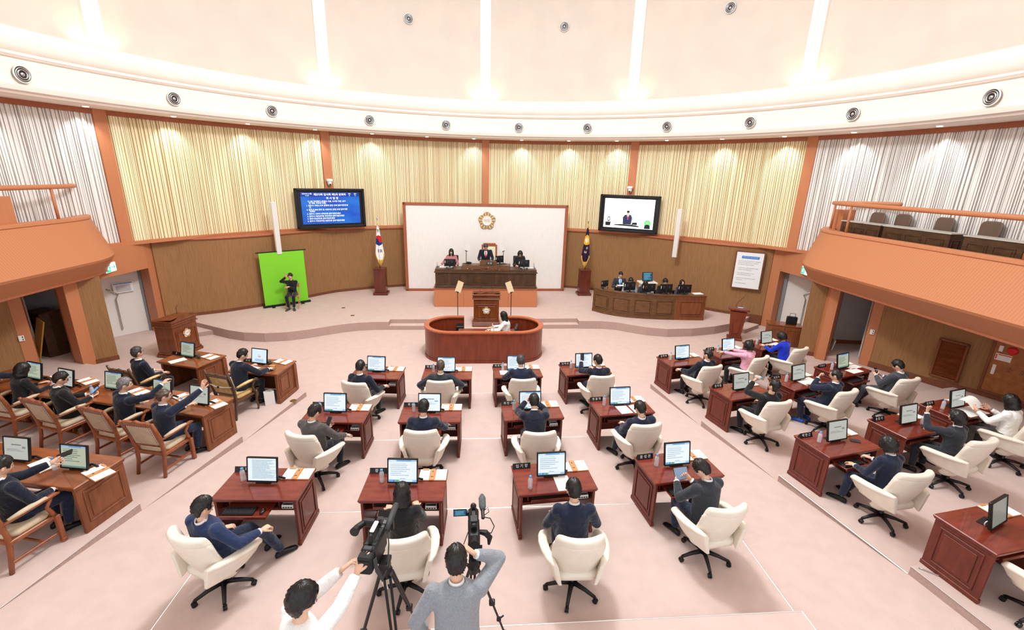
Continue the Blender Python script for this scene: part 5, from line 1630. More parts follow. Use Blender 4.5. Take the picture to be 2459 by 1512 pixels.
def off(x, y, r, z, fwd=0): return at(x, y, radians(r), 0, fwd, z)
person('person with a grey-templed crop and glasses in the carved brown-backed chair', off(-7.36, 9.24, -20, .12, .06), radians(-30), look(NAVY2, hc=H_DGREY, glasses=True), dict(lean=-2, hyaw=-4, hpitch=-8, rh=(.14, .30, .68), lh=(-.14, .30, .68)))
person('person in a navy suit using a mouse in the gold damask chair', off(-5.36, 8.98, -20, .12, .12), radians(-24), look(NAVY2), dict(lean=10, hyaw=-30, hpitch=20, rh=(.32, .48, .79), lh=(-.12, .40, .80), rpole=(.8, -.3, -.7)))
person('person with thinning hair and a navy suit raising the right hand high', off(-5.51, 6.97, -13, .24, .08), radians(-28), look(NAVY, 'thin', H_THIN, glasses=True, legs=NAVYT), dict(lean=4, side=2, hyaw=-26, hpitch=4, rh=(.36, .52, 1.24), lh=(-.06, .42, .84), rcurl=.15, rn=(-.2, .9, 0), rdir=(.2, .25, .9), rpole=(1, -.2, -1)))
person('person with grey hair pointing the right arm forward', off(-6.47, 7.41, -19, .24, .10), radians(-30), look(NAVY2, hc=H_GREY), dict(lean=4, side=6, hyaw=-26, hpitch=6, rh=(.33, .50, 1.10), lh=(-.10, .32, .72), rcurl=.5, rn=(0, .3, -1), rpole=(1, -.2, -1)))
p_ = person('person in a black suit and glasses looking down at a phone', off(-7.64, 7.74, -20, .24, .08), radians(-34), look(BLACKC, glasses=True), dict(lean=-6, hyaw=-14, hpitch=22, rh=(.12, .32, .74), lh=(-.08, .32, .74), rn=(-.4, 0, .8), ln=(.4, 0, .8)))
phone('blue-lit phone in the hands of the man in the black suit', wpt(p_[0], (.0, .42, .80)), radians(-34), radians(35), scr=mat('phone_blue', (90, 150, 220), .3, emit=(90, 150, 220), estr=.6))
person('person with a dark bob and black jacket at the portal-side desk', off(-8.75, 8.13, -16, .24, .10), radians(-22), look(BLACKC, 'bob', shirt=False, fem=True), dict(lean=6, hyaw=-20, hpitch=18, rh=(.16, .36, .74), lh=(-.16, .36, .74)))
person('person in a dark suit mostly beyond the left edge, second row', off(-9.75, 8.42, -14, .24, .08), radians(-20), look(NAVY2), dict(lean=6, hyaw=-10, hpitch=14, rh=(.28, .56, .78), lh=(-.16, .44, .74)))
p_ = person('person in a navy suit at the left edge holding a black wallet over the desk', off(-5.99, 5.02, -14, .36, .06), radians(-18), look(NAVY2, legs=NAVYT), dict(lean=-8, hyaw=-12, hpitch=16, rh=(.18, .28, .70), lh=(-.02, .44, .94), lcurl=.9, ln=(.6, .2, .2)))
o = MB().box((0, 0, 0), (.09, .17, .018), b=.004).build('wallet', M_BLACKM); o.location = wpt(p_[0], (.02, .58, .99)); o.rotation_euler = (radians(15), .2, radians(-60)); tag(o, 'black leather wallet held over the third-row walnut desk', 'wallet')
# ================================================================== THE STAGE
# white backdrop panel and golden emblem
t = thing('backdrop_panel', 'large white fabric backdrop panel in a brown wooden frame behind the rostrum', 'panel', (0.02, 19.08, ST), radians(1.5))
MB().box((0, .06, 1.83), (6.6, .08, 3.5)).build('white_field', M_PANELW, t)
for s in (-1, 1): MB().box((s * 3.32, .05, 1.82), (.12, .16, 3.64), b=.01).build('frame_side', M_ORANGE_D, t)
MB().box((0, .05, 3.59), (6.76, .16, .10), b=.01).build('frame_top', M_ORANGE_D, t); MB().box((0, .05, .05), (6.76, .16, .10), b=.01).build('frame_bottom', M_ORANGE_D, t)
e = emblem(.36, 'assembly_emblem', 'large golden scalloped council emblem with a white centre on the white backdrop', 'emblem'); e.location = (.03, 19.08, 3.24); e.rotation_euler = (0, 0, radians(1.5))

# rostrum base and desk
t = thing('rostrum_platform', 'orange laminate platform carrying the presiding desk', 'platform', (-.03, 16.53, ST))
MB().box((0, 1.1, .345), (3.84, 2.2, .69), b=.004).build('platform_body', M_ORANGE, t)
MB().box((0, 1.1, .700), (3.90, 2.26, .03), b=.006).build('platform_top', M_ORANGE_D, t)
b = MB()
for x in (-.83, .83): b.box((x, -.003, .34), (.006, .006, .66))
b.build('panel_joint', M_ORANGE_D, t)
zr = ST + .715
t = thing('rostrum_desk', 'long dark brown carved presiding desk on the orange platform', 'desk', (-.03, 16.53, zr))
b = MB(); b.box((0, .05, .34), (3.70, .06, .62)); b.box((0, .035, .03), (3.78, .1, .06), b=.015); b.box((0, .03, .08), (3.74, .08, .03), b=.01); b.box((0, .035, .60), (3.82, .12, .03), b=.01); b.box((0, .04, .66), (3.74, .08, .10))
for s in (-1, 1): b.box((s * 1.84, .33, .34), (.05, .6, .66)); b.box((s * 1.86, .33, .6), (.08, .66, .03), b=.01)
b.build('desk_body', M_DARKWOOD, t)
for (x, w) in ((-1.6, .34), (-1.12, .34), (-.54, .32), (.06, .5), (.62, .32), (1.18, .34), (1.62, .32)):
    b = MB(); raised_panel(b, (x, .02, .35), w, .40, t=.016); b.build('front_panel', M_DARKWOOD2, t)
MB().box((0, .34, .70), (3.74, .64, .03), b=.006).build('desk_top', M_DARKWOOD, t)
b = MB(); b.box((.0, .07, .755), (1.78, .1, .17), b=.006); b.box((0, .32, .825), (1.78, .58, .03), b=.006)
rb = b.build('raised_centre', M_CLERK, t)
b = MB(); rn = random.Random(3)
for s in (-1, 1):
    for k in range(5):
        c = V((s * (.10 + .13 * k), .012, .75 + .012 * (-1) ** k)); pts = [c + V((.07 * (q - .5) * 2, 0, .026 * sin(q * pi * 1.6 + k))) for q in [i / 8 for i in range(9)]]
        b.tube(pts, [.006, .009, .011, .012, .011, .009, .008, .007, .004], 6)
    b.ell((s * .0, .012, .75), (.05, .014, .03), 12, 6)
b.build('carving', M_LECT, rb)
MB().box((.08, .30, .91), (.62, .05, .14), b=.006).build('lectern_block', M_CLERK, t)
b = MB(); b.box((.08, .50, .90), (.62, .40, .12)); b.build('reading_stand', M_CLERK, t)
MB().box((.13, .262, .90), (.26, .012, .1), b=.003).build('name_board', M_GREYD, t)
text_mesh('의 장', .075, 'lettering', M_TEXTW, t, Matrix.Translation((.13, .2545, .9)) @ Matrix.Rotation(radians(90), 4, 'X'))
def back_monitor(loc, rz, label, w=.42, h=.28, dots=False, group='stage monitors seen from behind', pl=None):
    """a monitor whose back is towards the hall"""
    t = thing('desk_monitor', label, 'monitor', loc, rz, group)
    b = MB(); b.box((0, 0, .06 + h / 2), (w, .03, h), b=.006); b.box((0, -.02, .07 + h / 2), (w * .62, .03, h * .55), b=.01)
    b.build('casing', M_BLACK, t)
    b = MB(); b.box((-w * .42, -.016, .06 + h * .62), (.02, .002, h * .34)); b.build('label_sticker', M_WHITE, t)
    b = MB()
    for s in (-1, 1): b.box((s * w * .22, -.037, .07 + h * .6), (w * .12, .003, h * .2))
    b.build('vent_grille', M_GREYD, t)
    b = MB(); b.box((0, .02, .006), (.2, .16, .012), b=.004); b.box((0, -.03, .05 + h * .12), (.05, .03, h * .5), b=.006); b.build('stand', M_BLACKM, t)
    b = MB(); b.quad_uv((w / 2 - .012, .0155, .072), (-w / 2 + .012, .0155, .072), (-w / 2 + .012, .0155, .048 + h), (w / 2 - .012, .0155, .048 + h)); b.build('screen', S_APP, t)
    if pl:
        n_ = thing('name_plate', pl[1], 'name plate', (loc[0] + .0, loc[1] - .12, loc[2]), rz)
        MB().box((0, 0, .03), (.26, .03, .055), b=.004).build('plate', M_BLACK, n_)
        text_mesh(pl[0], .05, 'lettering', M_TEXTW, n_, Matrix.Translation((0, -.0155, .03)) @ Matrix.Rotation(radians(90), 4, 'X'))
    return t
zt_ = zr + .715
back_monitor((-1.37, 16.80, zt_), 0, 'black monitor seen from behind on the left wing of the presiding desk', .42, .27, pl=('의사국장', 'black name plate on the left wing of the presiding desk'))
back_monitor((1.38, 16.80, zt_), radians(3), 'black monitor seen from behind on the right wing of the presiding desk', .42, .27, pl=('전문위원', 'black name plate on the right wing of the presiding desk'))
m = back_monitor((.47, 16.95, zt_ + .13), radians(24), 'black tilted monitor right of the chairman on the presiding desk', .34, .26)
o = MB().box((0, 0, .03), (.12, .16, .05), b=.01).box((0, .02, .06), (.05, .17, .03), b=.01).build('desk_telephone', M_BLACK); o.location = (-.66, 17.0, zt_ + .125); o.rotation_euler = (0, 0, 1.2); tag(o, 'black desk telephone left of the chairman', 'telephone')
for (x, l) in ((-1.15, 'left'), (1.15, 'right')):
    paper_sheets('paper_sheet', 'white papers on the ' + l + ' wing of the presiding desk', (x * 1.32, 16.98, zt_), 0, w=.5, d=.28, th=.004)
for (x, l) in ((-1.83, 'left end'), (-.95, 'left of the raised centre'), (.86, 'right of the raised centre'), (1.76, 'right end')):
    t = thing('screen_divider', 'small clear acrylic divider at the ' + l + ' of the presiding desk', 'divider', (x, 16.85, zt_), 0, 'acrylic dividers')
    b = MB(); b.prism([(-.2, 0), (.2, 0), (.2, .16), (.1, .2), (-.2, .2)], -.003, .003, 0, Matrix.Rotation(radians(90), 4, 'Z') @ Matrix.Rotation(radians(90), 4, 'X')); b.build('pane', M_GLASS, t)
# chairman's tall chair
t = thing('chairman_chair', 'tall presiding chair with orange wooden frame and cream back', 'chair', (.12, 17.95, zr))
b = MB(); b.box((0, .25, .95), (.62, .05, .9), b=.015); b.box((0, .25, 1.42), (.5, .06, .08), b=.02); b.build('back_frame', M_ORANGE_D, t)
MB().box((0, .215, .93), (.48, .05, .78), b=.02).build('backrest', mat('cream_cloth', (246, 234, 206), .7), t)
MB().box((0, -.02, .46), (.56, .52, .1), b=.02).build('seat', mat('cream_cloth', (246, 234, 206), .7), t)
for sx in (-1, 1):
    for sy in (-.24, .24): MB().box((sx * .26, sy, .2), (.05, .05, .41), b=.006).build('leg', M_ORANGE_D, t)
    MB().box((sx * .29, -.02, .66), (.05, .46, .05), b=.012).build('armrest', M_ORANGE_D, t)
def office_chair(loc, rz, label, m=M_BLACK, bh=1.0):
    t = thing('office_chair', label, 'chair', loc, rz)
    MB().box((0, -.25, bh - .25), (.46, .07, .5), b=.025).build('backrest', m, t)
    MB().box((0, 0, .44), (.48, .46, .09), b=.02).build('seat', m, t)
    b = MB(); b.tube([(0, -.26, .6), (0, -.27, .42), (0, -.1, .38)], .02, 8); b.tube([(0, 0, .4), (0, 0, .08)], .03, 10); b.build('column', M_BLACK, t)
    b = MB()
    for k in range(5):
        a = 2 * pi * k / 5; b.tube([(0, 0, .09), (.26 * cos(a), .26 * sin(a), .05)], [.025, .016], 6); b.ell((.27 * cos(a), .27 * sin(a), .026), (.025, .025, .025), 8, 6)
    b.build('star_base', M_BLACK, t)
    return t
CH_RED = mat('oxblood_leather', (96, 28, 36), .5)
office_chair((-1.33, 17.72, zr), pi, 'dark red office chair behind the left wing of the presiding desk', CH_RED)
office_chair((1.30, 17.74, zr), pi, 'black office chair behind the right wing of the presiding desk', M_BLACK)
person('person in navy suit and red tie standing with bowed head at the presiding desk', (-.04, 17.42, zr), pi, look(NAVY2, vfront=(SHIRTW, TIER), hc=H_DGREY), dict(hip=.86, lean=14, hpitch=34, rh=(.20, .40, .93), lh=(-.20, .40, .93), rf=(.10, .04, 0), lf=(-.10, .04, 0), s=.98, kpole=(0, 1, 0)))
person('person with a dark bob and dusty rose jacket seated at the left wing', (-1.36, 17.66, zr), pi, look(ROSE, 'bob', fem=True, shirt=mat('dark_scarf', (60, 56, 62), .8)), dict(lean=2, hpitch=2, rh=(.36, .36, .74), lh=(-.20, .34, .72)))
person('person with short black hair and black jacket reading at the right wing', (1.30, 17.68, zr), pi, look(BLACKC, 'perm', fem=True, shirt=False), dict(lean=6, hpitch=26, rh=(.16, .38, .74), lh=(-.16, .38, .74)))

# teleprompters: slim poles with tilted glass plates
def prompter(loc, h, label, tilt, m, w=.19, hh=.37, rz=0.0):
    t = thing('teleprompter', label, 'teleprompter', loc, rz, None)
    MB().lathe([(0, 0), (.13, 0), (.13, .012), (.02, .02), (0, .02)], 20).build('base', M_BLACK, t)
    MB().tube([(0, 0, .01), (0, 0, h)], .011, 8).build('pole', M_BLACK, t)
    M = Matrix.Translation((0, 0, h + .02)) @ Matrix.Rotation(tilt, 4, 'Y') @ Matrix.Rotation(radians(-28), 4, 'X')
    MB().box((0, 0, hh / 2), (w, .006, hh), 0, M, b=.002).build('glass_plate', m, t)
    MB().box((0, 0, 0), (.09, .03, .03), 0, M, b=.004).build('bracket', M_BLACK, t)
prompter((-.97, 13.95, ST), 1.20, 'tall teleprompter with an amber glass plate left of the central lectern', radians(24), M_PROMPT, rz=radians(8))
prompter((.72, 13.95, ST), 1.20, 'tall teleprompter with an amber glass plate right of the central lectern', radians(-24), M_PROMPT, rz=radians(-8))
prompter((-.77, 17.0, zt_ + .125), .46, 'teleprompter with a clear grey plate left of the chairman', radians(22), M_PROMPT2, .19, .30)
prompter((.62, 17.05, zt_ + .125), .46, 'teleprompter with a clear grey plate right of the chairman', radians(-22), M_PROMPT2, .19, .30)

# central lectern
def lectern(name, label, loc, rz, W, D, H, crest=None, flare=.0, wood=M_LECT, emb_z=None):
    t = thing(name, label, 'lectern', loc, rz)
    b = MB(); b.box((0, D / 2, H * .42), (W - .06, D - .06, H * .80), b=.006)
    b.build('body', wood, t)
    b = MB(); b.box((0, D / 2, .04), (W + .04, D + .04, .08), b=.012); b.box((0, D / 2, .11), (W, D, .05), b=.015); b.build('plinth', wood, t)
    b = MB(); raised_panel(b, (0, .03, H * .43), W - .22, H * .42, t=.018); b.build('front_panel', wood, t)
    b = MB(); b.box((0, D / 2, H * .80), (W + .02, D + .02, .03), b=.01); b.box((0, D / 2 + .01, H * .86), (W - .02, D - .02, H * .10), b=.01); b.box((0, D / 2, H * .92), (W + .03, D + .03, .03), b=.01)
    # curved crest
    n = 16; top = [(-W / 2 + W * i / n, H * .935 + .085 * (cos(pi * (2 * i / n - 1)) + 1) / 2 + (.02 if abs(i - n / 2) < 1 else 0)) for i in range(n + 1)]
    vs = [(x, -.005, z) for x, z in top] + [(x, .03, z) for x, z in top] + [(x, -.005, H * .90) for x, z in top] + [(x, .03, H * .90) for x, z in top]
    m_ = n + 1; fs = []
    for i in range(n):
        fs += [(i, i + 1, m_ + i + 1, m_ + i), (2 * m_ + i, 2 * m_ + i + 1, i + 1, i), (m_ + i, m_ + i + 1, 3 * m_ + i + 1, 3 * m_ + i)]
    b.add(vs, fs); b.build('head', wood, t)
    M = Matrix.Translation((0, D / 2 + .02, H * .945)) @ Matrix.Rotation(radians(-8), 4, 'X')
    MB().box((0, 0, 0), (W - .04, D - .06, .02), 0, M, b=.004).build('reading_top', wood, t)
    if crest:
        ho = bpy.data.objects.new('emblem', None); COL.objects.link(ho); ho.parent = t; ho.location = (0, .008, emb_z or H * .46)
        emblem(crest, parent=ho)
    return t
lc = lectern('lectern', 'large dark wooden lectern with a small golden emblem behind the oval pod', (-.06, 14.18, ST), 0, .88, .5, 1.16, .13, emb_z=.55)
b = MB()
for s in (-1, 1): b.tube([(s * .2, .3, 1.12), (s * .17, .24, 1.35), (s * .12, .12, 1.52)], .004, 6); b.ell((s * .115, .11, 1.53), (.01, .02, .01), 8, 6)
b.build('microphone', M_BLACK, lc)
ll = lectern('lectern', 'dark wooden lectern with a golden emblem at the left front beside the door', (-8.42, 12.62, 0), radians(78), .86, .62, 1.12, .13, emb_z=.62)
MB().tube([(.2, .4, 1.08), (.1, .3, 1.3), (.0, .12, 1.42)], .005, 6).build('microphone', M_BLACK, ll)
t = thing('lectern', 'slim dark wooden lectern with a microphone at the right front of the stage', 'lectern', (8.12, 13.62, 0), radians(-28))
b = MB(); b.add([(-.17, .04, .08), (.17, .04, .08), (.17, .32, .08), (-.17, .32, .08), (-.24, 0, .98), (.24, 0, .98), (.24, .36, .98), (-.24, .36, .98)], [(0, 3, 2, 1), (4, 5, 6, 7), (0, 1, 5, 4), (1, 2, 6, 5), (2, 3, 7, 6), (3, 0, 4, 7)])
raised_panel(b, (0, .02, .52), .24, .64, M=Matrix.Identity(4)); b.build('body', M_REDWOOD, t)
MB().box((0, .18, .04), (.46, .42, .08), b=.015).build('plinth', M_REDWOOD, t)
MB().box((0, 0, 0), (.62, .46, .07), 0, Matrix.Translation((0, .18, 1.03)) @ Matrix.Rotation(radians(-5), 4, 'X'), b=.01).build('top', M_REDWOOD, t)
b = MB(); b.tube([(-.1, .3, 1.08), (-.06, .24, 1.25), (.08, .1, 1.46)], .005, 6); b.build('microphone', M_BLACK, t)
o = MB().box((0, 0, .012), (.16, .07, .02), b=.004).build('remote_control', SHIRTB); o.location = (8.24, 13.76, 1.075); o.rotation_euler = (0, 0, -.4); tag(o, 'pale blue clip lying on the slim right lectern', 'clip')

# oval stenographers' pod
t = thing('oval_pod', 'red-brown oval stenography pod with a pale wooden rim in front of the stage', 'counter', (-.15, 12.58, 0))
def stadium(hx, r, n=14):
    return [(hx + r * cos(a), r * sin(a)) for a in [-pi / 2 + pi * i / n for i in range(n + 1)]] + [(-hx + r * cos(a), r * sin(a)) for a in [pi / 2 + pi * i / n for i in range(n + 1)]]
def pod_ring(b, ro, ri, z0, z1, hx=.92, gap=.60):
    P_ = []
    n = 20
    def path(r):
        p = [(gap, r)] + [(hx * q, r) for q in (.8, .95)] + [(hx + r * cos(a), r * sin(a)) for a in [pi / 2 - pi * i / n for i in range(n + 1)]] + [(-hx + r * cos(a), r * sin(a)) for a in [-pi / 2 - pi * i / n for i in range(n + 1)]] + [(-hx * q, r) for q in (.95, .8)] + [(-gap, r)]
        return p
    o_, i_ = path(ro), path(ri)
    b.loft([[(a[0], a[1], z0), (a[0], a[1], z1), (c[0], c[1], z1), (c[0], c[1], z0)] for a, c in zip(o_, i_)])
b = MB(); pod_ring(b, .78, .70, 0, .87); b.build('wall_panel', M_REDWOOD, t)
b = MB(); pod_ring(b, .805, .66, .87, .91); b.build('rim', M_REDRIM, t)
b = MB(); pod_ring(b, .80, .72, 0, .07); b.build('base_moulding', M_REDWOOD, t)
b = MB(); b.box((.1, -.20, .68), (1.7, .80, .03), b=.006); b.box((.1, -.5, .45), (1.6, .03, .44)); b.build('inner_desk', M_REDWOOD, t)
b = MB()
for s in (-1, 1): b.box((s * .72, .52, .42), (.22, .3, .55), b=.01)
b.build('equipment_box', M_BLACK, t)
t = thing('laptop', 'thin white laptop open on the oval pod desk', 'laptop', (.0, 12.38, .695), radians(-80))
MB().box((0, 0, .008), (.32, .22, .016), b=.004).build('keyboard_deck', M_WHITE, t)
MB().box((0, .11, .12), (.32, .01, .22), b=.003).build('lid', M_WHITE, t)
paper_sheets('paper_sheet', 'white papers under the hands of the stenographer', (.16, 12.24, .695), .1, w=.42, d=.28)
office_chair((.55, 12.72, 0), radians(80), 'low black office chair inside the oval pod', M_GREYD, .82)
person('person with long black hair and a white blouse typing inside the oval pod', (.50, 12.55, 0), radians(76), look(WHITEC, 'long', fem=True, shirt=False), dict(lean=4, hpitch=16, rh=(.10, .44, .75), lh=(-.16, .44, .75)))
b = MB(); b.tube([(0, 0, .01), (.08, .05, .03), (.2, .04, .08), (.3, 0, .05), (.34, -.08, .01)], .006, 6)
o = b.build('cable', M_WHITE, smooth=True); o.location = (.08, 12.5, .70); tag(o, 'white cable looping over the oval pod desk', 'cable')

# flag pedestals and flags
def flag(loc, kind, label, plabel):
    t = thing('flag_pedestal', plabel, 'pedestal', (loc[0], loc[1], ST), 0, None)
    b = MB(); b.box((0, 0, .05), (.58, .50, .10), b=.012); b.build('plinth', M_PEDEST, t)
    b = MB(); b.box((0, 0, .58), (.44, .40, .96), b=.008); b.box((0, 0, 1.07), (.47, .43, .03), b=.008)
    for z in (1.02, .985, .95): b.box((0, -.203, z), (.34 - (1.02 - z) * 2.2, .008, .014), b=.002)
    for z in (.14, .175, .21): b.box((0, -.203, z), (.40 - (z - .14) * 2, .008, .014), b=.002)
    b.build('column', M_PEDEST, t)
    zb = ST + 1.085
    t = thing('flag', label, 'flag', (loc[0], loc[1], zb))
    b = MB(); b.tube([(0, 0, -.0), (0, 0, 1.92)], .014, 10); b.ell((0, 0, 1.95), (.03, .03, .034), 12, 8); b.build('pole', M_CHROME if kind == 'k' else M_BRASS, t, smooth=True)
    # hanging cloth
    nu, nv = 60, 120; H = 1.62; z1 = 1.72
    vs = []; fs = []; mi = []
    def prof(v):      # v 0 top..1 bottom: half width
        return .028 + .15 * min(1, v / .72) ** .9 - (.16 * max(0, (v - .74) / .26) ** 1.2)
    b = MB()
    for j in range(nv + 1):
        v = j / nv; w = max(.012, prof(v))
        for i in range(nu + 1):
            u = -1 + 2 * i / nu
            x = u * w + .05 * v * (1 if kind == 'k' else -1)
            y = -.02 - .035 * (.3 + v) * sin(u * 7 + 2 * v) - .05 * (1 - u * u) * min(1, v * 2)
            vs.append((x, y, z1 - v * H))
    def colr(u, v, w):
        x = u * w; z = v * H
        fr = .045
        if v > .70 and (1 - abs(u)) * w < fr * .9: return 1
        if v > .76 and z > H * .76 and (w < .14 and abs(u) * 0 == 0) and prof(v) < .135 and v > .86: return 1
        if kind == 'k':
            cx, cz, R = 0.0, .62, .155
            X, Z = x * 1.0, z - cz
            rr = (X * X + (Z * .78) ** 2) ** .5
            if rr < R:
                zz = Z * .78
                cut = .07 * sin(X / R * pi)
                return 2 if zz < cut else 3
            for (z0, xr) in ((.20, (-.5, .5)), (.98, (-.45, .55))):
                for q in range(3):
                    zc = z0 + q * .045
                    if abs(z - zc) < .013 and xr[0] < u < xr[1]: return 4 if not (z0 > .5 and abs(u - .05) < .07) else 0
            return 0
        X, Z = u * w, z - .50
        rr = (X * X + (Z * .7) ** 2) ** .5; a = atan2(Z * .7, X)
        R = .15 * (.86 + .14 * abs(cos(2.5 * (a + pi / 2))))
        if rr < R * .5: return 2
        if rr < R: return 3
        for (uc, zc) in ((.25, .82), (-.15, .98)):
            if abs(X - uc * w) < .045 and abs(z - zc) < .05:
                gx, gz = X - uc * w, z - zc
                if abs(gx + .02) < .008 or abs(gz) < .008 or abs(gx - .03) < .007 or abs(gz - .035) < .007: return 4
        return 0
    for j in range(nv):
        v = (j + .5) / nv; w = prof(v)
        for i in range(nu):
            u = -1 + 2 * (i + .5) / nu
            o_ = j * (nu + 1) + i
            fs.append((o_, o_ + nu + 1, o_ + nu + 2, o_ + 1)); mi.append(colr(u, v, w))
    b.v = vs; b.f = fs; b.mi = mi
    if kind == 'k': ms = [mat('flag_white', (244, 244, 246), .8), mat('fringe_gold', (224, 190, 90), .7), mat('flag_red', (206, 40, 54), .7), mat('flag_blue', (32, 50, 120), .7), M_BLACK]
    else: ms = [mat('flag_purple', (44, 22, 54), .8), mat('fringe_gold', (224, 190, 90), .7), mat('flag_cream', (246, 236, 206), .7), mat('flag_yellow', (240, 186, 40), .7), mat('flag_letter', (225, 220, 230), .7)]
    b.build('cloth', ms, t, smooth=True)
    b = MB()
    b.tube([(.0, -.03, 1.86), (.02, -.06, 1.78), (.03, -.06, 1.66)], [.016, .022, .012], 8); b.build('tassel', mat('fringe_gold', (224, 190, 90), .7), t)
flag((-4.26, 18.42), 'k', 'national flag with red and blue circle hanging furled on a pole', 'dark red wooden flag pedestal left of the white backdrop')
flag((4.14, 18.55), 'c', 'dark purple council flag with a yellow emblem hanging on a pole', 'dark red wooden flag pedestal right of the white backdrop')

# clerks' curved desk
cp_ = [(3.93, 16.12), (4.25, 15.72), (4.6, 15.45), (5.0, 15.26), (5.5, 15.12), (6.05, 15.03), (6.6, 14.98), (7.1, 14.95), (7.66, 14.93)]
t = thing('clerks_desk', 'long curved dark brown clerks desk on the right of the stage', 'desk', (0, 0, ST))
def offs(pts, d):
    out = []
    for i, p in enumerate(pts):
        a = V(pts[max(i - 1, 0)]); c = V(pts[min(i + 1, len(pts) - 1)]); tt = (c - a).normalized()
        out.append((p[0] - tt.y * d, p[1] + tt.x * d))
    return out
def curve_box(b, d0, d1, z0, z1, lo=0, hi=None):
    A, Bq = offs(cp_, d0)[lo:hi], offs(cp_, d1)[lo:hi]
    b.loft([[(a[0], a[1], z0), (c[0], c[1], z0), (c[0], c[1], z1), (a[0], a[1], z1)] for a, c in zip(A, Bq)])
b = MB(); curve_box(b, 0, .04, 0, .86, 0, 7); curve_box(b, -.015, .05, 0, .08, 0, 7); curve_box(b, -.015, .05, .78, .80, 0, 7)
b.build('front', M_CLERK, t)
b = MB(); curve_box(b, 0, .04, 0, .86, 6); curve_box(b, -.015, .05, 0, .08, 6); curve_box(b, -.015, .05, .78, .80, 6); b.build('end_front', M_WALNUT_P, t)
b = MB(); curve_box(b, -.02, .16, .86, .895); b.build('ledge', M_CLERK, t)
b = MB(); curve_box(b, .04, .62, .72, .75); b.build('worktop', M_CLERK, t)
def seg_panel(b, s0, s1):
    L = [0]
    for i in range(1, len(cp_)): L.append(L[-1] + hypot(cp_[i][0] - cp_[i - 1][0], cp_[i][1] - cp_[i - 1][1]))
    def at_(s):
        s *= L[-1]
        for i in range(1, len(L)):
            if s <= L[i] + 1e-6:
                q = (s - L[i - 1]) / (L[i] - L[i - 1]); return V((cp_[i - 1][0] + (cp_[i][0] - cp_[i - 1][0]) * q, cp_[i - 1][1] + (cp_[i][1] - cp_[i - 1][1]) * q))
    p, q = at_(s0), at_(s1); d = q - p; M = Matrix.Translation((p.x, p.y, 0)) @ Matrix.Rotation(atan2(d.y, d.x), 4, 'Z')
    mid = at_((s0 + s1) / 2); sag = (M.inverted() @ V((mid.x, mid.y, 0))).y
    raised_panel(b, (d.length / 2, min(0, sag) - .006, .43), d.length - .1, .50, M, t=.02)
for k in range(4):
    b = MB(); seg_panel(b, .01 + k * .185, .01 + (k + 1) * .185 - .02); b.build('front_panel', M_CLERK, t)
b = MB(); seg_panel(b, .77, .985); b.build('end_panel', M_WALNUT_P, t)
MB().box((7.64, 15.2, .44), (.04, .55, .88), b=.004).build('side_panel', M_WALNUT_P, t)
for (x, y, r, l, w, h, pl) in ((4.30, 16.02, 28, 'far left of the clerks desk', .34, .22, ('의사팀장', 'black name plate at the far left of the clerks desk')), (5.05, 15.46, 12, 'before the clerk with a fringe, clerks desk', .46, .30, None), (5.68, 15.28, 6, 'before the long-haired clerk, clerks desk', .5, .28, ('의회사무국', 'black name plate before the long-haired clerk')),
                       (6.28, 15.2, 3, 'before the clerk in glasses, clerks desk', .46, .29, None), (6.92, 15.14, 2, 'before the rightmost clerk, clerks desk', .5, .29, None)):
    back_monitor((x, y, ST + .895), radians(r), 'black monitor seen from behind ' + l, w, h, pl=pl, group='monitors on the clerks desk')
o = paper_sheets('paper_sheet', 'white papers at the right end of the clerks desk', (7.45, 15.2, ST + .90), .1, w=.34, d=.22, th=.02)
o = MB().box((0, 0, .5), (.5, .4, .95), b=.01).box((0, 0, 1.0), (.66, .46, .06), b=.01).build('white_stand', M_WHITE); o.location = (6.1, 16.55, ST); tag(o, 'white stand behind the clerks carrying a small screen', 'stand')
m = use(mon0, (6.08, 16.5, ST + 1.03), radians(4), 'small monitor with a blue screen on the white stand behind the clerks', None); set_screen(m, S_BLUE); m['label'] = 'small monitor with a blue screen on the white stand behind the clerks'
CL = dict(lean=4, hpitch=14)
p_ = person('person in a dark suit and blue tie standing with a paper behind the clerks desk', (4.95, 16.35, ST), pi - .1, look(CHAR, vfront=(SHIRTB, TIEB)), dict(hip=.74, lean=2, hpitch=20, rh=(.14, .30, .94), lh=(-.16, .30, .94), rf=(.1, .1, 0), lf=(-.1, .1, 0), s=.94, rn=(-.6, 0, .5), ln=(.6, 0, .5), kpole=(0, 1, 0)))
paper_sheets('paper_sheet', 'white sheet held by the standing man at the clerks desk', wpt(p_[0], (0, .36, 1.0)), pi - .1, w=.3, d=.2)
o = MB().box((0, 0, 0), (.055, .006, .085), b=.002).build('badge', M_WHITE); o.location = wpt(p_[0], (-.11, .17, 1.02)); tag(o, 'white name badge on the dark jacket of the standing man', 'badge')
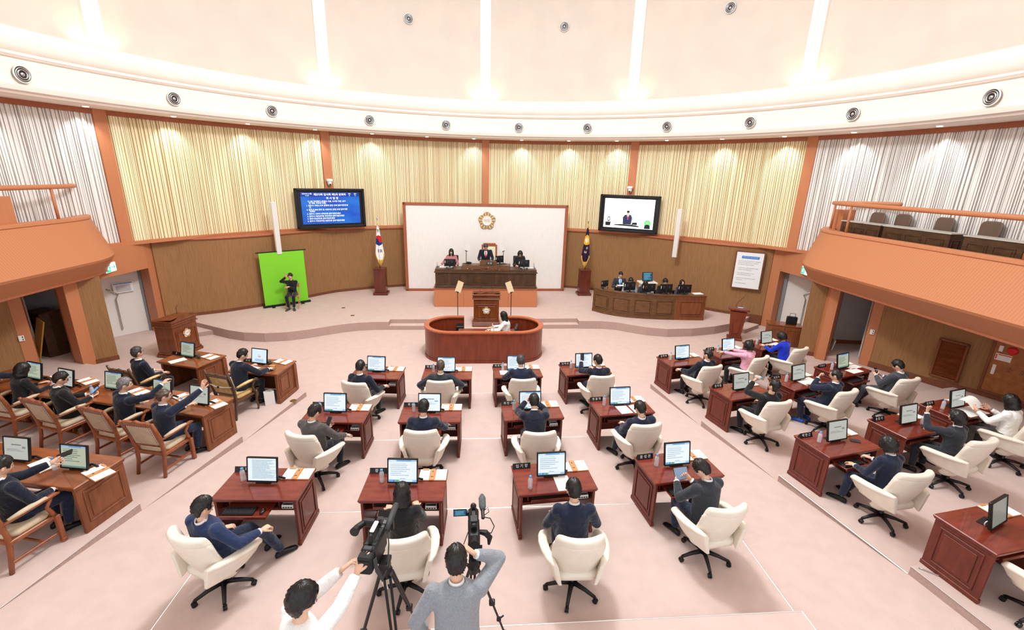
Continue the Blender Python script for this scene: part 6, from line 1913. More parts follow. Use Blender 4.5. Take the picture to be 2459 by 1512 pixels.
for (x, y, l, lk) in ((5.22, 15.98, 'person with a black fringe and pale shirt behind the clerks desk', look(SHIRTB and cloth('grey_check', (150, 156, 164)), 'fringe')), (5.72, 15.85, 'person with long black hair looking down behind the clerks desk', look(CHAR, 'long', fem=True, shirt=False)),
                      (6.48, 15.90, 'person with glasses and a black fringe behind the clerks desk', look(BLACKC, 'fringe', glasses=True)), (7.12, 15.85, 'person with long hair and a patterned blouse at the right of the clerks desk', look(cloth('patterned', (40, 42, 50), .9), 'long', fem=True, shirt=False))):
    office_chair((x, y + .05, ST), pi, 'black office chair behind the clerks desk, under the ' + l.replace('person with ', '').replace(' behind the clerks desk', ' clerk').replace(' at the right of the clerks desk', ' clerk'), M_BLACK, .80)
    person(l, (x, y, ST), pi, lk, dict(lean=4, hpitch=34 if 'down' in l else (-14 if 'patterned' in l else 10), s=.97, rh=(.2, .34, .70), lh=(-.2, .34, .70)))

# green screen and interpreter
gx, gy = -7.32, 16.72; gr = atan2(.93, 1.29)
t = thing('green_screen', 'bright green pull-up backdrop on a black floor base', 'backdrop', (gx, gy, ST), gr)
MB().box((0, 0, .04), (1.62, .10, .075), b=.01).build('base_case', M_BLACK, t)
for s in (-.5, .5): MB().box((s, -.03, .012), (.1, .34, .02), b=.004).build('foot', M_BLACK, t)
b = MB(); b.box((0, 0, 1.02), (1.48, .008, 1.9)); b.build('green_fabric', M_GREEN, t)
MB().box((0, 0, 1.98), (1.66, .03, .035), b=.006).build('top_bar', M_BLACK, t)
b = MB(); b.tube([(0, .06, .05), (0, .10, 1.0), (0, .03, 1.97)], .012, 8); b.build('rear_pole', M_BLACK, t)
fr = radians(8)
ix, iy = -6.98, 16.42
t = thing('folding_chair', 'light wooden folding chair before the green screen', 'chair', (ix, iy, ST), pi + fr)
for s in (-1, 1):
    MB().tube([(s * .21, .26, 0), (s * .21, -.02, .44), (s * .21, -.2, .86)], .016, 6, flat=.7).build('front_leg', M_WOODTRAY, t)
    MB().tube([(s * .185, -.3, 0), (s * .185, .14, .46)], .015, 6, flat=.7).build('rear_leg', M_WOODTRAY, t)
MB().box((0, .0, .445), (.4, .38, .03), b=.008).build('seat', M_WOODTRAY, t)
MB().box((0, -.19, .78), (.42, .02, .14), b=.006).build('backrest', M_WOODTRAY, t)
person('person in black signing with one raised hand before the green screen', (ix, iy, ST), pi + fr, look(BLACKC, 'short', fem=True, shirt=False, legs=BLACKC, shoes=M_GREYD), dict(hip=.53, lean=0, hpitch=8, s=1.0, rh=(.10, .24, 1.16), lh=(.02, .26, .82), rf=(.09, .42, 0), lf=(-.09, .42, 0), rpole=(1, .1, -.7), rn=(-.5, .6, 0), ln=(0, 0, -1), ldir=(1, .2, 0), rdir=(-.3, .1, .8)))

# wall mounted screens, speakers, cameras
def wall_screen(c, w, h, rz, label):
    t = thing('wall_screen', label, 'screen', c, rz)
    fb = .12
    b = MB(); b.box((0, .10, 0), (w - .1, .16, h - .1))
    b.build('housing', M_BLACK, t)
    for s in (-1, 1):
        MB().box((s * (w / 2 - .05), 0, 0), (.10, .12, h), b=.02).build('frame_side', M_BLACK, t)
        MB().box((0, 0, s * (h / 2 - .045)), (w, .12, .09), b=.02).build('frame_rail', M_BLACK, t)
    return t
t = wall_screen((-5.93, 18.33, 3.67), 2.54, 1.47, radians(30.5), 'large wall screen on the left showing a blue agenda list')
m = mat('agenda_blue', (20, 20, 30), .3)
nt, N, L, bs = nodes_of(m)
tc = N.new('ShaderNodeUVMap'); gr_ = N.new('ShaderNodeTexGradient'); gr_.gradient_type = 'LINEAR'; mp = N.new('ShaderNodeMapping'); mp.inputs['Rotation'].default_value = (0, 0, radians(90))
L.new(tc.outputs[0], mp.inputs[0]); L.new(mp.outputs[0], gr_.inputs[0])
nz = N.new('ShaderNodeTexNoise'); nz.inputs['Scale'].default_value = 2.2; L.new(tc.outputs[0], nz.inputs[0])
cr = N.new('ShaderNodeValToRGB'); cr.color_ramp.elements[0].position = .3; cr.color_ramp.elements[0].color = lin((18, 74, 196)); cr.color_ramp.elements[1].position = .72; cr.color_ramp.elements[1].color = lin((34, 128, 224))
L.new(nz.outputs['Fac'], cr.inputs[0]); L.new(cr.outputs[0], bs.inputs['Emission Color']); bs.inputs['Emission Strength'].default_value = 1.0
b = MB(); b.quad_uv((-1.07, -.012, -.57), (1.07, -.012, -.57), (1.07, -.012, .59), (-1.07, -.012, .59)); scr = b.build('screen', m, t)
b = MB(); b.box((0, -.013, .51), (2.14, .004, .15)); b.build('title_bar', mat('bar_blue', (10, 40, 120), .4, emit=(14, 50, 150), estr=.8), scr)
EMW = mat('screen_white_text', (240, 246, 255), .5, emit=(240, 246, 255), estr=1.1); EMY = mat('screen_green_text', (150, 240, 150), .5, emit=(150, 240, 150), estr=1.0)
RX = Matrix.Rotation(radians(90), 4, 'X')
def st(txt, x, z, s, mm=None, al='LEFT', xs=1.0): return text_mesh(txt, s, 'screen_text', mm or EMW, scr, Matrix.Translation((x, -.018, z)) @ RX, al, xs=xs)
st('2026.04.13 (월)', -.84, .54, .055, al='CENTER'); st('14:00', -.84, .475, .062, EMY, 'CENTER')
st('제273회 임시회 제2차 본회의', -.02, .51, .098, al='CENTER'); st('재적', .70, .535, .05, al='CENTER'); st('22', .70, .475, .056, EMY, 'CENTER'); st('출석', .92, .535, .05, al='CENTER'); st('22', .92, .475, .056, EMY, 'CENTER')
st('의 사 일 정', .05, .375, .10, al='CENTER')
yy = .262
for tx, x in (('○ 5분 자유발언 (박혜숙 의원, 신서경 의원, 임기', -.84), ('향 의원, 이규섭 의원)', -.80), ('1. 원주시 시정소식지 발행에 관한 조례 일부개정조례', -.90), ('안', -.80), ('2. 원주시 SNS 관리 및 서포터즈 운영 조례 일부개정', -.90), ('조례안', -.80),
              ('3. 원주시 사무의 위탁조례 일부개정조례안', -.90), ('4. 원주시 지방공무원 복무조례 일부개정조례안', -.90), ('5. 원주시포상조례 일부개정조례안', -.90), ('6. 원주시 지방공무원 정원조례 일부개정조례안', -.90)):
    st(tx, x, yy, .070); yy -= .064 if x < -.85 and '조례' in tx and tx[0] in '12' or tx[0] == '○' else .088
t = wall_screen((5.76, 18.50, 3.67), 2.40, 1.47, radians(-29.5), 'large wall screen on the right showing the chairman on white')
W_E = mat('screen_white', (250, 250, 252), .5, emit=(250, 250, 252), estr=1.15)
b = MB(); b.quad_uv((-1.0, -.012, -.57), (1.0, -.012, -.57), (1.0, -.012, .59), (-1.0, -.012, .59)); scr = b.build('screen', W_E, t)
def em(n, c): return mat('screen_' + n, c, .5, emit=c, estr=.9)
def flatp(pts, mm, y=-.015, name='picture_shape'):
    b = MB(); b.add([(x, y, z) for x, z in pts], [tuple(range(len(pts)))]); return b.build(name, mm, scr)
def disc(cx, cz, rx, rz_, mm, y=-.016): flatp([(cx + rx * cos(a), cz + rz_ * sin(a)) for a in [2 * pi * k / 20 for k in range(20)]], mm, y)
KN, KB, SKc, RD_, GRc = em('navy', (34, 42, 72)), em('black', (18, 20, 26)), em('skin', (206, 150, 130)), em('red', (210, 30, 70)), em('green', (90, 210, 120))
flatp([(-.20, -.42), (-.22, -.15), (-.15, -.05), (-.05, -.02), (.06, -.02), (.12, -.06), (.15, -.16), (.12, -.42)], KN)
flatp([(-.06, -.03), (.03, -.03), (-.015, -.24)], em('shirt', (240, 240, 246)), -.017); flatp([(-.03, -.05), (0, -.05), (.01, -.18), (-.015, -.22), (-.04, -.18)], RD_, -.018)
disc(-.02, .05, .055, .07, SKc); disc(-.02, .09, .06, .045, KB, -.017)
flatp([(.12, -.45), (.2, -.45), (.2, -.1), (.12, -.1)], em('grey', (170, 172, 178)), -.014)
flatp([(-.55, -.47), (.45, -.50), (.45, -.46), (.3, -.43), (-.3, -.42), (-.55, -.44)], KB, -.018); flatp([(.16, -.42), (.38, -.42), (.36, -.32), (.2, -.33)], KB, -.018)
flatp([(-.92, -.50), (-.72, -.50), (-.70, -.35), (-.92, -.35)], KB, -.018)
for k in range(10): disc(-.79 + .05 * cos(k * .63), -.23 + .08 * sin(k * .63), .018, .022, KB)
disc(.78, -.36, .13, .16, GRc); disc(.78, -.32, .035, .045, SKc, -.018); flatp([(.66, -.55), (.9, -.55), (.88, -.42), (.82, -.38), (.74, -.38), (.68, -.42)], KB, -.019)
for k in range(5): disc(.02 + .05 * cos(k * 1.25 + .3), .46 + .04 * sin(k * 1.25 + .3), .008, .005, em('gold', (190, 170, 120)))

for (c, l, rz) in (((-7.40, 16.72, 3.06), 'left', radians(38)), ((7.18, 16.88, 3.10), 'right', radians(-38))):
    t = thing('column_speaker', 'tall slim white column speaker hung on the wall on the ' + l, 'loudspeaker', c, rz, 'white column speakers')
    MB().box((0, 0, 0), (.165, .15, 1.80), b=.012).build('enclosure', M_WHITE, t)
    MB().box((0, -.077, 0), (.14, .006, 1.78), b=.002).build('grille', mat('speaker_grille', (224, 224, 222), .7), t)
    b = MB(); b.box((0, .12, .4), (.05, .12, .08)); b.box((0, .12, -.4), (.05, .12, .08)); b.build('bracket', M_GREYD, t)
for (a, z, l) in ((-.552, 4.62, 'left'), (.531, 4.62, 'right')):
    p = circ(RW - .19, a, z)
    t = thing('dome_camera', 'small white dome security camera above the ' + l + ' wall screen', 'security camera', p, -a, 'wall dome cameras')
    MB().box((0, .0, .08), (.2, .2, .1), b=.02).build('housing', M_WHITE, t)
    MB().lathe([(0, -.12), (.04, -.11), (.07, -.07), (.085, -.01), (.085, .04), (0, .04)], 18).build('dome', M_WHITE, t, smooth=True)
    MB().ell((0, -.05, -.07), (.035, .03, .03), 12, 8).build('lens', M_BLACK, t, smooth=True)
# notice board on the right wainscot
a = .955; q0, q1 = circ(wr(a - .043), a - .043), circ(wr(a + .043), a + .043); pd = (q1 - q0).normalized(); p = (q0 + q1) / 2 - V((pd.y, -pd.x, 0)) * -.05; p = p - V((-pd.y, pd.x, 0)) * .10; p.z = 1.99
t = thing('notice_board', 'white framed notice with a blue heading on the right wainscot', 'notice', p, atan2(pd.y, pd.x))
MB().box((0, .015, 0), (.96, .04, 1.38), b=.01).build('frame', M_WAINS_T, t)
pb = MB().box((0, -.01, 0), (.86, .01, 1.28)).build('sheet', mat('notice_white', (240, 246, 250), .4), t)
MB().box((0.02, -.017, .47), (.56, .004, .09)).build('heading', M_BLUEBAR, pb)
text_mesh('원주시의회 의원 윤리강령', .045, 'lettering', M_TEXTW, pb, Matrix.Translation((.02, -.021, .47)) @ RX)
lines = ['우리는 시민의 대표자로서 양심에 따라 그 직무를 성실히', '수행하여 시민의 신뢰를 받으며 나아가 시의 발전과', '복리 증진을 위하여 다음과 같이 다짐한다', '', '1. 시민의 대표자로서 인격과 식견을 함양하고 예절을', '   지킴으로써 의원의 품위를 유지한다', '', '2. 직무와 관련하여 부정한 이득을 도모하거나', '   부당한 영향력을 행사하지 아니한다', '', '3. 공직자로서 직무와 관련하여 청렴하고 공정하게', '   직무를 수행한다', '', '4. 발언과 행동에 책임을 진다']
for i, s_ in enumerate(lines):
    if s_: text_mesh(s_, .031, 'lettering', M_TEXTG, pb, Matrix.Translation((-.36, -.017, .33 - i * .062)) @ RX, 'LEFT')
# exit signs
for sg, l in ((-1, 'left'), (1, 'right')):
    p = V((-10.42, 13.13, 2.34)) if sg < 0 else V((10.22, 13.78, 2.32)); rz = -sg * radians(97)
    t = thing('exit_sign', 'green and white running-man exit sign under the ' + l + ' balcony', 'exit sign', p, rz, 'exit signs')
    MB().box((0, .02, 0), (.46, .05, .26), b=.006).build('box', M_WHITE, t)
    fc = MB().box((0, -.008, 0), (.44, .004, .24)).build('face', M_EXITW, t)
    b = MB(); y = -.012
    b.box((-.12, y, 0), (.18, .003, .22)); b.build('green_panel', M_EXITG, fc)
    b = MB(); y = -.016
    b.ell((-.12, y, .065), (.018, .002, .018), 10, 6)
    for pts in (((-.12, .045), (-.11, 0)), ((-.11, 0), (-.08, -.03), (-.085, -.075)), ((-.11, 0), (-.14, -.035), (-.175, -.05)), ((-.12, .04), (-.085, .03), (-.06, .045)), ((-.12, .04), (-.15, .03), (-.165, 0))):
        b.tube([(x, y, z) for x, z in pts], .011, 6, flat=.2, upv=(0, 1, 0))
    b.build('running_man', M_EXITW, fc)
    b = MB(); b.tube([(.03, y, 0), (.16, y, 0)], .01, 4); b.tube([(.12, y, .05), (.17, y, 0), (.12, y, -.05)], .01, 4); b.build('arrow', M_EXITG, fc)
# evacuation map on the left door
o = MB().box((0, 0, 0), (.50, .008, .30)).build('evacuation_map', M_WHITE); o.location = (-11.06, 14.26, 1.50)
dd_ = V((.75, .98)).normalized(); o.rotation_euler = (0, 0, atan2(dd_.y, dd_.x)); tag(o, 'white evacuation map with a blue header on the left door', 'sign')
MB().box((-.0, -.006, .125), (.46, .003, .025)).build('blue_header', M_BLUEBAR, o); MB().box((0, -.006, -.02), (.36, .003, .2)).build('plan_drawing', mat('plan_grey', (196, 198, 202), .8), o)

# ---- under the balconies
for sg, x, y, z, l in ((-1, -11.31, 11.16, .98, 'left'), (1, 10.565, 11.20, 1.13, 'right')):
    t = thing('light_switch', 'white double light switch plate on the ' + l + ' orange portal post', 'light switch', (x, y, z), radians(45) if sg < 0 else -radians(45), 'switch plates')
    MB().box((0, 0, 0), (.10, .02, .14), b=.004).build('plate', M_WHITE, t)
    for q in (-1, 1): MB().box((.022, -.012, q * .03), (.02, .008, .035), b=.002).build('rocker', M_GREYD, t)
# louvre grille and fire cabinet on the right wall
def wallpt(x): return x
w0, w1 = V((11.3, 10.07)), V((12.05, 8.46)); d = (w1 - w0).normalized(); rz = atan2(d.y, d.x)
t = thing('louvre_grille', 'brown wooden louvre grille in the right wall', 'vent grille', (11.42, 9.76, .89), rz)
for s in (-1, 1): MB().box((s * .26, -.03, 0), (.05, .07, 1.0), b=.006).build('frame_side', M_WALNUT_P, t); MB().box((0, -.03, s * .48), (.57, .07, .05), b=.006).build('frame_rail', M_WALNUT_P, t)
b = MB()
for k in range(24): b.box((0, 0, 0), (.50, .05, .008), 0, Matrix.Translation((0, -.028, -.42 + k * .036)) @ Matrix.Rotation(radians(38), 4, 'X'))
sl = b.build('slats', M_WALNUT, t); sl['kind'] = 'stuff'
MB().box((0, -.003, 0), (.54, .008, .92)).build('backing', M_DARKWOOD, t)
w0, w1 = V((11.3, 10.07)), V((12.05, 8.46)); d = (w1 - w0).normalized(); rz = atan2(d.y, d.x)
t = thing('fire_hydrant_cabinet', 'wooden fire hydrant cabinet with red alarm bell and lamp on the right wall', 'fire cabinet', (11.90, 8.73, 1.02), rz)
MB().box((0, .0, 0), (.92, .05, 1.24), b=.006).build('door_panel', noisy('cabinet_wood', (150, 92, 46), (168, 108, 58), nscale=8, rough=.5), t)
for s in (-1, 1): MB().box((s * .46, -.01, 0), (.05, .07, 1.28), b=.008).build('frame_side', M_WALNUT_P, t); MB().box((0, -.01, s * .63), (.96, .07, .05), b=.008).build('frame_rail', M_WALNUT_P, t)
Mx = Matrix.Rotation(radians(90), 4, 'X')
MB().lathe([(0, .06), (.05, .058), (.09, .04), (.095, .02), (0, .02)], 24, 0, Matrix.Translation((-.14, 0, .46)) @ Mx).build('alarm_bell', M_RED, t, smooth=True)
MB().lathe([(0, .05), (.04, .046), (.06, .03), (.06, .02), (0, .02)], 24, 0, Matrix.Translation((.12, 0, .46)) @ Mx).build('alarm_lamp', mat('alarm_lens', (230, 24, 30), .2, emit=(230, 24, 30), estr=.5), t, smooth=True)
MB().lathe([(.06, .03), (.078, .03), (.078, .02), (.06, .02)], 24, 0, Matrix.Translation((.12, 0, .46)) @ Mx, cap=False).build('lamp_ring', M_WHITE, t)
MB().box((-.33, -.03, .46), (.07, .02, .14), b=.004).build('indicator', M_WHITE, t); MB().box((-.34, -.03, -.06), (.06, .02, .24), b=.004).build('door_pull', M_WHITE, t)
nb = MB().box((-.25, -.028, .26), (.27, .006, .16)).build('notice', M_WHITE, t)
MB().box((-.23, -.033, .315), (.22, .003, .02)).box((-.365, -.033, .26), (.02, .003, .11)).build('red_print', M_RED, nb)
text_mesh('소 화 전', .16, 'lettering', M_WAINS_T, t, Matrix.Translation((.14, -.027, .0)) @ RX @ Matrix.Rotation(radians(-90), 4, 'Z') @ Matrix.Rotation(radians(90), 4, 'Z'), spacing=1.2)
# low cabinet, black bag
t = thing('low_cabinet', 'low brown wooden cabinet with panelled doors below the right balcony', 'cabinet', (9.42, 13.1, 0), radians(-25))
MB().box((0, .22, .33), (.92, .44, .66), b=.006).build('body', M_WALNUT_P, t); MB().box((0, .22, .675), (.98, .48, .03), b=.006).build('top', M_WALNUT, t)
for s in (-1, 1):
    b = MB(); b.box((s * .22, -.008, .33), (.42, .016, .58), b=.003); raised_panel(b, (s * .22, -.016, .33), .3, .44, t=.012); b.build('door', M_WALNUT_P, t)
t = thing('handbag', 'glossy black handbag standing on the low cabinet', 'bag', (9.68, 13.22, .69), radians(-25))
MB().box((0, 0, .13), (.3, .12, .26), b=.02).build('bag_body', M_BLACK, t); MB().tube([(-.08, 0, .25), (-.07, 0, .36), (.07, 0, .36), (.08, 0, .25)], .008, 6).build('strap', M_BLACK, t)
# stored lectern and board in the left alcove, armchair in the right one
t = thing('stored_lectern', 'old dark wooden lectern stored in the left alcove', 'lectern', (-11.78, 12.2, .13), radians(-20))
b = MB(); b.prism([(-.29, .08), (-.24, -.1), (.24, -.1), (.29, .08), (.29, .32), (-.29, .32)], 0, 1.18); b.build('body', M_DARKWOOD, t); MB().box((0, .11, 1.2), (.62, .46, .04), b=.006).build('top', M_DARKWOOD, t)
t = MB().box((0, 0, .58), (.03, .34, 1.16), b=.003).build('leaning_board', M_OCHRE); t.location = (-11.72, 11.78, .13); t.rotation_euler = (radians(14), radians(10), radians(62)); tag(t, 'ochre hardboard sheet leaning in the left portal', 'board')
wc = dup(th, (11.62, 11.75, .13), radians(100), 'dark carved armchair standing in the right alcove'); 
for c in wc.children:
    if c.material_slots: c.material_slots[0].link = 'OBJECT'; c.material_slots[0].material = M_BLACKM
b = MB(); b.box((0, 0, .16), (.03, .3, .32), b=.004); o = b.build('small_whiteboard', M_WHITE); o.location = (10.62, 12.5, .13); o.rotation_euler = (0, .15, -.6); tag(o, 'small white board leaning inside the right portal post', 'board')

# ---- right balcony furniture
MB_T = mat('speckled_desk_top', (196, 196, 190), .35)
def balcony_desk(y0, y1, label):
    t = thing('balcony_desk', label, 'desk', (10.38, (y0 + y1) / 2, 3.2), radians(90), 'press desks on the balcony'); L = y1 - y0
    b = MB(); b.box((0, -.18, .40), (L, .36, .76), b=.006)
    for k in (-1, 0, 1): raised_panel(b, (k * L / 3.2, 0.0, .42), L / 4.2, .46, axis='y', sgn=1)
    for s in (-1, 1): raised_panel(b, (s * L / 2, -.18, .42), .22, .46, axis='x', sgn=s)
    b.build('body', M_DARKWOOD, t)
    MB().box((0, -.18, .80), (L + .04, .40, .03), b=.006).build('top', MB_T, t)
    return t
balcony_desk(11.60, 12.95, 'dark brown balcony desk nearest the nose of the right balcony')
balcony_desk(9.70, 11.5, 'dark brown balcony desk in the middle of the right balcony')
balcony_desk(7.7, 9.4, 'dark brown balcony desk at the right edge of the view')
LB = mat('brown_leather', (104, 84, 74), .4)
for i, (x, y) in enumerate(((10.64, 12.35), (10.84, 11.75), (11.05, 10.8), (11.15, 9.8))):
    t = thing('balcony_chair', 'brown leather chair on the right balcony, ' + ('nearest the rounded end', 'second from the rounded end', 'third from the rounded end', 'furthest from the rounded end')[i], 'chair', (x, y, 3.2), radians(90), 'brown balcony chairs')
    b = MB(); rings = []
    for z, w in ((.5, .2), (.7, .23), (.98, .24), (1.05, .22), (1.09, .15)):
        rings.append([(w * cos(a), -.24 - .1 * z + .05 * sin(a) + .05 * abs(cos(a)) ** 3, z) for a in [2 * pi * k / 16 for k in range(16)]])
    b.loft(rings); b.build('backrest', LB, t, smooth=True)
    MB().box((0, 0, .45), (.5, .5, .1), b=.03).build('seat', LB, t)
    for sx in (-1, 1):
        MB().box((sx * .27, 0, .62), (.05, .4, .05), b=.015).build('armrest', LB, t)
        for sy in (-1, 1): MB().box((sx * .2, sy * .2, .2), (.04, .04, .4)).build('leg', M_BLACK, t)
for (x, y, l) in ((10.75, 13.3, 'right'), (-10.95, 10.2, 'left')):
    t = thing('stair_enclosure', 'orange boxed enclosure at the back of the ' + l + ' balcony', 'partition', (x, y, 3.2), 0)
    MB().box((0, 0, .55), (.5, .4, 1.1) if x > 0 else (.9, 1.6, 1.15), b=.006).build('side', M_ORANGE, t)

# ================================================================== CAMERA CREWS on the back terrace
def tripod(loc, h, feet, label, sticks=2):
    t = thing('tripod', label, 'tripod', loc, 0)
    b = MB(); b.lathe([(0, h - .12), (.05, h - .12), (.06, h - .06), (.045, h - .03), (.05, h), (0, h)], 16); b.box((0, 0, h + .02), (.09, .14, .04), b=.008); b.build('head', M_BLACK, t)
    for f in feet:
        f = V(f); a = V((f.x * .12, f.y * .12, h - .1)); d = f - a; q = V((-d.y, d.x, 0)).normalized() * .025
        b = MB(); m_ = a + d * .5
        for s in (-1, 1): b.tube([a + q * s, m_ + q * s * .7], .012, 8)
        b.tube([m_ - d * .06, f], .011, 8); b.box(tuple(m_), (.06, .06, .05), b=.01)
        l_ = b.build('leg', M_BLACK, t)
        b = MB(); b.ell((f.x, f.y, .02), (.025, .025, .02), 10, 6); b.box(tuple(a + d * .76), (.045, .03, .05), b=.008); b.tube([a + d * .76, a + d * .76 + V((.05, .02, .02))], .009, 6); b.build('clamp', M_BLACKM, l_)
    return t
# left crew: shoulder camera on tripod
c1 = V((-1.19, 3.22, 0)); z1 = 1.98
tripod((-1.12, 3.16, .48), 1.34, ((.26, .36, 0), (.18, -.42, 0), (-.40, -.05, 0)), 'black tripod under the left video camera')
yaw = radians(-9)
t = thing('video_camera', 'large black shoulder video camera on the left tripod', 'video camera', (c1.x - .01, c1.y, z1), yaw); t.scale = (.95, .78, .95)
MB().box((0, -.04, 0), (.13, .36, .20), b=.02).build('body', M_BLACK, t)
b = MB(); b.box((0, -.27, .01), (.12, .10, .17), b=.012); b.box((.0, -.325, .0), (.1, .012, .13), b=.004); b.build('battery', M_BLACKM, t)
b = MB(); b.tube([(0, .14, 0), (0, .20, 0), (0, .22, 0)], [.05, .055, .06], 16); b.tube([(0, .22, 0), (0, .27, 0)], [.065, .07], 16); b.build('lens', M_BLACK, t, smooth=False)
b = MB(); b.box((0, .30, 0), (.16, .06, .12), b=.01); b.add([(-.08, .33, .06), (.08, .33, .06), (.09, .40, .085), (-.09, .40, .085)], [(0, 1, 2, 3), (3, 2, 1, 0)]); b.build('lens_hood', M_BLACK, t)
b = MB(); b.tube([(0, -.14, .10), (0, -.12, .17), (0, .10, .18), (0, .14, .11)], .018, 10); b.build('handle', M_BLACK, t)
b = MB(); b.box((0, -.01, .195), (.04, .16, .02), b=.008); b.build('handle_cover', M_WHITE, t)
b = MB(); b.box((-.10, .14, .12), (.12, .06, .07), b=.01); b.tube([(-.14, .14, .12), (-.18, .05, .12), (-.18, -.03, .13)], [.03, .032, .042], 14); b.build('viewfinder', M_BLACK, t)
b = MB(); b.tube([(.09, .06, .12), (.09, .14, .14), (.09, .36, .17)], [.018, .026, .028], 12); b.ell((.09, .37, .172), (.028, .03, .028), 12, 8); b.build('microphone', M_GREYD, t, smooth=True)
b = MB()
for k in range(5): b.box((-.04 + k * .02, -.14, .104), (.012, .012, .01))
b.box((0, -.2, .108), (.07, .05, .02), b=.004); b.tube([(-.03, -.1, .11), (-.05, -.02, .16), (-.02, .05, .13)], .004, 6); b.tube([(.03, -.1, .11), (.05, .0, .16), (.02, .06, .13)], .004, 6)
b.build('controls', M_GREYD, t)
b = MB(); pts = [(.08, .10, .12), (.12, 0, .02), (.13, -.10, -.16), (.11, -.2, -.22), (.085, -.26, -.06), (.075, -.26, .05)]
b.tube(pts, .026, 8, flat=.14, upv=(1, 0, 0)); b.build('strap', M_GREYD, t)
MB().box((0, 0, -.125), (.1, .2, .05), b=.01).build('tripod_plate', M_BLACKM, t)
# right crew: camcorder
c2 = V((-.37, 3.56, 0)); z2 = 1.74
tripod((-.37, 3.42, .48), 1.08, ((.32, .12, 0), (-.04, .05, 0), (-.28, .12, 0)), 'black tripod under the right camcorder')
t = thing('camcorder', 'black camcorder with a flip-out screen on the right tripod', 'video camera', (c2.x, c2.y, z2), radians(2))
MB().box((0, .02, 0), (.11, .26, .13), b=.02).build('body', M_BLACK, t)
b = MB(); b.tube([(0, -.10, .03), (0, -.17, .04), (0, -.2, .045)], [.035, .04, .048], 16); b.tube([(0, -.2, .045), (0, -.185, .04)], [.03, .02], 12); b.build('viewfinder', M_BLACK, t)
b = MB(); b.box((0, -.13, -.075), (.075, .05, .10), b=.008); b.build('battery', M_BLACKM, t); MB().box((.012, -.157, -.08), (.012, .004, .08)).build('light_strip', mat('blue_led', (80, 190, 230), .4, emit=(80, 190, 230), estr=.8), t)
b = MB(); b.tube([(0, .14, 0), (0, .3, 0)], [.05, .056], 16); b.build('lens', M_BLACK, t)
b = MB(); b.box((0, .08, .11), (.055, .24, .04), b=.012); b.box((0, -.0, .085), (.05, .04, .05)); b.box((0, .17, .085), (.05, .04, .05)); b.ell((0, .2, .15), (.03, .03, .03), 12, 8); b.box((0, .04, .135), (.075, .09, .02), b=.006); b.build('handle', M_BLACK, t)
b = MB(); b.box((-.13, .14, .13), (.13, .014, .08), b=.004); b.box((-.06, .14, .12), (.03, .03, .04)); lcd = b.build('flip_screen', M_BLACK, t)
b = MB(); b.quad_uv((-.19, .1325, .10), (-.07, .1325, .10), (-.07, .1325, .163), (-.19, .1325, .163)); b.build('screen', S_BLUE, lcd)
b = MB(); b.tube([(.09, .08, .10), (.09, .20, .13)], [.016, .018], 10); b.build('mic_holder', M_BLACK, t)
b = MB(); b.tube([(.09, .17, .122), (.09, .2, .13), (.09, .30, .155), (.09, .34, .165)], [.022, .034, .036, .018], 14); b.build('furry_microphone', noisy('fur_grey', (80, 86, 88), (112, 118, 120), nscale=60, rough=1, bump=1.0, bscale=120), t, smooth=True)
b = MB(); b.tube([(.09, .1, .10), (.16, .1, .08), (.2, .08, .0), (.17, .06, -.06), (.1, .06, -.04)], .005, 6); b.tube([(.1, .16, .12), (.14, .17, .15), (.15, .14, .12), (.1, .12, .1)], .004, 6); b.build('cable', M_BLACK, t)
b = MB(); b.tube([(.05, .0, .02), (.11, -.02, .02), (.15, -.03, -.03), (.14, -.05, -.09)], [.02, .03, .028, .012], 8); b.build('hand_grip', M_BLACK, t)
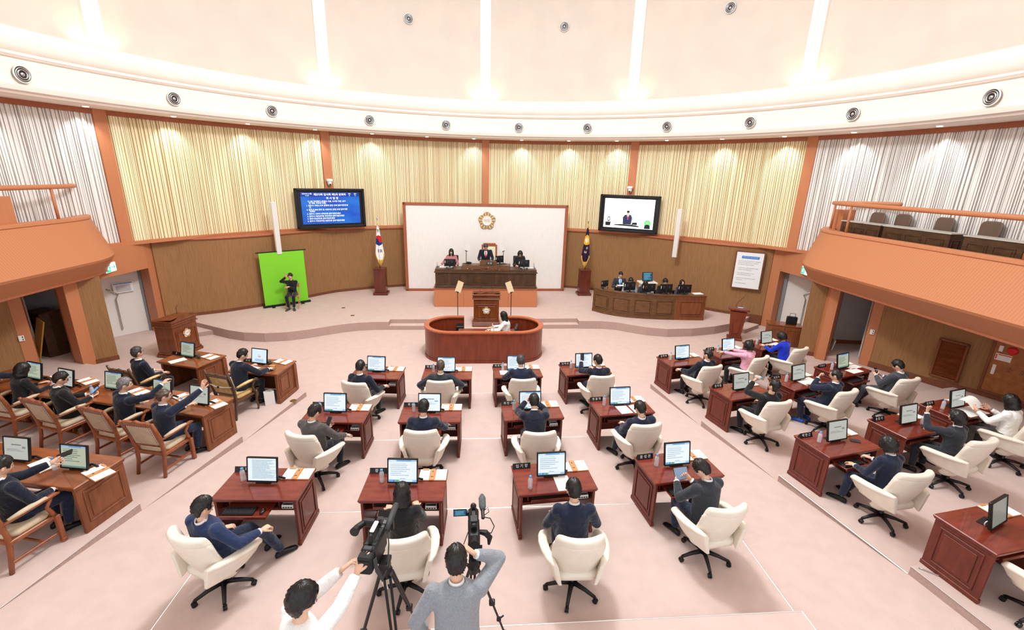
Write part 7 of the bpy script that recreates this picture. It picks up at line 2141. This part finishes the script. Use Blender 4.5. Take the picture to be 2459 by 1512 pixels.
b = MB(); b.tube([(-.055, -.02, .04), (-.10, -.08, -.05), (-.11, -.10, -.20), (-.04, -.08, -.32), (.05, -.06, -.30), (.06, -.04, -.1)], .02, 8, flat=.2, upv=(1, 0, 0)); b.build('strap', M_BLACK, t)
MB().box((0, 0, -.10), (.08, .16, .04), b=.01).lathe([(.05, -.14), (.06, -.12), (.05, -.10)], 16).build('tripod_plate', M_CHROME, t)

person('person in a white shirt reaching up to the left video camera', (-1.64, 2.58, .48), radians(-42), look(WHITEC, 'fringe', shirt=False, topname='shirt', vox=.012), dict(hip=.93, lean=4, twist=-8, hyaw=-4, hpitch=2, rh=(.02, .50, 1.48), lh=(-.14, .46, 1.44), rcurl=.25, lcurl=.6, rdir=(-.2, .5, .6), rn=(-.1, .8, -.5), ldir=(.2, .6, .3), ln=(.5, .3, -.5), rpole=(.7, .2, -1), lpole=(-.8, .0, -1), rf=(.14, .0, 0), lf=(-.14, .06, 0), s=1.0, kpole=(0, 1, 0)))
person('person in a light grey jacket with a hand at the ear behind the camcorder', (-.50, 2.84, .48), radians(4), look(LGREY, 'short', vox=.012, hem=-.2), dict(hip=.93, lean=3, hyaw=0, hpitch=18, rh=(.155, .16, 1.56), lh=(-.27, .10, .90), rcurl=1.1, rn=(-1, .0, 0), rdir=(-.6, .1, .5), rpole=(1, .1, -.9), lpole=(-.8, -.6, -.2), rf=(.12, .05, 0), lf=(-.12, -.02, 0), kpole=(0, 1, 0)))
b = MB(); b.tube([(0, 0, 0), (.02, .03, -.14), (.0, .05, -.22), (-.05, .06, -.25)], .0022, 5); b.tube([(0, 0, 0), (-.08, .02, -.1), (-.16, -.02, -.14), (-.22, -.06, -.13)], .0022, 5)
o = b.build('earphone_cable', M_WHITE, smooth=True); o.location = (-1.27, 2.98, 1.88); tag(o, 'thin white earphone cable hanging from the left video camera', 'cable')

b = MB(); b.tube([(0, 0, .006), (.03, -.03, .012), (.12, -.11, .012), (.2, -.17, .01), (.27, -.2, .006)], .006, 6)
o = b.build('floor_cable', M_CHROME, smooth=True); o.location = (5.12, 4.12, .48); tag(o, 'short silver cable on the terrace edge beside the near right desk', 'cable')
bpy.data.scenes.remove(TMP)
